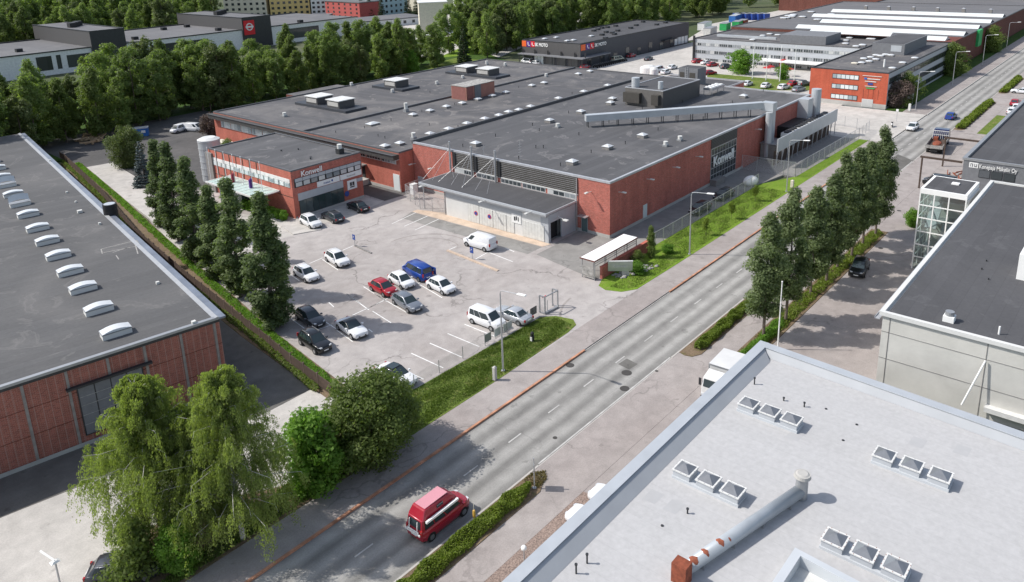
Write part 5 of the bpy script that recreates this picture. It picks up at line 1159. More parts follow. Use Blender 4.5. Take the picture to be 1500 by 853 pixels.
# vehicles farther off
far=[(905,71,'suv','silver',10,'silver car beside a white one in front of the charcoal shop hall'),(912,74,'suv','white',10,'white car in front of the charcoal shop hall, left of the white box van'),(935,70,'van','white',0,'white van at the end of the shop hall cars'),(891,74,'sedan','black',10,'black car left of the silver one by the shop hall'),(950,86,'sedan','darkgrey',10,'dark car alone on the pale yard between shop hall and brick hall'),
 (905,88,'bus','cream',-15,'cream vehicle parked beside the red machines at the shop hall'),(925,82,'hatch','red',0,'red vehicle at the corner of the shop hall yard'),(857,99,'hatch','red',0,'red car under the charcoal shop canopy corner'),(772,91,'bus','white',80,'white vans cluster vehicle in front of the logo panels'),(783,93,'hatch','white',80,'white car beside the van in front of the logo panels'),
 (1044,95,'hatch','red',-20,'bright red car by the white banded office, left of the bush'),(1036,92,'sedan','white',-20,'white car behind the bright red car by the banded office'),(1022,90,'hatch','red',-20,'red car partly hidden behind the roof stair house'),(1064,98,'suv','darkgrey',-20,'dark car just left of the round bush'),(1040,107,'hatch','crimson',-30,'dark red car behind the stair house'),
 (1162,123,'hatch','red',-10,'red car left of the red office'),(1177,123,'suv','darkgrey',-10,'dark car touching the red office corner'),(1170,131,'wagon','grey',-10,'grey car in front of the red office left corner'),(1148,128,'hatch','white',-10,'white car in the court left of the grey car'),(1095,123,'hatch','white',0,'white car along the brick annex parapet, left'),(1122,126,'hatch','white',0,'white car along the brick annex parapet, right'),
 (1483,163,'wagon','white',0,'white car nearest the workshop roof edge'),(1490,158,'hatch','white',0,'second white car beyond the workshop roof edge'),(1487,151,'hatch','crimson',0,'red car beyond the workshop roof edge'),(1497,134,'sedan','white',90,'white car at the far right edge of the far yard'),
 (965,103,'bus','white',0,'white van behind the round white tanks'),(985,99,'hatch','white',0,'white car left of the stair house'),(975,106,'hatch','white',0,'white car near the round white tanks')]
for px,py,kd,co,a,lb in far:
    x,y=pc(px,py,.5)
    if 84<x<158 and 50<y<96: y=98.5
    put(kd,co,x,y,a,lb,'cars in the far yards')
put('van','white',262,26.5,0,'white box van standing beyond the second far hedge',name='box_van',cat='van',panelvan=True)
cols=['white','silver','darkgrey','white','black','red','white','grey']
n=0
for j in range(4):
    for i in range(12):
        x=242+i*3.1+j*9; y=258+j*9-i*.4+ i*.0
        o=put('sedan' if (i+j)%2 else 'suv',cols[(i*3+j*5)%8] if j>0 else ('white' if i%3 else 'silver'),x,y,-75,'small distant car in row %s of the car lot beyond the trees'%['one','two','three','four'][j],'rows of cars in the distant lot'); n+=1
        o['label']='small car in the distant lot, row %s from the road, %s from the left'%(['one','two','three','four'][j],ordw(i+1))
# red high-roof van
RV=car('bus','crimson',name='camper_van'); RV['label']='red high-roofed camper van with pink roof and rolled awning driving up the street'; RV['category']='camper van'
K=dict(parent=RV,local=True)
m=MB(); m.add([(1.15,-.72,1.9),(1.15,.72,1.9),(-2.2,.78,1.88),(-2.2,-.78,1.88),(.55,-.58,2.42),(.55,.58,2.42),(-1.85,.62,2.52),(-1.85,-.62,2.52)],[(0,1,5,4),(1,2,6,5),(2,3,7,6),(3,0,4,7),(4,5,6,7)]); h=m.build('high_roof',CP['crimson'],bevel=.1,**K)
m=MB(); m.box(-1.75,.45,-.5,.5,2.5,2.545); m.build('roof_top','pinkroof',h,local=True); MB().box(-.8,-.2,-.715,-.66,2.08,2.3).build('roof_window','car_glass',h,local=True)
m=MB().bar((-2.1,-.98,1.86),(1.0,-.98,1.88),.16,.16).build('awning','white',**K)
m=MB(); m.bar((-2.52,-.55,1.05),(-2.52,.55,1.05),.06); m.bar((-2.56,-.75,.92),(-2.56,.75,.92),.07,.12); m.bar((-2.5,-.4,1.05),(-2.42,-.4,1.8),.05); m.bar((-2.5,.4,1.05),(-2.42,.4,1.8),.05); m.build('bike_rack','white',**K)
x,y=G(643,748,.9)[:2]; RV.location=(x,y,-.1); ORG[RV.name]=(0,0,0)
plain('truck_white',(.60,.60,.59),.4,0,.06,.8)
# white truck seen behind the parapet
TR=thing('delivery_truck','white box truck with a roof deflector facing the camera beside the pale building','truck',(0,0,0)); K=dict(parent=TR,local=True)
m=MB(); m.add([(3.9,-1.22,.5),(3.9,1.22,.5),(2.0,1.25,.5),(2.0,-1.25,.5),(3.85,-1.2,1.7),(3.85,1.2,1.7),(2.0,1.25,1.7),(2.0,-1.25,1.7),(3.55,-1.12,2.75),(3.55,1.12,2.75),(2.0,1.2,2.85),(2.0,-1.2,2.85)],[(3,2,1,0),(0,1,5,4),(4,5,9,8),(1,2,6,5),(5,6,10,9),(2,3,7,6),(6,7,11,10),(3,0,4,7),(7,4,8,11),(8,9,10,11)]); cb=m.build('cab','truck_white',bevel=.08,**K)
m=MB(); m.add([(3.5,-1.05,2.76),(3.5,1.05,2.76),(2.1,1.15,2.86),(2.1,-1.15,2.86),(2.5,.85,3.25),(2.5,-.85,3.25),(2.1,.95,3.3),(2.1,-.95,3.3)],[(0,1,4,5),(5,4,6,7),(1,2,6,4),(3,0,5,7),(2,3,7,6)]); m.build('roof_deflector','truck_white',cb,local=True); MB().box(1.45,1.98,-1.0,1.0,.9,3.0).build('cab_gap_shade','plastic_dark',cb,local=True)  # dark block behind the cab paints the shade of the open gap
MB().quad((3.875,-1.02,1.78),(3.875,1.02,1.78),(3.62,.98,2.6),(3.62,-.98,2.6)).build('windscreen','car_glass',cb,local=True)
MB().quad((3.895,-.1,1.55+.3),(3.895,.5,1.85),(3.80,.45,2.15),(3.80,-.05,2.15)).build('hi_vis_vest','hivis',cb,local=True)
for s in (-1,1): MB().quad((3.4,s*1.245,1.75),(2.6,s*1.262,1.75),(2.6,s*1.225,2.55),(3.3,s*1.2,2.5)).build('side_window','car_glass',cb,local=True); MB().box(3.7,3.85,s*1.25,s*1.5,1.8,2.6).build('mirror','plastic_dark',cb,local=True); MB().box(3.85,3.96,s*.7,s*1.15,.75,1.0).build('headlight','lamp_clear',cb,local=True)
MB().box(3.8,3.98,-1.2,1.2,.35,.7).build('bumper','plastic_dark',cb,local=True)
MB().box(-4.2,1.2,-1.28,1.28,1.1,3.45).build('cargo_box','truck_white',**K); m=MB(); m.box(1.2,1.24,-1.29,1.29,3.3,3.47); m.box(1.2,1.24,-1.29,-1.2,1.1,3.3); m.box(1.2,1.24,1.2,1.29,1.1,3.3); m.build('cargo_frame','grey_metal',**K); m=MB(); m.box(-4,3.4,-.5,.5,.55,1.1); m.build('chassis','plastic_dark',**K)
for x in (3.0,-2.6):
    for s in (-1,1): w_=MB().tube([(x,s*.95,.5),(x,s*1.24,.5)],.5,18).build('wheel','tyre',**K); MB().tube([(x,s*1.22,.5),(x,s*1.25,.5)],.28,12).build('rim','rim_metal',w_,local=True)
TR.location=(59.0,27.1,0); TR.rotation_euler=(0,0,math.pi+.05); TR.scale=(.62,.86,.84)
# flatbed truck with blue cab on the street
FT=thing('flatbed_truck','flatbed truck with dark blue cab and rusty empty bed stopped at the roadside','truck',(0,0,0)); K=dict(parent=FT,local=True)
m=MB(); m.box(1.7,3.6,-1.2,1.2,.55,1.75); m.add([(3.6,-1.2,1.75),(3.6,1.2,1.75),(1.7,1.2,1.75),(1.7,-1.2,1.75),(3.3,-1.1,2.7),(3.3,1.1,2.7),(1.8,1.15,2.8),(1.8,-1.15,2.8)],[(0,1,5,4),(1,2,6,5),(2,3,7,6),(3,0,4,7),(4,5,6,7)]); cb=m.build('cab',CP['darkblue'],bevel=.07,**K)
MB().quad((3.6,-1.05,1.8),(3.6,1.05,1.8),(3.36,.98,2.6),(3.36,-.98,2.6)).build('windscreen','car_glass',cb,local=True)
for s in (-1,1): MB().quad((3.35,s*1.21,1.8),(2.2,s*1.21,1.8),(2.3,s*1.16,2.5),(3.2,s*1.14,2.5)).build('side_window','car_glass',cb,local=True)
m=MB(); m.box(-4.3,1.3,-1.25,1.25,1.0,1.15); bd=m.build('bed','wood_dark',**K)
m=MB(); m.box(-4.3,1.3,-1.3,-1.22,1.15,1.6); m.box(-4.3,1.3,1.22,1.3,1.15,1.6); m.box(-4.36,-4.3,-1.3,1.3,1.05,1.6); m.build('side_board','rubble',bd,local=True)
m=MB(); 
for k in range(9): m.bar((1.4,-1.2+k*.3,1.15),(1.4,-1.2+k*.3,2.6),.06)
m.bar((1.4,-1.25,2.6),(1.4,1.25,2.6),.1); m.bar((1.4,-1.25,1.9),(1.4,1.25,1.9),.08); m.build('headboard','white_panel',bd,local=True)
m=MB(); m.box(.2,1.0,.2,.9,1.15,1.7); m.ellip((-1.4,0,1.15),(1.5,.7,.3),8,4,0.); m.build('load','rust',bd,local=True)
for x in (2.7,-2.0,-3.2):
    for s in (-1,1): w_=MB().tube([(x,s*.9,.5),(x,s*1.2,.5)],.5,16).build('wheel','tyre',**K); MB().tube([(x,s*1.18,.5),(x,s*1.22,.5)],.26,12).build('rim','rim_metal',w_,local=True)
MB().box(-4.2,3.3,-.5,.5,.5,1.0).build('chassis','plastic_dark',**K)
FT.location=(159.6,32.6,-.05); FT.rotation_euler=(0,0,math.radians(5)); FT.scale=(1.32,1.1,1.1)
# scooter rider on the side street
x,y=pc(1307,181,.7)
SC_=thing('scooter','white scooter with dark seat crossing the side street','scooter',(x,y,0),math.radians(200)); K=dict(parent=SC_,local=True)
MB().box(-.7,.5,-.15,.15,.35,.75).build('body','white',bevel=.05,**K); MB().box(-.7,.1,-.16,.16,.75,.85).build('seat','black',**K); MB().bar((.5,0,.5),(.35,0,1.1),.08).bar((.35,-.3,1.1),(.35,.3,1.1),.05).build('handlebar','dark_metal',**K)
for q in (-.6,.65): MB().tube([(q,-.07,.26),(q,.07,.26)],.26,14).build('wheel','tyre',**K)
# motorcycles lined up at the shop
mc=None
for k in range(16):
    x,y=205.5+k*1.15,142.9
    if mc is None:
        mc=thing('motorcycle','','motorcycle',(x,y,0),math.radians(90),'motorcycles lined up at the charcoal shop'); K=dict(parent=mc,local=True)
        MB().box(-.4,.5,-.14,.14,.45,.85).build('body','black',bevel=.05,**K); MB().box(-.8,.0,-.15,.15,.8,.92).build('seat','plastic_dark',**K); MB().bar((.75,0,.3),(.45,0,1.1),.07).bar((.45,-.35,1.1),(.45,.35,1.1),.05).build('fork','grey_metal',**K)
        for q in (-.72,.78): MB().tube([(q,-.07,.32),(q,.07,.32)],.32,14).build('wheel','tyre',**K)
        m0=mc
    else: m0=tree_copy(mc,(x,y,0),math.radians(90))
    m0['label']='dark motorcycle along the charcoal shop hall wall, %s from the left'%ordw(k+1)
# containers, bins and yard clutter
def box_thing(name,label,cat,x,y,ang,l,w_,h,mt,group=None,ribs=True):
    o=thing(name,label,cat,(x,y,0),math.radians(ang),group); MB().box(-l/2,l/2,-w_/2,w_/2,0.1,h).build('body',mt,o,local=True)
    m=MB()
    for k in range(int(l/.6)): m.box(-l/2+.3+k*.6,-l/2+.5+k*.6,-w_/2-.04,-w_/2,.2,h-.1)
    m.build('rib',mt,o,local=True); MB().box(-l/2-.05,l/2+.05,-w_/2-.05,w_/2+.05,h,h+.1).build('lid','grey_metal' if mt!='blue_paint' else 'duct_blue',o,local=True); return o
x,y=G(207,201)[:2]; b=box_thing('waste_container','blue metal container standing at the edge of the back yard','container',x+.5,y+1,-30,3.2,2.2,1.9,'blue_paint')
MB().box(.2,1.1,-1.16,-1.14,.9,1.5).build('label_panel','white',b,local=True)
for px,py,l,mt,lb in ((1062,44,7,'green_paint','green container, the nearer of two in the far container yard'),(1080,41,7,'green_paint','green container, the farther of two in the far container yard'),(1088,39,6,'rust','brown container behind the green ones'),(1078,31,14,'blue_paint','long blue container behind the green ones'),(1032,43,11,'white','white trailer standing left of the green containers'),(1040,51,9,'offwhite','white trailer nearest the white banded office')):
    x,y=G(px,py)[:2]; box_thing('container',lb,'container',x,y,10,l,3,3,mt,'containers in the far yard')
for k in range(5):
    x,y=G(1082+k*9,29)[:2]; box_thing('container','dark blue container in the far row under the trees, %s from the left'%ordw(k+1),'container',x,y,60,6,3,3,'blue_sign','dark blue containers in the far row')
yt=MB(); 
for k in range(26):
    x,y=G(120+rnd(0,32),213-rnd(0,12))[:2]; a=rnd(0,3); yt.bar((x,y,.2+rnd(0,.6)),(x+2.2*math.cos(a),y+2.2*math.sin(a),.2+rnd(0,.6)),.35)
tag(yt.build('timber_pile','timber'),'yellowish pile of timber and planks by the trees in the back yard','timber pile')
x,y=G(203*1.0,225)[:2]
one('work_hut',MB().box(74.5,77.2,146.5,148.5,0,1.8).prism([(74.3,146.3),(77.4,146.3),(77.4,148.7),(74.3,148.7)],1.8,2.1,[(75,147),(76.7,147),(76.7,148),(75,148)]),'white','small white equipment cabinet in the back yard','cabinet')
one('storage_tent',MB().prism([(78.5,143),(81,143),(81,151),(78.5,151)],0,1.9,[(79.5,143),(80,143),(80,151),(79.5,151)]),'cream','cream tarpaulin tent by the low hall in the back yard','tent')
sc=MB()
for k in range(14): x=137+rnd(0,6); y=24+rnd(0,3); sc.bar((x,y,.1+rnd(0,.6)),(x+rnd(1,2.4),y+rnd(-1,1),.1+rnd(0,.5)),.14)
tag(sc.build('scrap_pile','rust'),'rusty orange heap of scrap steel by the grey workshop','scrap heap')
# round white tanks on the ground beyond the hall roof
for px,py,r,h,lb in ((950,112,2.2,5.2,'larger round white tank behind the plant room'),(958,115,1.1,5.6,'smaller round white tank just right of the larger one')):
    x,y=at_roof(px,py,5); o=thing('storage_tank',lb,'tank',(x,y,0)); MB().cyl(x,y,0,7.4,r,n=24).build('tank','white',o); MB().cyl(x,y,7.4,7.9,r,r*.5,24).build('cap','white_panel',o)
# big white bale and small shelter by the hall fence
o=one('wrapped_bale',MB().ellip((118.6,51.3,.5),(1.7,1.1,.9),14,8).ellip((119.6,51.6,.4),(1.2,1.1,.7),12,7),'white','white plastic wrapped heap behind the mesh fence','bale',smooth=True)
# ================================================================== STREET FURNITURE
def lamp(x,y,h,ang,label,arm=2.4,box=False,head=None):
    o=thing('street_lamp',label,'street lamp',(x,y,0),0,'street lamps'); c,s=math.cos(ang),math.sin(ang)
    MB().tube([(x,y,-.1),(x,y,h*.45),(x,y,h-.35)],[.10,.085,.06],10).cyl(x,y,-.1,.12,.2,n=10).build('pole','galv',o)
    MB().tube([(x,y,h-.36),(x+c*.1,y+s*.1,h-.1),(x+c*.45,y+s*.45,h),(x+c*arm,y+s*arm,h+.22)],.04,8).build('arm','galv',o)
    ax=arm+.35; m=MB(); p=Vector((x+c*(arm-.25),y+s*(arm-.25),h+.2)); q=Vector((x+c*(arm+.75),y+s*(arm+.75),h+.3)); m.bar(p,q,.32,.14); m.build('lamp_head','white',o,bevel=.04)
    return o
x,y=G(737,544)[:2]; lamp(x,y,8.6,-math.pi/2,'grey street lamp on the grass strip in front of the parking lot')
x,y=G(1010,373)[:2]; lamp(x,y,8.6,-math.pi/2,'grey street lamp at the grass edge by the tapered evergreen')
x,y=G(1152,281)[:2]; lamp(x,y,8.6,-math.pi/2,'grey street lamp beside the small cream box before the steel screen')
x,y=G(1341,161)[:2]; lamp(x,y,8.8,-math.pi/2,'street lamp with a round sign in front of the red office side')
x,y=G(1395,125)[:2]; lamp(x,y,8.8,-math.pi/2,'street lamp second beyond the red office along the grass verge')
x,y=G(1439,95)[:2]; lamp(x,y,8.8,-math.pi/2,'street lamp third beyond the red office beside a dark bush')
x,y=G(1474,72)[:2]; lamp(x,y,8.8,-math.pi/2,'street lamp farthest up the street at the upper right corner')
g=onY(80,818,44.0) 
x,y=G(97,880)[:2]; zt=H; 
a=onX(72,792,9.2)
LP=thing('yard_lamp','short lamp post with white head at the lower left corner','lamp post',(0,0,0)); 
x,y=G(92,872,0)[:2]; zz=onX(82,825,x)[1]; ORG[LP.name]=(x,y,0); LP.location=(x,y,0)
MB().tube([(x,y,0),(x,y,zz)],.06,8).build('pole','galv',LP); MB().prism([(x-.28,y-.2),(x+.28,y-.2),(x+.28,y+.2),(x-.28,y+.2)],zz,zz+.12,[(x-.1,y-.1),(x+.1,y-.1),(x+.1,y+.1),(x-.1,y+.1)]).tube([(x,y,zz+.1),(x-.35,y+1.3,zz+.35)],.07,6).build('lamp_head','white',LP)
def simple_sign(px,py,w_,h,z,mt,label,cat='sign',post='galv',axis='y',n=1):
    x,y=G(px,py)[:2]; o=thing('sign',label,cat,(x,y,0)); m=MB()
    for k in ([0] if n==1 else [-w_/2+.1,w_/2-.1]): m.cyl(x+(k if axis=='y' else 0),y+(k if axis=='x' else 0),-.05,z+h,.045,n=8)
    m.build('post',post,o); b=MB()
    if axis=='x': b.box(x-.09,x-.05,y-w_/2,y+w_/2,z,z+h)
    else: b.box(x-w_/2,x+w_/2,y-.09,y-.05,z,z+h)
    b.build('board',mt,o); return o,x,y
o,x,y=simple_sign(520,361,.55,.75,1.0,'blue_sign','blue parking sign at the narrow kerb island','sign',axis='x')
text('P','sign_lettering',.4,'white',(x-.10,y+.14,1.25),(0,-1,0),(0,0,1),o,.01)
o,x,y=simple_sign(637,409,.75,.95,.7,'blue_sign','blue parking sign right of the blue van','sign',axis='x'); text('P','sign_lettering',.5,'white',(x-.10,y+.17,1.0),(0,-1,0),(0,0,1),o,.01)
o,x,y=simple_sign(692,380,.6,.8,.9,'blue_sign','blue parking sign below the white panel van','sign',axis='x'); text('P','sign_lettering',.42,'white',(x-.10,y+.14,1.2),(0,-1,0),(0,0,1),o,.01)
simple_sign(1330,153,2.0,1.4,1.4,'white','white board on two posts at the corner of the red office','notice board',axis='x',n=2)
simple_sign(1313,178,.5,.5,2.2,'white','small white traffic sign on the side street corner','traffic sign',axis='x')
simple_sign(1386,193,1.0,.8,2.6,'blue_sign','blue and white traffic sign behind the flatbed truck cab','traffic sign',axis='x')
k1=MB(); k1.prism([(62.0,88.9),(62.35,88.9),(62.35,88.9),(62.0,88.9)],0,.1) 
ii=[G(*p)[:2] for p in ((519,361),(543,372),(545,371),(521,359.5))]
struct('kerb_island',MB().prism(ii[::-1],-.05,.12),'concrete_dark')
ii=[G(*p)[:2] for p in ((654,368),(728,398),(731,396.5),(657,366.5))]; struct('kerb_island',MB().prism(ii[::-1],-.05,.1),'ramp_concrete')
# cabinets
for px,py,s,h,mt,lb in ((725,557,.32,1.35,'concrete','grey concrete service pillar on the grass beside the lamp post'),(1160,276,.45,1.3,'cream','cream metal box beside the street lamp before the steel screen'),(1332,163,.5,1.6,'offwhite','pale green utility cabinet in front of the red office')):
    x,y=G(px,py)[:2]; o=thing('utility_cabinet',lb,'cabinet',(x,y,0)); MB().box(x-s/2-.05,x+s/2+.05,y-s/2-.05,y+s/2+.05,0,.1).build('base','concrete_dark',o); MB().prism([(x-s/2,y-s/2),(x+s/2,y-s/2),(x+s/2,y+s/2),(x-s/2,y+s/2)],.1,h).build('body',mt,o,bevel=.03); MB().prism([(x-s/2-.03,y-s/2-.03),(x+s/2+.03,y-s/2-.03),(x+s/2+.03,y+s/2+.03),(x-s/2-.03,y+s/2+.03)],h,h+.12,[(x-s/4,y-s/4),(x+s/4,y-s/4),(x+s/4,y+s/4),(x-s/4,y+s/4)]).build('cap',mt,o)
x,y=G(780,500)[:2]; o=thing('litter_bin','black figure shaped bin standing on the grass strip','bin',(x,y,0)); MB().cyl(x,y,0,.6,.16,.22,12).build('body','black',o); MB().ellip((x,y,.85),(.2,.2,.25),12,6).build('top','black',o); MB().box(x-.25,x-.18,y-.12,y+.12,.1,.55).build('panel','offwhite',o)
x,y=G(768,822)[:2]; o=thing('bollard_lamp','ball topped garden lamp on the gravel strip beside the pale building','bollard lamp',(x,y,0)); MB().cyl(x,y,0,.9,.05,n=8).build('post','galv',o); MB().ellip((x,y,1.05),(.2,.2,.2),14,8).build('globe','white',o,smooth=True)
x,y=G(783,716)[:2]; o=thing('traffic_bollard','tall narrow road sign blade on the hedge tip, seen edge on','traffic sign',(x,y,0)); MB().cyl(x,y,0,2.7,.05,n=8).cyl(x,y,0,.12,.16,n=10).build('post','galv',o); MB().tube([(x,y-.03,1.4),(x,y+.0,1.4)],.03,6).bar((x-.25,y-.21,1.6),(x+.25,y+.21,1.6),.05,1.4).build('blade','grey_metal',o)
x,y=G(695,765)[:2]; o=thing('marker_pole','yellow marker pole standing in the street hedge','marker',(x,y,0)); MB().cyl(x,y,0,1.5,.04,.02,8).build('pole','cream',o); MB().cyl(x,y,.45,1.0,.12,.09,10).build('sleeve','tape_yellow',o)
# white flag masts
x,y=G(1139,512)[:2]; o=thing('flagpole','slim white flagpole among the near street trees behind the pale building','flagpole',(x,y,0)); zt=onX(1142,412,x)[1]; MB().cyl(x,y,0,zt,.07,.045,10).build('pole','white',o); MB().ellip((x,y,zt),(.09,.09,.09),8,5).build('finial','white',o)
fp=None
for k,(bx_,by_,tx,ty) in enumerate(((1102,116,1105,64),(1122,118,1125,64),(1142,120,1146,65),(1163,120,1168,68))):
    x,y=G(bx_,by_)[:2]; zt=onX(tx,ty,x)[1]
    if fp is None:
        fp=thing('flagpole','','flagpole',(x,y,0),0,'four flagpoles before the white banded office'); MB().cyl(x,y,0,zt,.12,.08,8).build('pole','white',fp); MB().cyl(x,y,0,.3,.25,n=8).build('base','galv',fp); q=fp
    else: q=tree_copy(fp,(x,y,0))
    q['label']='tall white flagpole before the white banded office, %s of four from the left'%['first','second','third','fourth'][k]
# fences
def mesh_fence(pts,h,label,step=2.6,mt='chain_link',post='galv',extra=None,name='mesh_fence',toprail=False):
    o=thing(name,label,'fence',(pts[0][0],pts[0][1],0)); L=0; m=MB(); 
    for a,b in zip(pts[:-1],pts[1:]): m.quad((*a,.05),(*b,.05),(*b,h-.03),(*a,h-.03))
    m.build('mesh',mt,o)
    if toprail:
        m=MB()
        for a,b in zip(pts[:-1],pts[1:]): m.bar((*a,h),(*b,h),.05)
        m.build('rail',post,o)
    k=0
    for a,b in zip(pts[:-1],pts[1:]):
        a,b=Vector(a),Vector(b); n=max(1,round((b-a).length/step))
        for i in range(n+(1 if b==Vector(pts[-1]) else 0)):
            p=a+(b-a)*i/n; MB().cyl(p.x,p.y,-.05,h+.05,.04,n=6).build('post',post,o)
    return o
LF=mesh_fence([(42.1,49.95),(52,50.0),(61.9,49.6)],1.35,'low mesh fence between the parking lot and the grass strip',3.0)
for (a,b,mt) in ((51.9,52.9,'grey_metal'),(53.4,54.5,'offwhite'),(54.8,56.2,'offwhite'),(59.3,60.4,'charcoal_panel')): MB().box(a,b,49.93,49.97,.35,1.25).build('sign_board',mt,LF)
for k in range(3): MB().box(51.95,52.85,49.98,50.0,.5+k*.25,.56+k*.25).build('sign_stripe','white',LF)
GF=thing('gate_frame','grey steel gate frame at the end of the low mesh fence','gate',(61.7,49.6,0)); m=MB()
for x,y in ((61.2,49.4),(63.4,49.3)): m.bar((x,y,0),(x,y,2.1),.12); m.bar((x,y+.75,0),(x,y+.75,2.1),.12); m.bar((x,y,2.1),(x,y+.75,2.1),.1); m.bar((x,y,.1),(x,y+.75,.1),.1)
m.bar((61.2,49.4,2.1),(63.4,49.3,2.1),.1); m.bar((61.2,49.4,.12),(63.4,49.3,.12),.25,.2); m.build('frame','grey_metal',GF); MB().bar((61.3,49.8,1.9),(61.9,49.8,1.9),.08).build('lamp','sign_red',GF)
mesh_fence([(84,50.2),(88,50.0),(118.8,50.1)],1.9,'mesh fence on grey posts between the bright grass and the side lane',2.6,toprail=True)
mesh_fence([(126.4,46.9),(158,46.5)],2.3,'taller mesh fence in front of the cooling yard',2.6,'gate_mesh',toprail=True)
mesh_fence([(126.4,46.9),(126.0,50.8),(125.8,56.2)],2.6,'mesh gate across the side lane before the cooling yard',2.6,'gate_mesh',toprail=True,name='mesh_gate')
mesh_fence([(77.9,82.1),(77.6,87.4),(79.8,93.2),(84.3,93.5)],2.4,'tall mesh fence and gate left of the gatehouse',2.2,'gate_mesh',toprail=True)
mesh_fence([(158,46.5),(166,47),(168,55),(160,57)],2.2,'mesh fence beyond the steel screen at the side street',2.6,'gate_mesh')
x,y=80.4,91.8; o=thing('control_cabinet','white control box on posts by the mesh gate near the office','cabinet',(x,y,0)); MB().box(x-.5,x+.5,y-.4,y+.4,.9,2.5).build('box','white',o); MB().cyl(x,y,0,.9,.12,n=8).build('post','galv',o); MB().box(x-.55,x+.55,y-.45,y+.45,2.5,2.6).build('lid','white_panel',o); MB().box(x-.4,x+.4,y-.3,y+.3,0,.35).build('base','concrete',o)
# dark board fence along the warehouse lane
fp_=[(55.6,172),(55.3,168.5),(50.0,138.6),(44.5,113.1),(41.3,92.8),(39.2,76.9),(37.2,62.6),(36.4,54.8)]
o=thing('board_fence','long dark brown board fence between the warehouse lane and the poplars','fence',(fp_[0][0],fp_[0][1],0)); m=MB(); pm=[]; tot=0
for a,b in zip(fp_[:-1],fp_[1:]):
    a,b=Vector(a),Vector(b); L=(b-a).length; n=max(1,round(L/2.4))
    for i in range(n):
        p=a+(b-a)*i/n; q=a+(b-a)*(i+.93)/n; dz=rnd(-.05,.05); m.bar((p.x,p.y,.75+dz),(q.x,q.y,.75+dz),.05,1.2); pm.append(p)
m.build('boards','wood_dark',o); m=MB(); 
for p in pm: MB().bar((p.x,p.y,0),(p.x,p.y,1.5),.12).build('post','wood_post',o)
# brick wall, canopy shelter and name sign at the entrance
o=thing('brick_wall','low red brick wall leading from the entrance to the tapered evergreen','wall',(72.7,49.8,0)); MB().box(72.7,84.0,49.6,49.95,0,1.5).build('wall','brick_red',o); MB().box(72.65,84.05,49.55,50.0,1.5,1.58).build('coping','brick_bright',o)
o=thing('bicycle_shelter','open shelter with flat white roof on thin posts beside the red brick wall','shelter',(71.8,50.2,0)); MB().box(71.6,81.3,50.0,52.1,2.55,2.65).build('roof','white',o); m=MB(); m.box(71.55,81.35,49.95,50.0,2.5,2.66); m.box(71.55,81.35,52.1,52.15,2.5,2.66); m.box(71.55,71.6,50.0,52.1,2.5,2.66); m.build('fascia','brick_brown',o)
for x in (71.8,74.2,76.6,79,81.2):
    for y in (50.1,51.95): MB().bar((x,y,0),(x,y,2.55),.08).build('post','grey_metal',o)
m=MB(); m.box(71.7,71.75,50.2,51.9,.5,1.6); m.box(71.8,81.2,50.05,50.08,1.55,2.3) if 0 else m.box(71.76,71.8,50.2,51.9,.2,.4); m.build('side_panel','rubble',o)
m=MB(); m.bar((71.8,50.1,1.9),(81.2,50.1,1.9),.05); m.bar((71.8,50.1,2.2),(81.2,50.1,2.2),.05); m.build('rail','grey_metal',o)
sg=thing('name_sign','grey company name board on a plinth in front of the low brick wall','sign',(74.8,48.4,0),math.radians(-52)); MB().box(-1.5,1.5,-.1,.1,.7,1.95).build('board','galv',sg,local=True); m=MB(); m.box(.2,1.1,-.08,.08,0,.7); m.build('plinth','concrete',sg,local=True); MB().box(-1.55,1.55,-.13,.13,1.95,2.0).build('top_edge','coping_pale',sg,local=True)
text('Konwell','sign_lettering',.55,'coping_pale',(-.95,-.13,1.15),(1,0,0),(0,0,1),sg,.04,.0,sx=1.0,local=True)
# roadside oddments
for k in range(5):
    x=73.5+rnd(0,2); y=100
m=MB(); 
# utility poles in the trees
for px,py,tx,ty,lb in ((309,162,303,128,'bare wooden pole at the forest edge by the dark red tree'),(128,195,121,160,'bare leaning trunk pole at the forest edge left'),):
    x,y=G(px,py)[:2]; zt=onX(tx,ty,x)[1]; one('utility_pole',MB().cyl(x,y,0,max(5,zt),.16,.1,8),'wood_post',lb,'pole')
# picnic parasols and round tables in front of the white banded office
for px,py,lb in ((1123,110,'red parasol set on the lawn, left one of three'),(1128,108,'red parasol set on the lawn, middle one of three'),(1156,112,'red parasol set by the right flagpoles')):
    x,y=G(px,py)[:2]; o=thing('parasol',lb,'parasol',(x,y,0)); MB().cyl(x,y,0,2.4,.05,n=6).build('pole','white',o); MB().cyl(x,y,2.1,2.6,1.3,.1,8).build('canopy','red_paint',o)

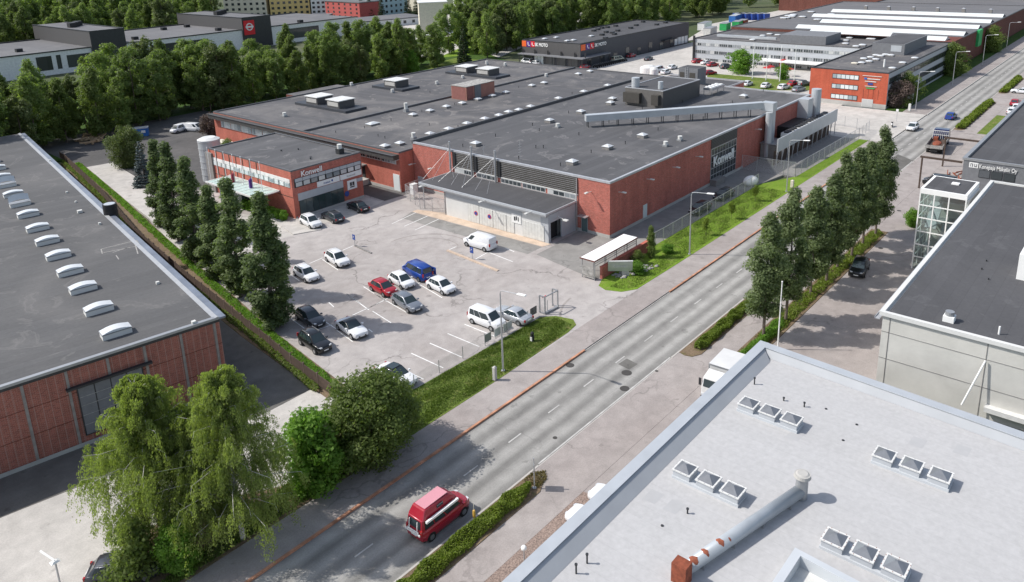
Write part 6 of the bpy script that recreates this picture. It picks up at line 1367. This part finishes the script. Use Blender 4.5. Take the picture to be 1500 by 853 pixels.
# ================================================================== VEGETATION
def leaves(cs,n,size,droop=0.,flat=.35,seed=1,surf=.6):
    # cs: list of (centre, radii) clumps; n leaves in all, placed towards each clump's surface
    r=np.random.RandomState(seed); vol=np.array([a[1][0]*a[1][1]*a[1][2] for a in cs])**.67; pr=vol/vol.sum()
    idx=r.choice(len(cs),n,p=pr); C=np.array([a[0] for a in cs])[idx]; Rr=np.array([a[1] for a in cs])[idx]
    d=r.normal(size=(n,3)); d/=np.linalg.norm(d,axis=1)[:,None]; rad=surf+(1-surf)*r.rand(n,1)**.6; rad*= (1+.12*r.normal(size=(n,1)))
    P=C+d*rad*Rr
    if droop: P[:,2]-=np.abs(r.normal(size=n))*droop
    nrm=d*.8+r.normal(size=(n,3))*.55; nrm[:,2]+=flat; nrm/=np.linalg.norm(nrm,axis=1)[:,None]
    a=np.cross(nrm,r.normal(size=(n,3))); a/=np.linalg.norm(a,axis=1)[:,None]; b=np.cross(nrm,a)
    s=size*(.6+.8*r.rand(n,1)); a*=s; b*=s*.62
    V=np.stack([P-a,P-b*.9,P+a,P+b],1).reshape(-1,3); return V
def leafmesh(name,V,mat,extra=None):
    me=bpy.data.meshes.new(name); n=len(V); me.vertices.add(n); me.vertices.foreach_set('co',V.astype(np.float32).ravel()); q=n//4
    me.loops.add(n); me.loops.foreach_set('vertex_index',np.arange(n,dtype=np.int32)); me.polygons.add(q); me.polygons.foreach_set('loop_start',np.arange(0,n,4,dtype=np.int32)); me.polygons.foreach_set('loop_total',np.full(q,4,dtype=np.int32)); me.update(calc_edges=True); me.validate()
    me.materials.append(M[mat]); return me
def limbs(h,spread,n,base=.3,r0=.18,seed=0,lean=.0,up=.5,z0=.25):
    R=random.Random(seed); m=MB(); pts=[(0,0,-.1),(lean*.3+R.uniform(-.1,.1),R.uniform(-.1,.1),h*.35),(lean*.6+R.uniform(-.2,.2),R.uniform(-.2,.2),h*.65),(lean+R.uniform(-.2,.2),R.uniform(-.2,.2),h*.95)]
    m.tube(pts,[r0,r0*.75,r0*.45,r0*.12],8)
    for i in range(n):
        t=z0+(.9-z0)*i/max(1,n-1); z=h*t; a=i*2.4+R.uniform(-.4,.4); L=spread*(1.05-.6*t)*R.uniform(.7,1.1)
        k=min(2,int(t/.33)); x0=pts[1][0]*t/.35 if t<.35 else pts[2][0]*t/.65; y0=pts[1][1]*t/.35 if t<.35 else pts[2][1]*t/.65
        m.tube([(x0,y0,z),(x0+math.cos(a)*L*.5,y0+math.sin(a)*L*.5,z+L*up*.4),(x0+math.cos(a)*L,y0+math.sin(a)*L,z+L*up)],[r0*.35*(1.2-t),r0*.2*(1.2-t),r0*.06],5)
    return m
TP={}
def tree_proto(key,crown_V,leafm,trunk_mb,bark='bark',name='tree'):
    TP[key]=(leafmesh('crown',crown_V,leafm),None,trunk_mb,bark)
def plant(key,name,label,cat,x,y,s=1.,rz=None,group=None,sz=None,z=0.):
    me,_,tr,bark=TP[key]; o=thing(name,label,cat,(x,y,z),rnd(0,6.28) if rz is None else rz,group); o.scale=(s*(rnd(.88,1.14) if key[:4]=='fore' else 1),s*(rnd(.88,1.14) if key[:4]=='fore' else 1),sz or s)
    if not isinstance(tr,bpy.types.Mesh):
        t=bpy.data.meshes.new('trunk'); t.from_pydata(tr.v,[],tr.f); t.materials.append(M[bark]); TP[key]=(me,None,t,bark); tr=t
    c=bpy.data.objects.new('crown',me); S.collection.objects.link(c); c.parent=o; t_=bpy.data.objects.new('trunk',tr); S.collection.objects.link(t_); t_.parent=o; return o
def blob_crown(h,z0,rad,n,seed,shape='round',cr=.9):
    R=random.Random(seed); cs=[]
    for i in range(n):
        t=(i+.5)/n; z=z0+(h-z0)*t; 
        if shape=='round': w_=rad*math.sqrt(max(.04,1-(2*t-1)**2))**.8
        elif shape=='column': w_=rad*min(1,.6+1.8*t)*min(1,(1.02-t)*1.75)
        elif shape=='oval': w_=rad*min(1,.5+2.2*t)*min(1,(1.06-t)*1.75)
        elif shape=='tall': w_=rad*min(1,.6+1.2*t)*min(1,(1.05-t)*1.9)
        a=R.uniform(0,6.28); rr=w_*R.uniform(.25,.85); c=cr*R.uniform(.6,1.15)*(.75 if t>.85 else 1)
        cs.append(((rr*math.cos(a),rr*math.sin(a),z),(c,c,c*R.uniform(.7,1.1))))
    return cs
# --- forest kinds (about 17 m)
for i in range(5):
    tree_proto('forest%d'%i,leaves(blob_crown(17,1.6,4.3+.4*(i%3),62,i+3,'oval' if i%2 else 'round',1.3),11000,.25,.2,.75,i,.45),['leaf_forest','leaf_light','leaf_forest','leaf_bush_dark','leaf_willow'][i],limbs(15.5,3.2,14,r0=.22,seed=i),'bark')
# --- columnar poplars (about 14 m)
for i in range(3):
    cs=blob_crown(14,.6,1.75,95,20+i,'column',.68); tree_proto('poplar%d'%i,leaves(cs,20000,.135,.1,.6,i+40,.45),'leaf_poplar',limbs(13,1.4,22,r0=.2,seed=i+9,up=1.3),'bark')
# --- street trees on bare trunks (about 14 m)
for i in range(3):
    cs=blob_crown(14.3,2.9,2.3,74,50+i,'oval',.84); tree_proto('street%d'%i,leaves(cs,18000,.145,.1,.6,i+60,.45),'leaf_street',limbs(13,2.0,20,r0=.17,seed=i+19,up=1.1,z0=.2),'bark')
def birch(h,seed,rad,arms=92,spa=25,per=52):
    r=np.random.RandomState(seed); P=[]; mb=MB(); D=[]
    mb.tube([(0,0,-.1),(.1,.05,h*.3),(-.1,.15,h*.6),(.1,.1,h*.88)],[.2,.15,.09,.02],8)
    for k in range(arms):
        t=.16+.82*(k+.5)/arms; az=k*2.39996+r.uniform(-.35,.35); prof=min(1,.85+.7*t)*min(1,(1.03-t)*1.5)
        L=rad*prof*r.uniform(.55,1.12); z0=h*t*.93; rise=L*(.2+.5*t+1.1*max(0,t-.6)); z0-=L*.5*max(0,t-.6)
        A=np.array([.0,.1,z0]); E_=np.array([L*math.cos(az),L*math.sin(az),z0+rise]); Mi=(A+E_)/2+np.array([0,0,.12*L])
        E2=E_+np.array([.25*math.cos(az),.25*math.sin(az),-.5]); mb.tube([A,Mi,E_,E2],[.045*(1.2-t),.022,.010,.004],5)
        for j in range(spa):
            u=1-.85*r.rand()**1.3; base=(A*(1-u)**2+2*Mi*u*(1-u)+E_*u*u)+np.r_[r.normal(size=2)*.30*(.5+L*.12),r.uniform(-.2,.15)]
            ls=r.uniform(.6,2.9)*(1.0 if t<.55 else .62 if t<.75 else .4)*(.6+.4*u); s=r.rand(per)**.85; out=.3*np.sqrt(s)*(.5+u)
            w_=r.normal(size=(per,2))*(.05+.07*s[:,None])
            P.append(np.stack([base[0]+w_[:,0]+out*math.cos(az),base[1]+w_[:,1]+out*math.sin(az),base[2]+.25*np.sin(s*2.2)*(1-s)-s*ls],1))
    P=np.concatenate(P); P=P[P[:,2]>.5]; m=len(P); nr=r.normal(size=(m,3)); nr[:,2]*=.6; nr/=np.linalg.norm(nr,axis=1)[:,None]; a=np.cross(nr,[[0,0,1.]])+r.normal(size=(m,3))*.3; a/=np.linalg.norm(a,axis=1)[:,None]; b=np.cross(nr,a); b[:,2]-=.6; b/=np.linalg.norm(b,axis=1)[:,None]
    s=.056*(.7+.6*r.rand(m,1)); a*=s*.8; b*=s*1.4
    return np.stack([P-a,P-b,P+a,P+b],1).reshape(-1,3),mb
for i,(h,rad) in enumerate(((15.2,4.9),(13.6,5.0))):
    V,mb=birch(h,77+i,rad); TP['birch%d'%i]=(leafmesh('crown',V,'leaf_birch'),None,mb,'birch_bark')
# --- spruces, bushes
def spruce(h,rad,n,seed):
    r=np.random.RandomState(seed); out=[]
    cs=[]
    for j in range(n):
        t=j/n; z=.4+(h-.4)*t; w_=rad*(1-t)*1.0+.12
        for k in range(max(3,int(9*(1-t)+2))): 
            a=r.rand()*6.28; cs.append(((w_*.72*math.cos(a),w_*.72*math.sin(a),z-.15*w_),(w_*.38+.1,w_*.38+.1,.18)))
    return cs
tree_proto('spruce0',leaves(spruce(9,2.0,17,1),9000,.14,.0,.5,3,.3),'leaf_spruce',limbs(8.6,.5,3,r0=.14,seed=2),'bark')
tree_proto('darkspruce',leaves(spruce(15,2.6,20,4),7000,.26,.0,.5,4,.3),'leaf_dark',limbs(14,.5,3,r0=.2,seed=2),'bark')
tree_proto('thuja',leaves(blob_crown(4.0,.2,.50,46,8,'column',.38),7000,.06,0,.2,8,.6),'leaf_bush_dark',limbs(3.6,.3,3,r0=.08,seed=4),'bark')
tree_proto('bush',leaves(blob_crown(2.6,.2,1.25,26,9,'round',.6),5000,.085,0,.3,9,.55),'leaf_bush',limbs(2.2,.9,6,r0=.06,seed=5,z0=.1),'bark')
tree_proto('bushdark',leaves(blob_crown(3.4,.2,1.7,30,10,'round',.8),5200,.11,0,.3,10,.55),'leaf_bush_dark',limbs(3,1.2,6,r0=.08,seed=6,z0=.1),'bark')
tree_proto('maple',leaves(blob_crown(8.6,.7,3.6,90,12,'round',1.15),26000,.125,.1,.35,12,.55),'leaf_bush_dark',limbs(7.6,3.0,14,r0=.2,seed=7,z0=.12,up=.7),'bark')
tree_proto('lilac',leaves(blob_crown(4.4,.2,2.0,46,13,'round',.85),12000,.115,.05,.4,13,.55),'leaf_bush',limbs(3.8,1.6,9,r0=.09,seed=8,z0=.08),'bark')
tree_proto('willow',leaves(blob_crown(9,.3,4.3,70,14,'round',1.5),16000,.16,.3,.2,14,.5),'leaf_willow',limbs(8,3.6,12,r0=.22,seed=10,z0=.08),'bark')
tree_proto('wine',leaves(blob_crown(5.2,.6,2.7,46,15,'round',1.1),9000,.13,.1,.3,15,.5),'leaf_wine',limbs(4.6,2.2,10,r0=.12,seed=11,z0=.1),'bark')
tree_proto('sapling',leaves(blob_crown(2.9,1.1,.6,16,16,'round',.4),900,.09,0,.3,16,.4),'leaf_hedge',limbs(2.6,.5,7,r0=.03,seed=12,z0=.4),'bark')
# the three weeping birches and the roadside shrubs
x,y=G(338,800)[:2]; plant('birch0','birch_tree','weeping birch with white trunk, the right one by the kerb at the lower left','birch',x+.9,y-.1,.96,1.)
plant('birch1','birch_tree','slimmer weeping birch standing between the two big birches','birch',19.6,47.6,.8,4.2); x,y=G(205,800)[:2]; plant('birch1','birch_tree','weeping birch, the left one hanging over the pale yard','birch',x+1.5,y-.3,1.0,2.)
plant('bushdark','shrub','round dark shrub under the left birch','shrub',14.9,47.6,1.15); plant('lilac','shrub','shrub at the bottom edge between the two birches','shrub',17.2,45.9,.8)
plant('maple','broadleaf_tree','broad dark green tree standing between the birches and the parking lot corner','tree',32.6,44.6,1.12,.5,sz=.88); plant('maple','broadleaf_tree','lower dark green tree merging with the broad one at the grass strip','tree',35.6,45.5,.8,2.5,sz=.66); 
plant('lilac','shrub','bright green shrub left of the broad dark tree by the kerb','shrub',28.2,45.6,1.4,1.2); plant('bush','shrub','bright green low shrub in front of the broad dark tree','shrub',31.2,45.0,1.1,2.2)
# poplars along the fence
prow=[(48.6,122.5,.88),(46.3,113.0,.92),(45.0,105.3,1.04),(43.0,96.3,.98),(41.6,88.5,1.02),(40.6,81.3,1.0),(39.8,75.0,1.03),(39.3,69.0,1.02)]
prow=[(49.3,113.5,.95),(47.3,105.5,1.04),(45.1,95.8,1.04),(43.8,88.2,.88),(42.8,81.3,1.05),(41.0,71.4,1.10)]
w8=['farthest, by the blue spruce','second from the blue spruce','third from the blue spruce','third from the parking lot cars','second from the dark parked cars','nearest the dark parked cars']
for i,(x,y,s) in enumerate(prow): plant('poplar%d'%(i%3),'poplar_tree','columnar dark poplar beside the board fence, '+w8[i],'poplar',x,y,[1.25,1.3,1.38,1.25,1.38,1.5][i],None,'poplars along the board fence',s)
# street trees on the right
sx=[(70.6,28.3),(75.4,27.9),(83.3,28.2),(87.8,28.0),(92.4,28.3),(97.0,28.1),(102.0,28.3),(106.4,28.0)]
od=['nearest the pale roofed building','second from the pale roofed building','third from the pale roofed building','fourth from the pale roofed building','fourth from the far end','third from the far end','second from the far end','at the far end of the row']
hs=[.95,1.02,.90,.93,1.02,1.0,.98,1.04,1.0,1.03,1.04]
for i,(x,y) in enumerate(sx): plant('street%d'%(i%3),'street_tree','tall street tree in the right hand row, '+od[i],'street tree',x,y,.98,None,'street trees in the right hand row',hs[i])
plant('thuja','conifer','small tapered evergreen at the end of the low brick wall','conifer',82.0,48.4,1.05)
x,y=G(938,400)[:2]; plant('bush','shrub','spreading yellow green juniper in front of the name board','shrub',x-.2,y+.4,1.15,.4,sz=.5); plant('bush','shrub','low shrub right of the tapered evergreen','shrub',84.6,47.4,.75,1.4,sz=.45); plant('bushdark','shrub','dark low shrub behind the juniper','shrub',79.3,48.7,.5,1.4)
for px,py,lb in ((1034,345,'thin staked sapling nearest the lamp on the bright grass'),(1071,321,'thin staked sapling, middle of three on the bright grass'),(1106,295,'thin staked sapling farthest along the bright grass')):
    x,y=G(px,py)[:2]; plant('sapling','sapling',lb,'sapling',x,y,.9)
plant('bush','shrub','green bush at the foot of the stair tower','shrub',112.8,25.0,.95)
x,y=G(213,272)[:2]; plant('spruce0','spruce_tree','blue spruce between the round willow and the poplars','spruce',x,y,.95)
x,y=G(180,252)[:2]; plant('willow','willow_tree','big round pale green willow beside the driveway','willow',x+2.5,y+3,.86)
x,y=G(309,198)[:2]; plant('wine','ornamental_tree','round dark red leaved tree behind the office','tree',x,y,.9)
for k in range(7): plant('bushdark','shrub','dense green shrub behind the office roof, %s from the back'%ordw(k+1),'shrub',74+k*1.0,142-k*2.0,1.0+.2*(k%2),group='shrubs behind the office')
for k in range(9): plant('bush','shrub','light green planting along the left office wall, %s from the street corner'%ordw(k+1),'shrub',61.5-.08*k,100.4+k*1.25,.62,group='planting beside the office wall')
# verge plants between lane and parking lot
def strip(name,pts,w0,w1,n,size,h,mat,label,cat='hedge',kind=None,seed=0,group=None,lump=1.6):
    r=np.random.RandomState(seed); A_=np.array(pts,float); seg=np.linalg.norm(np.diff(A_,axis=0),axis=1); cum=np.r_[0,np.cumsum(seg)]; s=r.rand(n)*cum[-1]; i=np.clip(np.searchsorted(cum,s)-1,0,len(seg)-1); t=(s-cum[i])/seg[i]
    p=A_[i]+(A_[i+1]-A_[i])*t[:,None]; d=(A_[i+1]-A_[i])/seg[i][:,None]; nn=np.stack([-d[:,1],d[:,0]],1); u=r.uniform(-1,1,n)
    hh=h*(.72+.28*np.sin(s*lump+np.sin(s*.7)*2)*np.cos(u*2+s*.6))*(1-.55*u**4); z=hh*(.35+.65*r.rand(n)**.5); off=np.where(u>0,u*w1,u*w0)*(1+.12*np.sin(s*2.3)); endf=np.clip(np.minimum(s,cum[-1]-s)/.8,.25,1); off*=endf**.5
    P=np.c_[p+nn*off[:,None],z]; nr=r.normal(size=(n,3))*.7; nr[:,2]+=.6; nr/=np.linalg.norm(nr,axis=1)[:,None]; a=np.cross(nr,r.normal(size=(n,3))); a/=np.linalg.norm(a,axis=1)[:,None]; b=np.cross(nr,a); q=size*(.6+.8*r.rand(n,1)); a*=q; b*=q*.6
    V=np.stack([P-a,P-b,P+a,P+b],1).reshape(-1,3); me=leafmesh(name,V,mat); o=bpy.data.objects.new(name,me); S.collection.objects.link(o); ORG[o.name]=(0,0,0)
    if kind: return tag(o,kind=kind)
    return tag(o,label,cat,group)
strip('hedge',[(8,32.4),(38.0,32.7)],.72,.62,34000,.075,.95,'leaf_hedge','low clipped hedge between street and sidewalk at the bottom, by the red camper van',seed=1)
strip('hedge',[(64.3,32.5),(81.5,32.8)],.68,.55,17000,.08,.9,'leaf_hedge','low hedge beside the street before the first street trees',seed=2)
strip('hedge',[(177,32.8),(209.8,33)],.95,.75,15000,.14,1.1,'leaf_hedge','yellow green hedge strip beyond the flatbed truck',seed=3)
strip('hedge',[(222.8,32.8),(247.8,33)],.9,.75,9000,.17,1.1,'leaf_hedge','yellow green hedge strip second beyond the flatbed truck',seed=4)
strip('hedge',[(263,32.8),(277,33)],.9,.75,4000,.2,1.0,'leaf_hedge','yellow green hedge strip at the upper right, farthest up the street',seed=5)
strip('hedge',[(62.5,28.1),(80,28.1),(95,28.1),(108.2,28.1)],.75,.75,12000,.085,.5,'leaf_hedge','low scrub under the street trees',seed=6,lump=.9)
strip('hedge',[(62.6,27.9),(75,28.2)],.6,.6,7000,.08,.8,'leaf_bush','bright green low hedge under the nearest street trees',seed=26,lump=.9)
strip('hedge',[(37.4,55.5),(39.4,70),(42.2,86),(45.6,106),(50.8,134),(55.8,164)],.5,.5,24000,.10,.7,'leaf_bush','low bright green planting along the parking lot side of the board fence',seed=7)
strip('hedge',[(36.0,56.5),(38.2,72),(40.6,92),(44,112),(49.5,139),(54.6,168)],.35,.4,16000,.11,.7,'leaf_bush_dark','patchy green planting along the warehouse side of the board fence',seed=8,lump=.55)
struct('planting_bed',MB().prism([(35.9,55),(38.2,55),(40.2,70),(43,86),(46.4,106),(51.6,134),(56.6,164),(54.2,168),(48.9,139),(43.4,112),(39.9,92),(37.4,72)],-.3,.05),'soil')
# grass blades on the near verges
def tufts(name,poly,n,size,mat,seed):
    r=np.random.RandomState(seed); P=np.array(poly); x0,y0=P.min(0); x1,y1=P.max(0); pts=[]
    while len(pts)<n:
        q=np.c_[r.uniform(x0,x1,n),r.uniform(y0,y1,n)]; ins=np.zeros(n,bool); j=len(P)-1
        for i in range(len(P)):
            c=((P[i,1]>q[:,1])!=(P[j,1]>q[:,1]))&(q[:,0]<(P[j,0]-P[i,0])*(q[:,1]-P[i,1])/(P[j,1]-P[i,1]+1e-9)+P[i,0]); ins^=c; j=i
        pts+=list(q[ins])
    q=np.array(pts[:n]); k=.55+.45*np.sin(q[:,0]*1.1+np.sin(q[:,1]*1.7)*2); z=size*(.3+.7*r.rand(n))*(.5+k); a=r.rand(n)*6.28; w_=size*.22
    dx,dy=np.cos(a)*w_,np.sin(a)*w_; lx,ly=r.normal(size=n)*size*.35,r.normal(size=n)*size*.35; b=np.full(n,.02)
    V=np.stack([np.c_[q[:,0]-dx,q[:,1]-dy,b],np.c_[q[:,0]+dx,q[:,1]+dy,b],np.c_[q[:,0]+dx*.4+lx,q[:,1]+dy*.4+ly,b+z],np.c_[q[:,0]-dx*.4+lx,q[:,1]-dy*.4+ly,b+z]],1).reshape(-1,3)
    o=bpy.data.objects.new(name,leafmesh(name,V,mat)); S.collection.objects.link(o); ORG[o.name]=(0,0,0); tag(o,kind='stuff')
tufts('grass_blades',[(37.3,44.9),(47.7,44.8),(59.2,45.1),(61,45.6),(61.3,48),(60,49.2),(42.4,49.6),(37,50.2)],24000,.16,'leaf_grass',1)
tufts('grass_blades',[(71.4,47.6),(71.8,45.9),(73.4,45.0),(118,45.0),(118,49.8),(88,49.8),(84,47.5)],26000,.12,'leaf_grass',2)
tufts('dry_grass',[(38.4,32.0),(39.6,32.2),(40.4,32.9),(39.6,33.5),(38.4,33.5)],900,.2,'leaf_dry',3)
tufts('dry_grass',[(62.2,27.3),(108,27.3),(108,29),(62.2,29)],9000,.18,'leaf_dry',5)
tufts('grass_blades',[(10,44.9),(36,44.9),(34,49.5),(24,47)],16000,.22,'leaf_grass',4)
struct('planting_bed',MB().prism([(10,44.63),(24,44.63),(36,44.63),(35.5,50.5),(33.5,50.5),(27,47.3),(21.5,50.8),(16.5,51.6),(14,48)],-.3,.035),'soil')
# --- the tree belt behind the low hall
fl=['green forest tree in the belt behind the low hall','light green birch-like tree in the belt behind the low hall','green forest tree in the belt behind the low hall','dark green tree in the belt behind the low hall','grey green willowy tree in the belt behind the low hall']
KN=['mid green','light green','deep green','dark green','grey green']
def pxof(x,y):
    d=np.array([x,y,8-H]); return float(750+FPX*(d@RT)/(d@FW))
def wood(pts,group,where,s0=.8,s1=1.15):
    pts=sorted(pts,key=lambda p:pxof(*p)); cnt=0
    for (x,y) in pts:
        cnt+=1; i=random.randrange(5); s=rnd(s0,s1); plant('forest%d'%i,'forest_tree','%s tree %s, %s from left'%(KN[i],where,ordw(cnt)),'tree',x,y,s,None,group,s*rnd(.9,1.08))
R=random.Random(5)
for row,(yo,st_) in enumerate(((0,5.9),(7,6.5),(14,7.0))):
    x=8 if row else 20; belt=[]
    while x<(186 if row<2 else 178):
        yb=np.interp(x,[0,50,60,90,125,160,185],[208,178,180,188,183,184,189]); belt.append((x+R.uniform(-1.8,1.8),yb+3.5+yo+R.uniform(-2.3,2.3))); x+=st_+R.uniform(-1.2,1.2)
    wood(belt,'trees of the belt behind the low hall','in %s row of the belt behind the low hall'%['front','second','third','back'][row],.72,1.12)
left=[(40,168,),(36,176),(45,177),(30,184),(38,186),(48,186),(26,194)]
wood(left,'trees at the left end of the belt','above the far end of the warehouse roof',.85,1.)
right=[]
for k in range(34): 
    a=R.random(); right.append((204+a*60+R.uniform(-3,3),181+a*16+R.uniform(0,30)))
wood([p for p in right if not (198<p[0]<276 and p[1]<175)],'trees behind the charcoal shop hall','in the clump behind the charcoal shop hall',.85,1.1)
bl=[(R.uniform(262,405),R.uniform(178,262)) for k in range(70)]
wood([p for p in bl if p[1]-178>(p[0]-262)*-.1 and not(p[0]>330 and p[1]<185)],'trees of the far wood above the container yard','in the far wood above the container yard',.9,1.3)
OKP=lambda p: pxof(*p)<315
wood([p for p in [(R.uniform(60,250),R.uniform(362,410)) for k in range(74)] if OKP(p)],'trees beyond the dealership','just beyond the dealership roofs',.9,1.25)
def far_wood(name,pts,s0,s1,mat,kind='stuff'):
    out=[]; r=np.random.RandomState(len(pts))
    for (x,y) in pts:
        me=TP['forest%d'%r.randint(5)][0]; v=np.empty(len(me.vertices)*3,np.float32); me.vertices.foreach_get('co',v); v=v.reshape(-1,4,3)[::3]; s=r.uniform(s0,s1); a=r.rand()*6.28; c_,s_=math.cos(a),math.sin(a)
        q=(v-v.mean(1,keepdims=True))*1.5+v.mean(1,keepdims=True); q=q*s; out.append(np.stack([q[...,0]*c_-q[...,1]*s_+x,q[...,0]*s_+q[...,1]*c_+y,q[...,2]],-1).reshape(-1,3))
    o=bpy.data.objects.new(name,leafmesh(name,np.concatenate(out),mat)); S.collection.objects.link(o); ORG[o.name]=(0,0,0); tag(o,kind=kind)
far_wood('far_wood',[p for p in [(R.uniform(70,235),R.uniform(412,520)) for k in range(80)] if OKP(p)],1.1,1.6,'leaf_forest')
far_wood('far_wood',[(R.uniform(405,480),R.uniform(175,310)) for k in range(40)],1.1,1.5,'leaf_forest')
wood([(R.uniform(300,420),R.uniform(262,330)) for k in range(24)],'trees at the top centre','at the top centre of the view',.8,1.1)
cf=1
for px,py,lb in ((53,66,0),(530,26,0),(542,27,0),(560,30,0),(598,24,0),(612,20,0)):
    x,y=G(px,py)[:2]
    if y<260: continue
    plant('darkspruce','spruce_tree','dark pointed conifer among the far blocks, %s from the left'%ordw(cf),'spruce',x,y,rnd(.9,1.15),None,'far dark conifers'); cf+=1
x,y=G(680,92)[:2]; plant('darkspruce','spruce_tree','dark conifer at the left edge of the tree clump by the far road','spruce',x,y,.95)
x,y=G(605,108)[:2]; plant('lilac','shrub','bright green bush at the forest edge behind the low hall','shrub',x,y+1,1.6); x,y=G(640,92)[:2]; plant('lilac','shrub','bright green bush beside the far road','shrub',x,y,1.1)
x,y=G(1085,108)[:2]; plant('bush','shrub','large round bush left of the flagpoles','shrub',x,y,3.6,sz=2.6); x,y=G(1147,117)[:2]; plant('bush','shrub','small round bush between the flagpoles','shrub',x,y,1.6)
for px,py,k,s,lb in ((1342,160,'wine',1.15,'brownish bush by the red office side, left'),(1352,152,'bushdark',1.9,'dark bush by the banded side wall of the red office'),(1418,112,'bushdark',2.4,'dark round tree on the verge farther up the street'),(1328,158,'bushdark',1.4,'dark shrub at the corner of the red office'),(1480,78,'bushdark',2.3,'dark round tree near the upper right corner')):
    x,y=G(px,py)[:2]; plant(k,'shrub',lb,'shrub',x,max(y,48.5),s)
# people: one mesh per body
def person(x,y,rz,label,shirt,trousers):
    o=thing('person',label,'person',(x,y,0),rz); K=dict(parent=o,local=True)
    m=MB(); m.tube([(0,0,.8),(0,0,1.1),(0,0,1.38),(0,0,1.46),(0,0,1.5)],[.15,.14,.19,.12,.06],10); m.tube([(0,0,1.48),(0,0,1.56)],.05,8); m.ellip((0,0,1.66),(.09,.085,.12),10,7)
    for s in (-1,1): m.tube([(0,s*.2,1.4),(.02,s*.25,1.12),(.1,s*.24,.86)],[.055,.045,.035],7); m.tube([(0,s*.09,.85),(.03*s,s*.1,.45),(.02*s,s*.1,.05)],[.09,.065,.045],8)
    m.build('body','skin',**K); MB().tube([(0,0,.88),(0,0,1.1),(0,0,1.39),(0,0,1.46)],[.165,.155,.205,.13],10).build('shirt',shirt,**K)
    m=MB()
    for s in (-1,1): m.tube([(0,s*.09,.95),(.03*s,s*.1,.45),(.02*s,s*.1,.02)],[.105,.08,.065],8)
    m.build('trousers',trousers,**K); return o
bpy.context.view_layer.update()
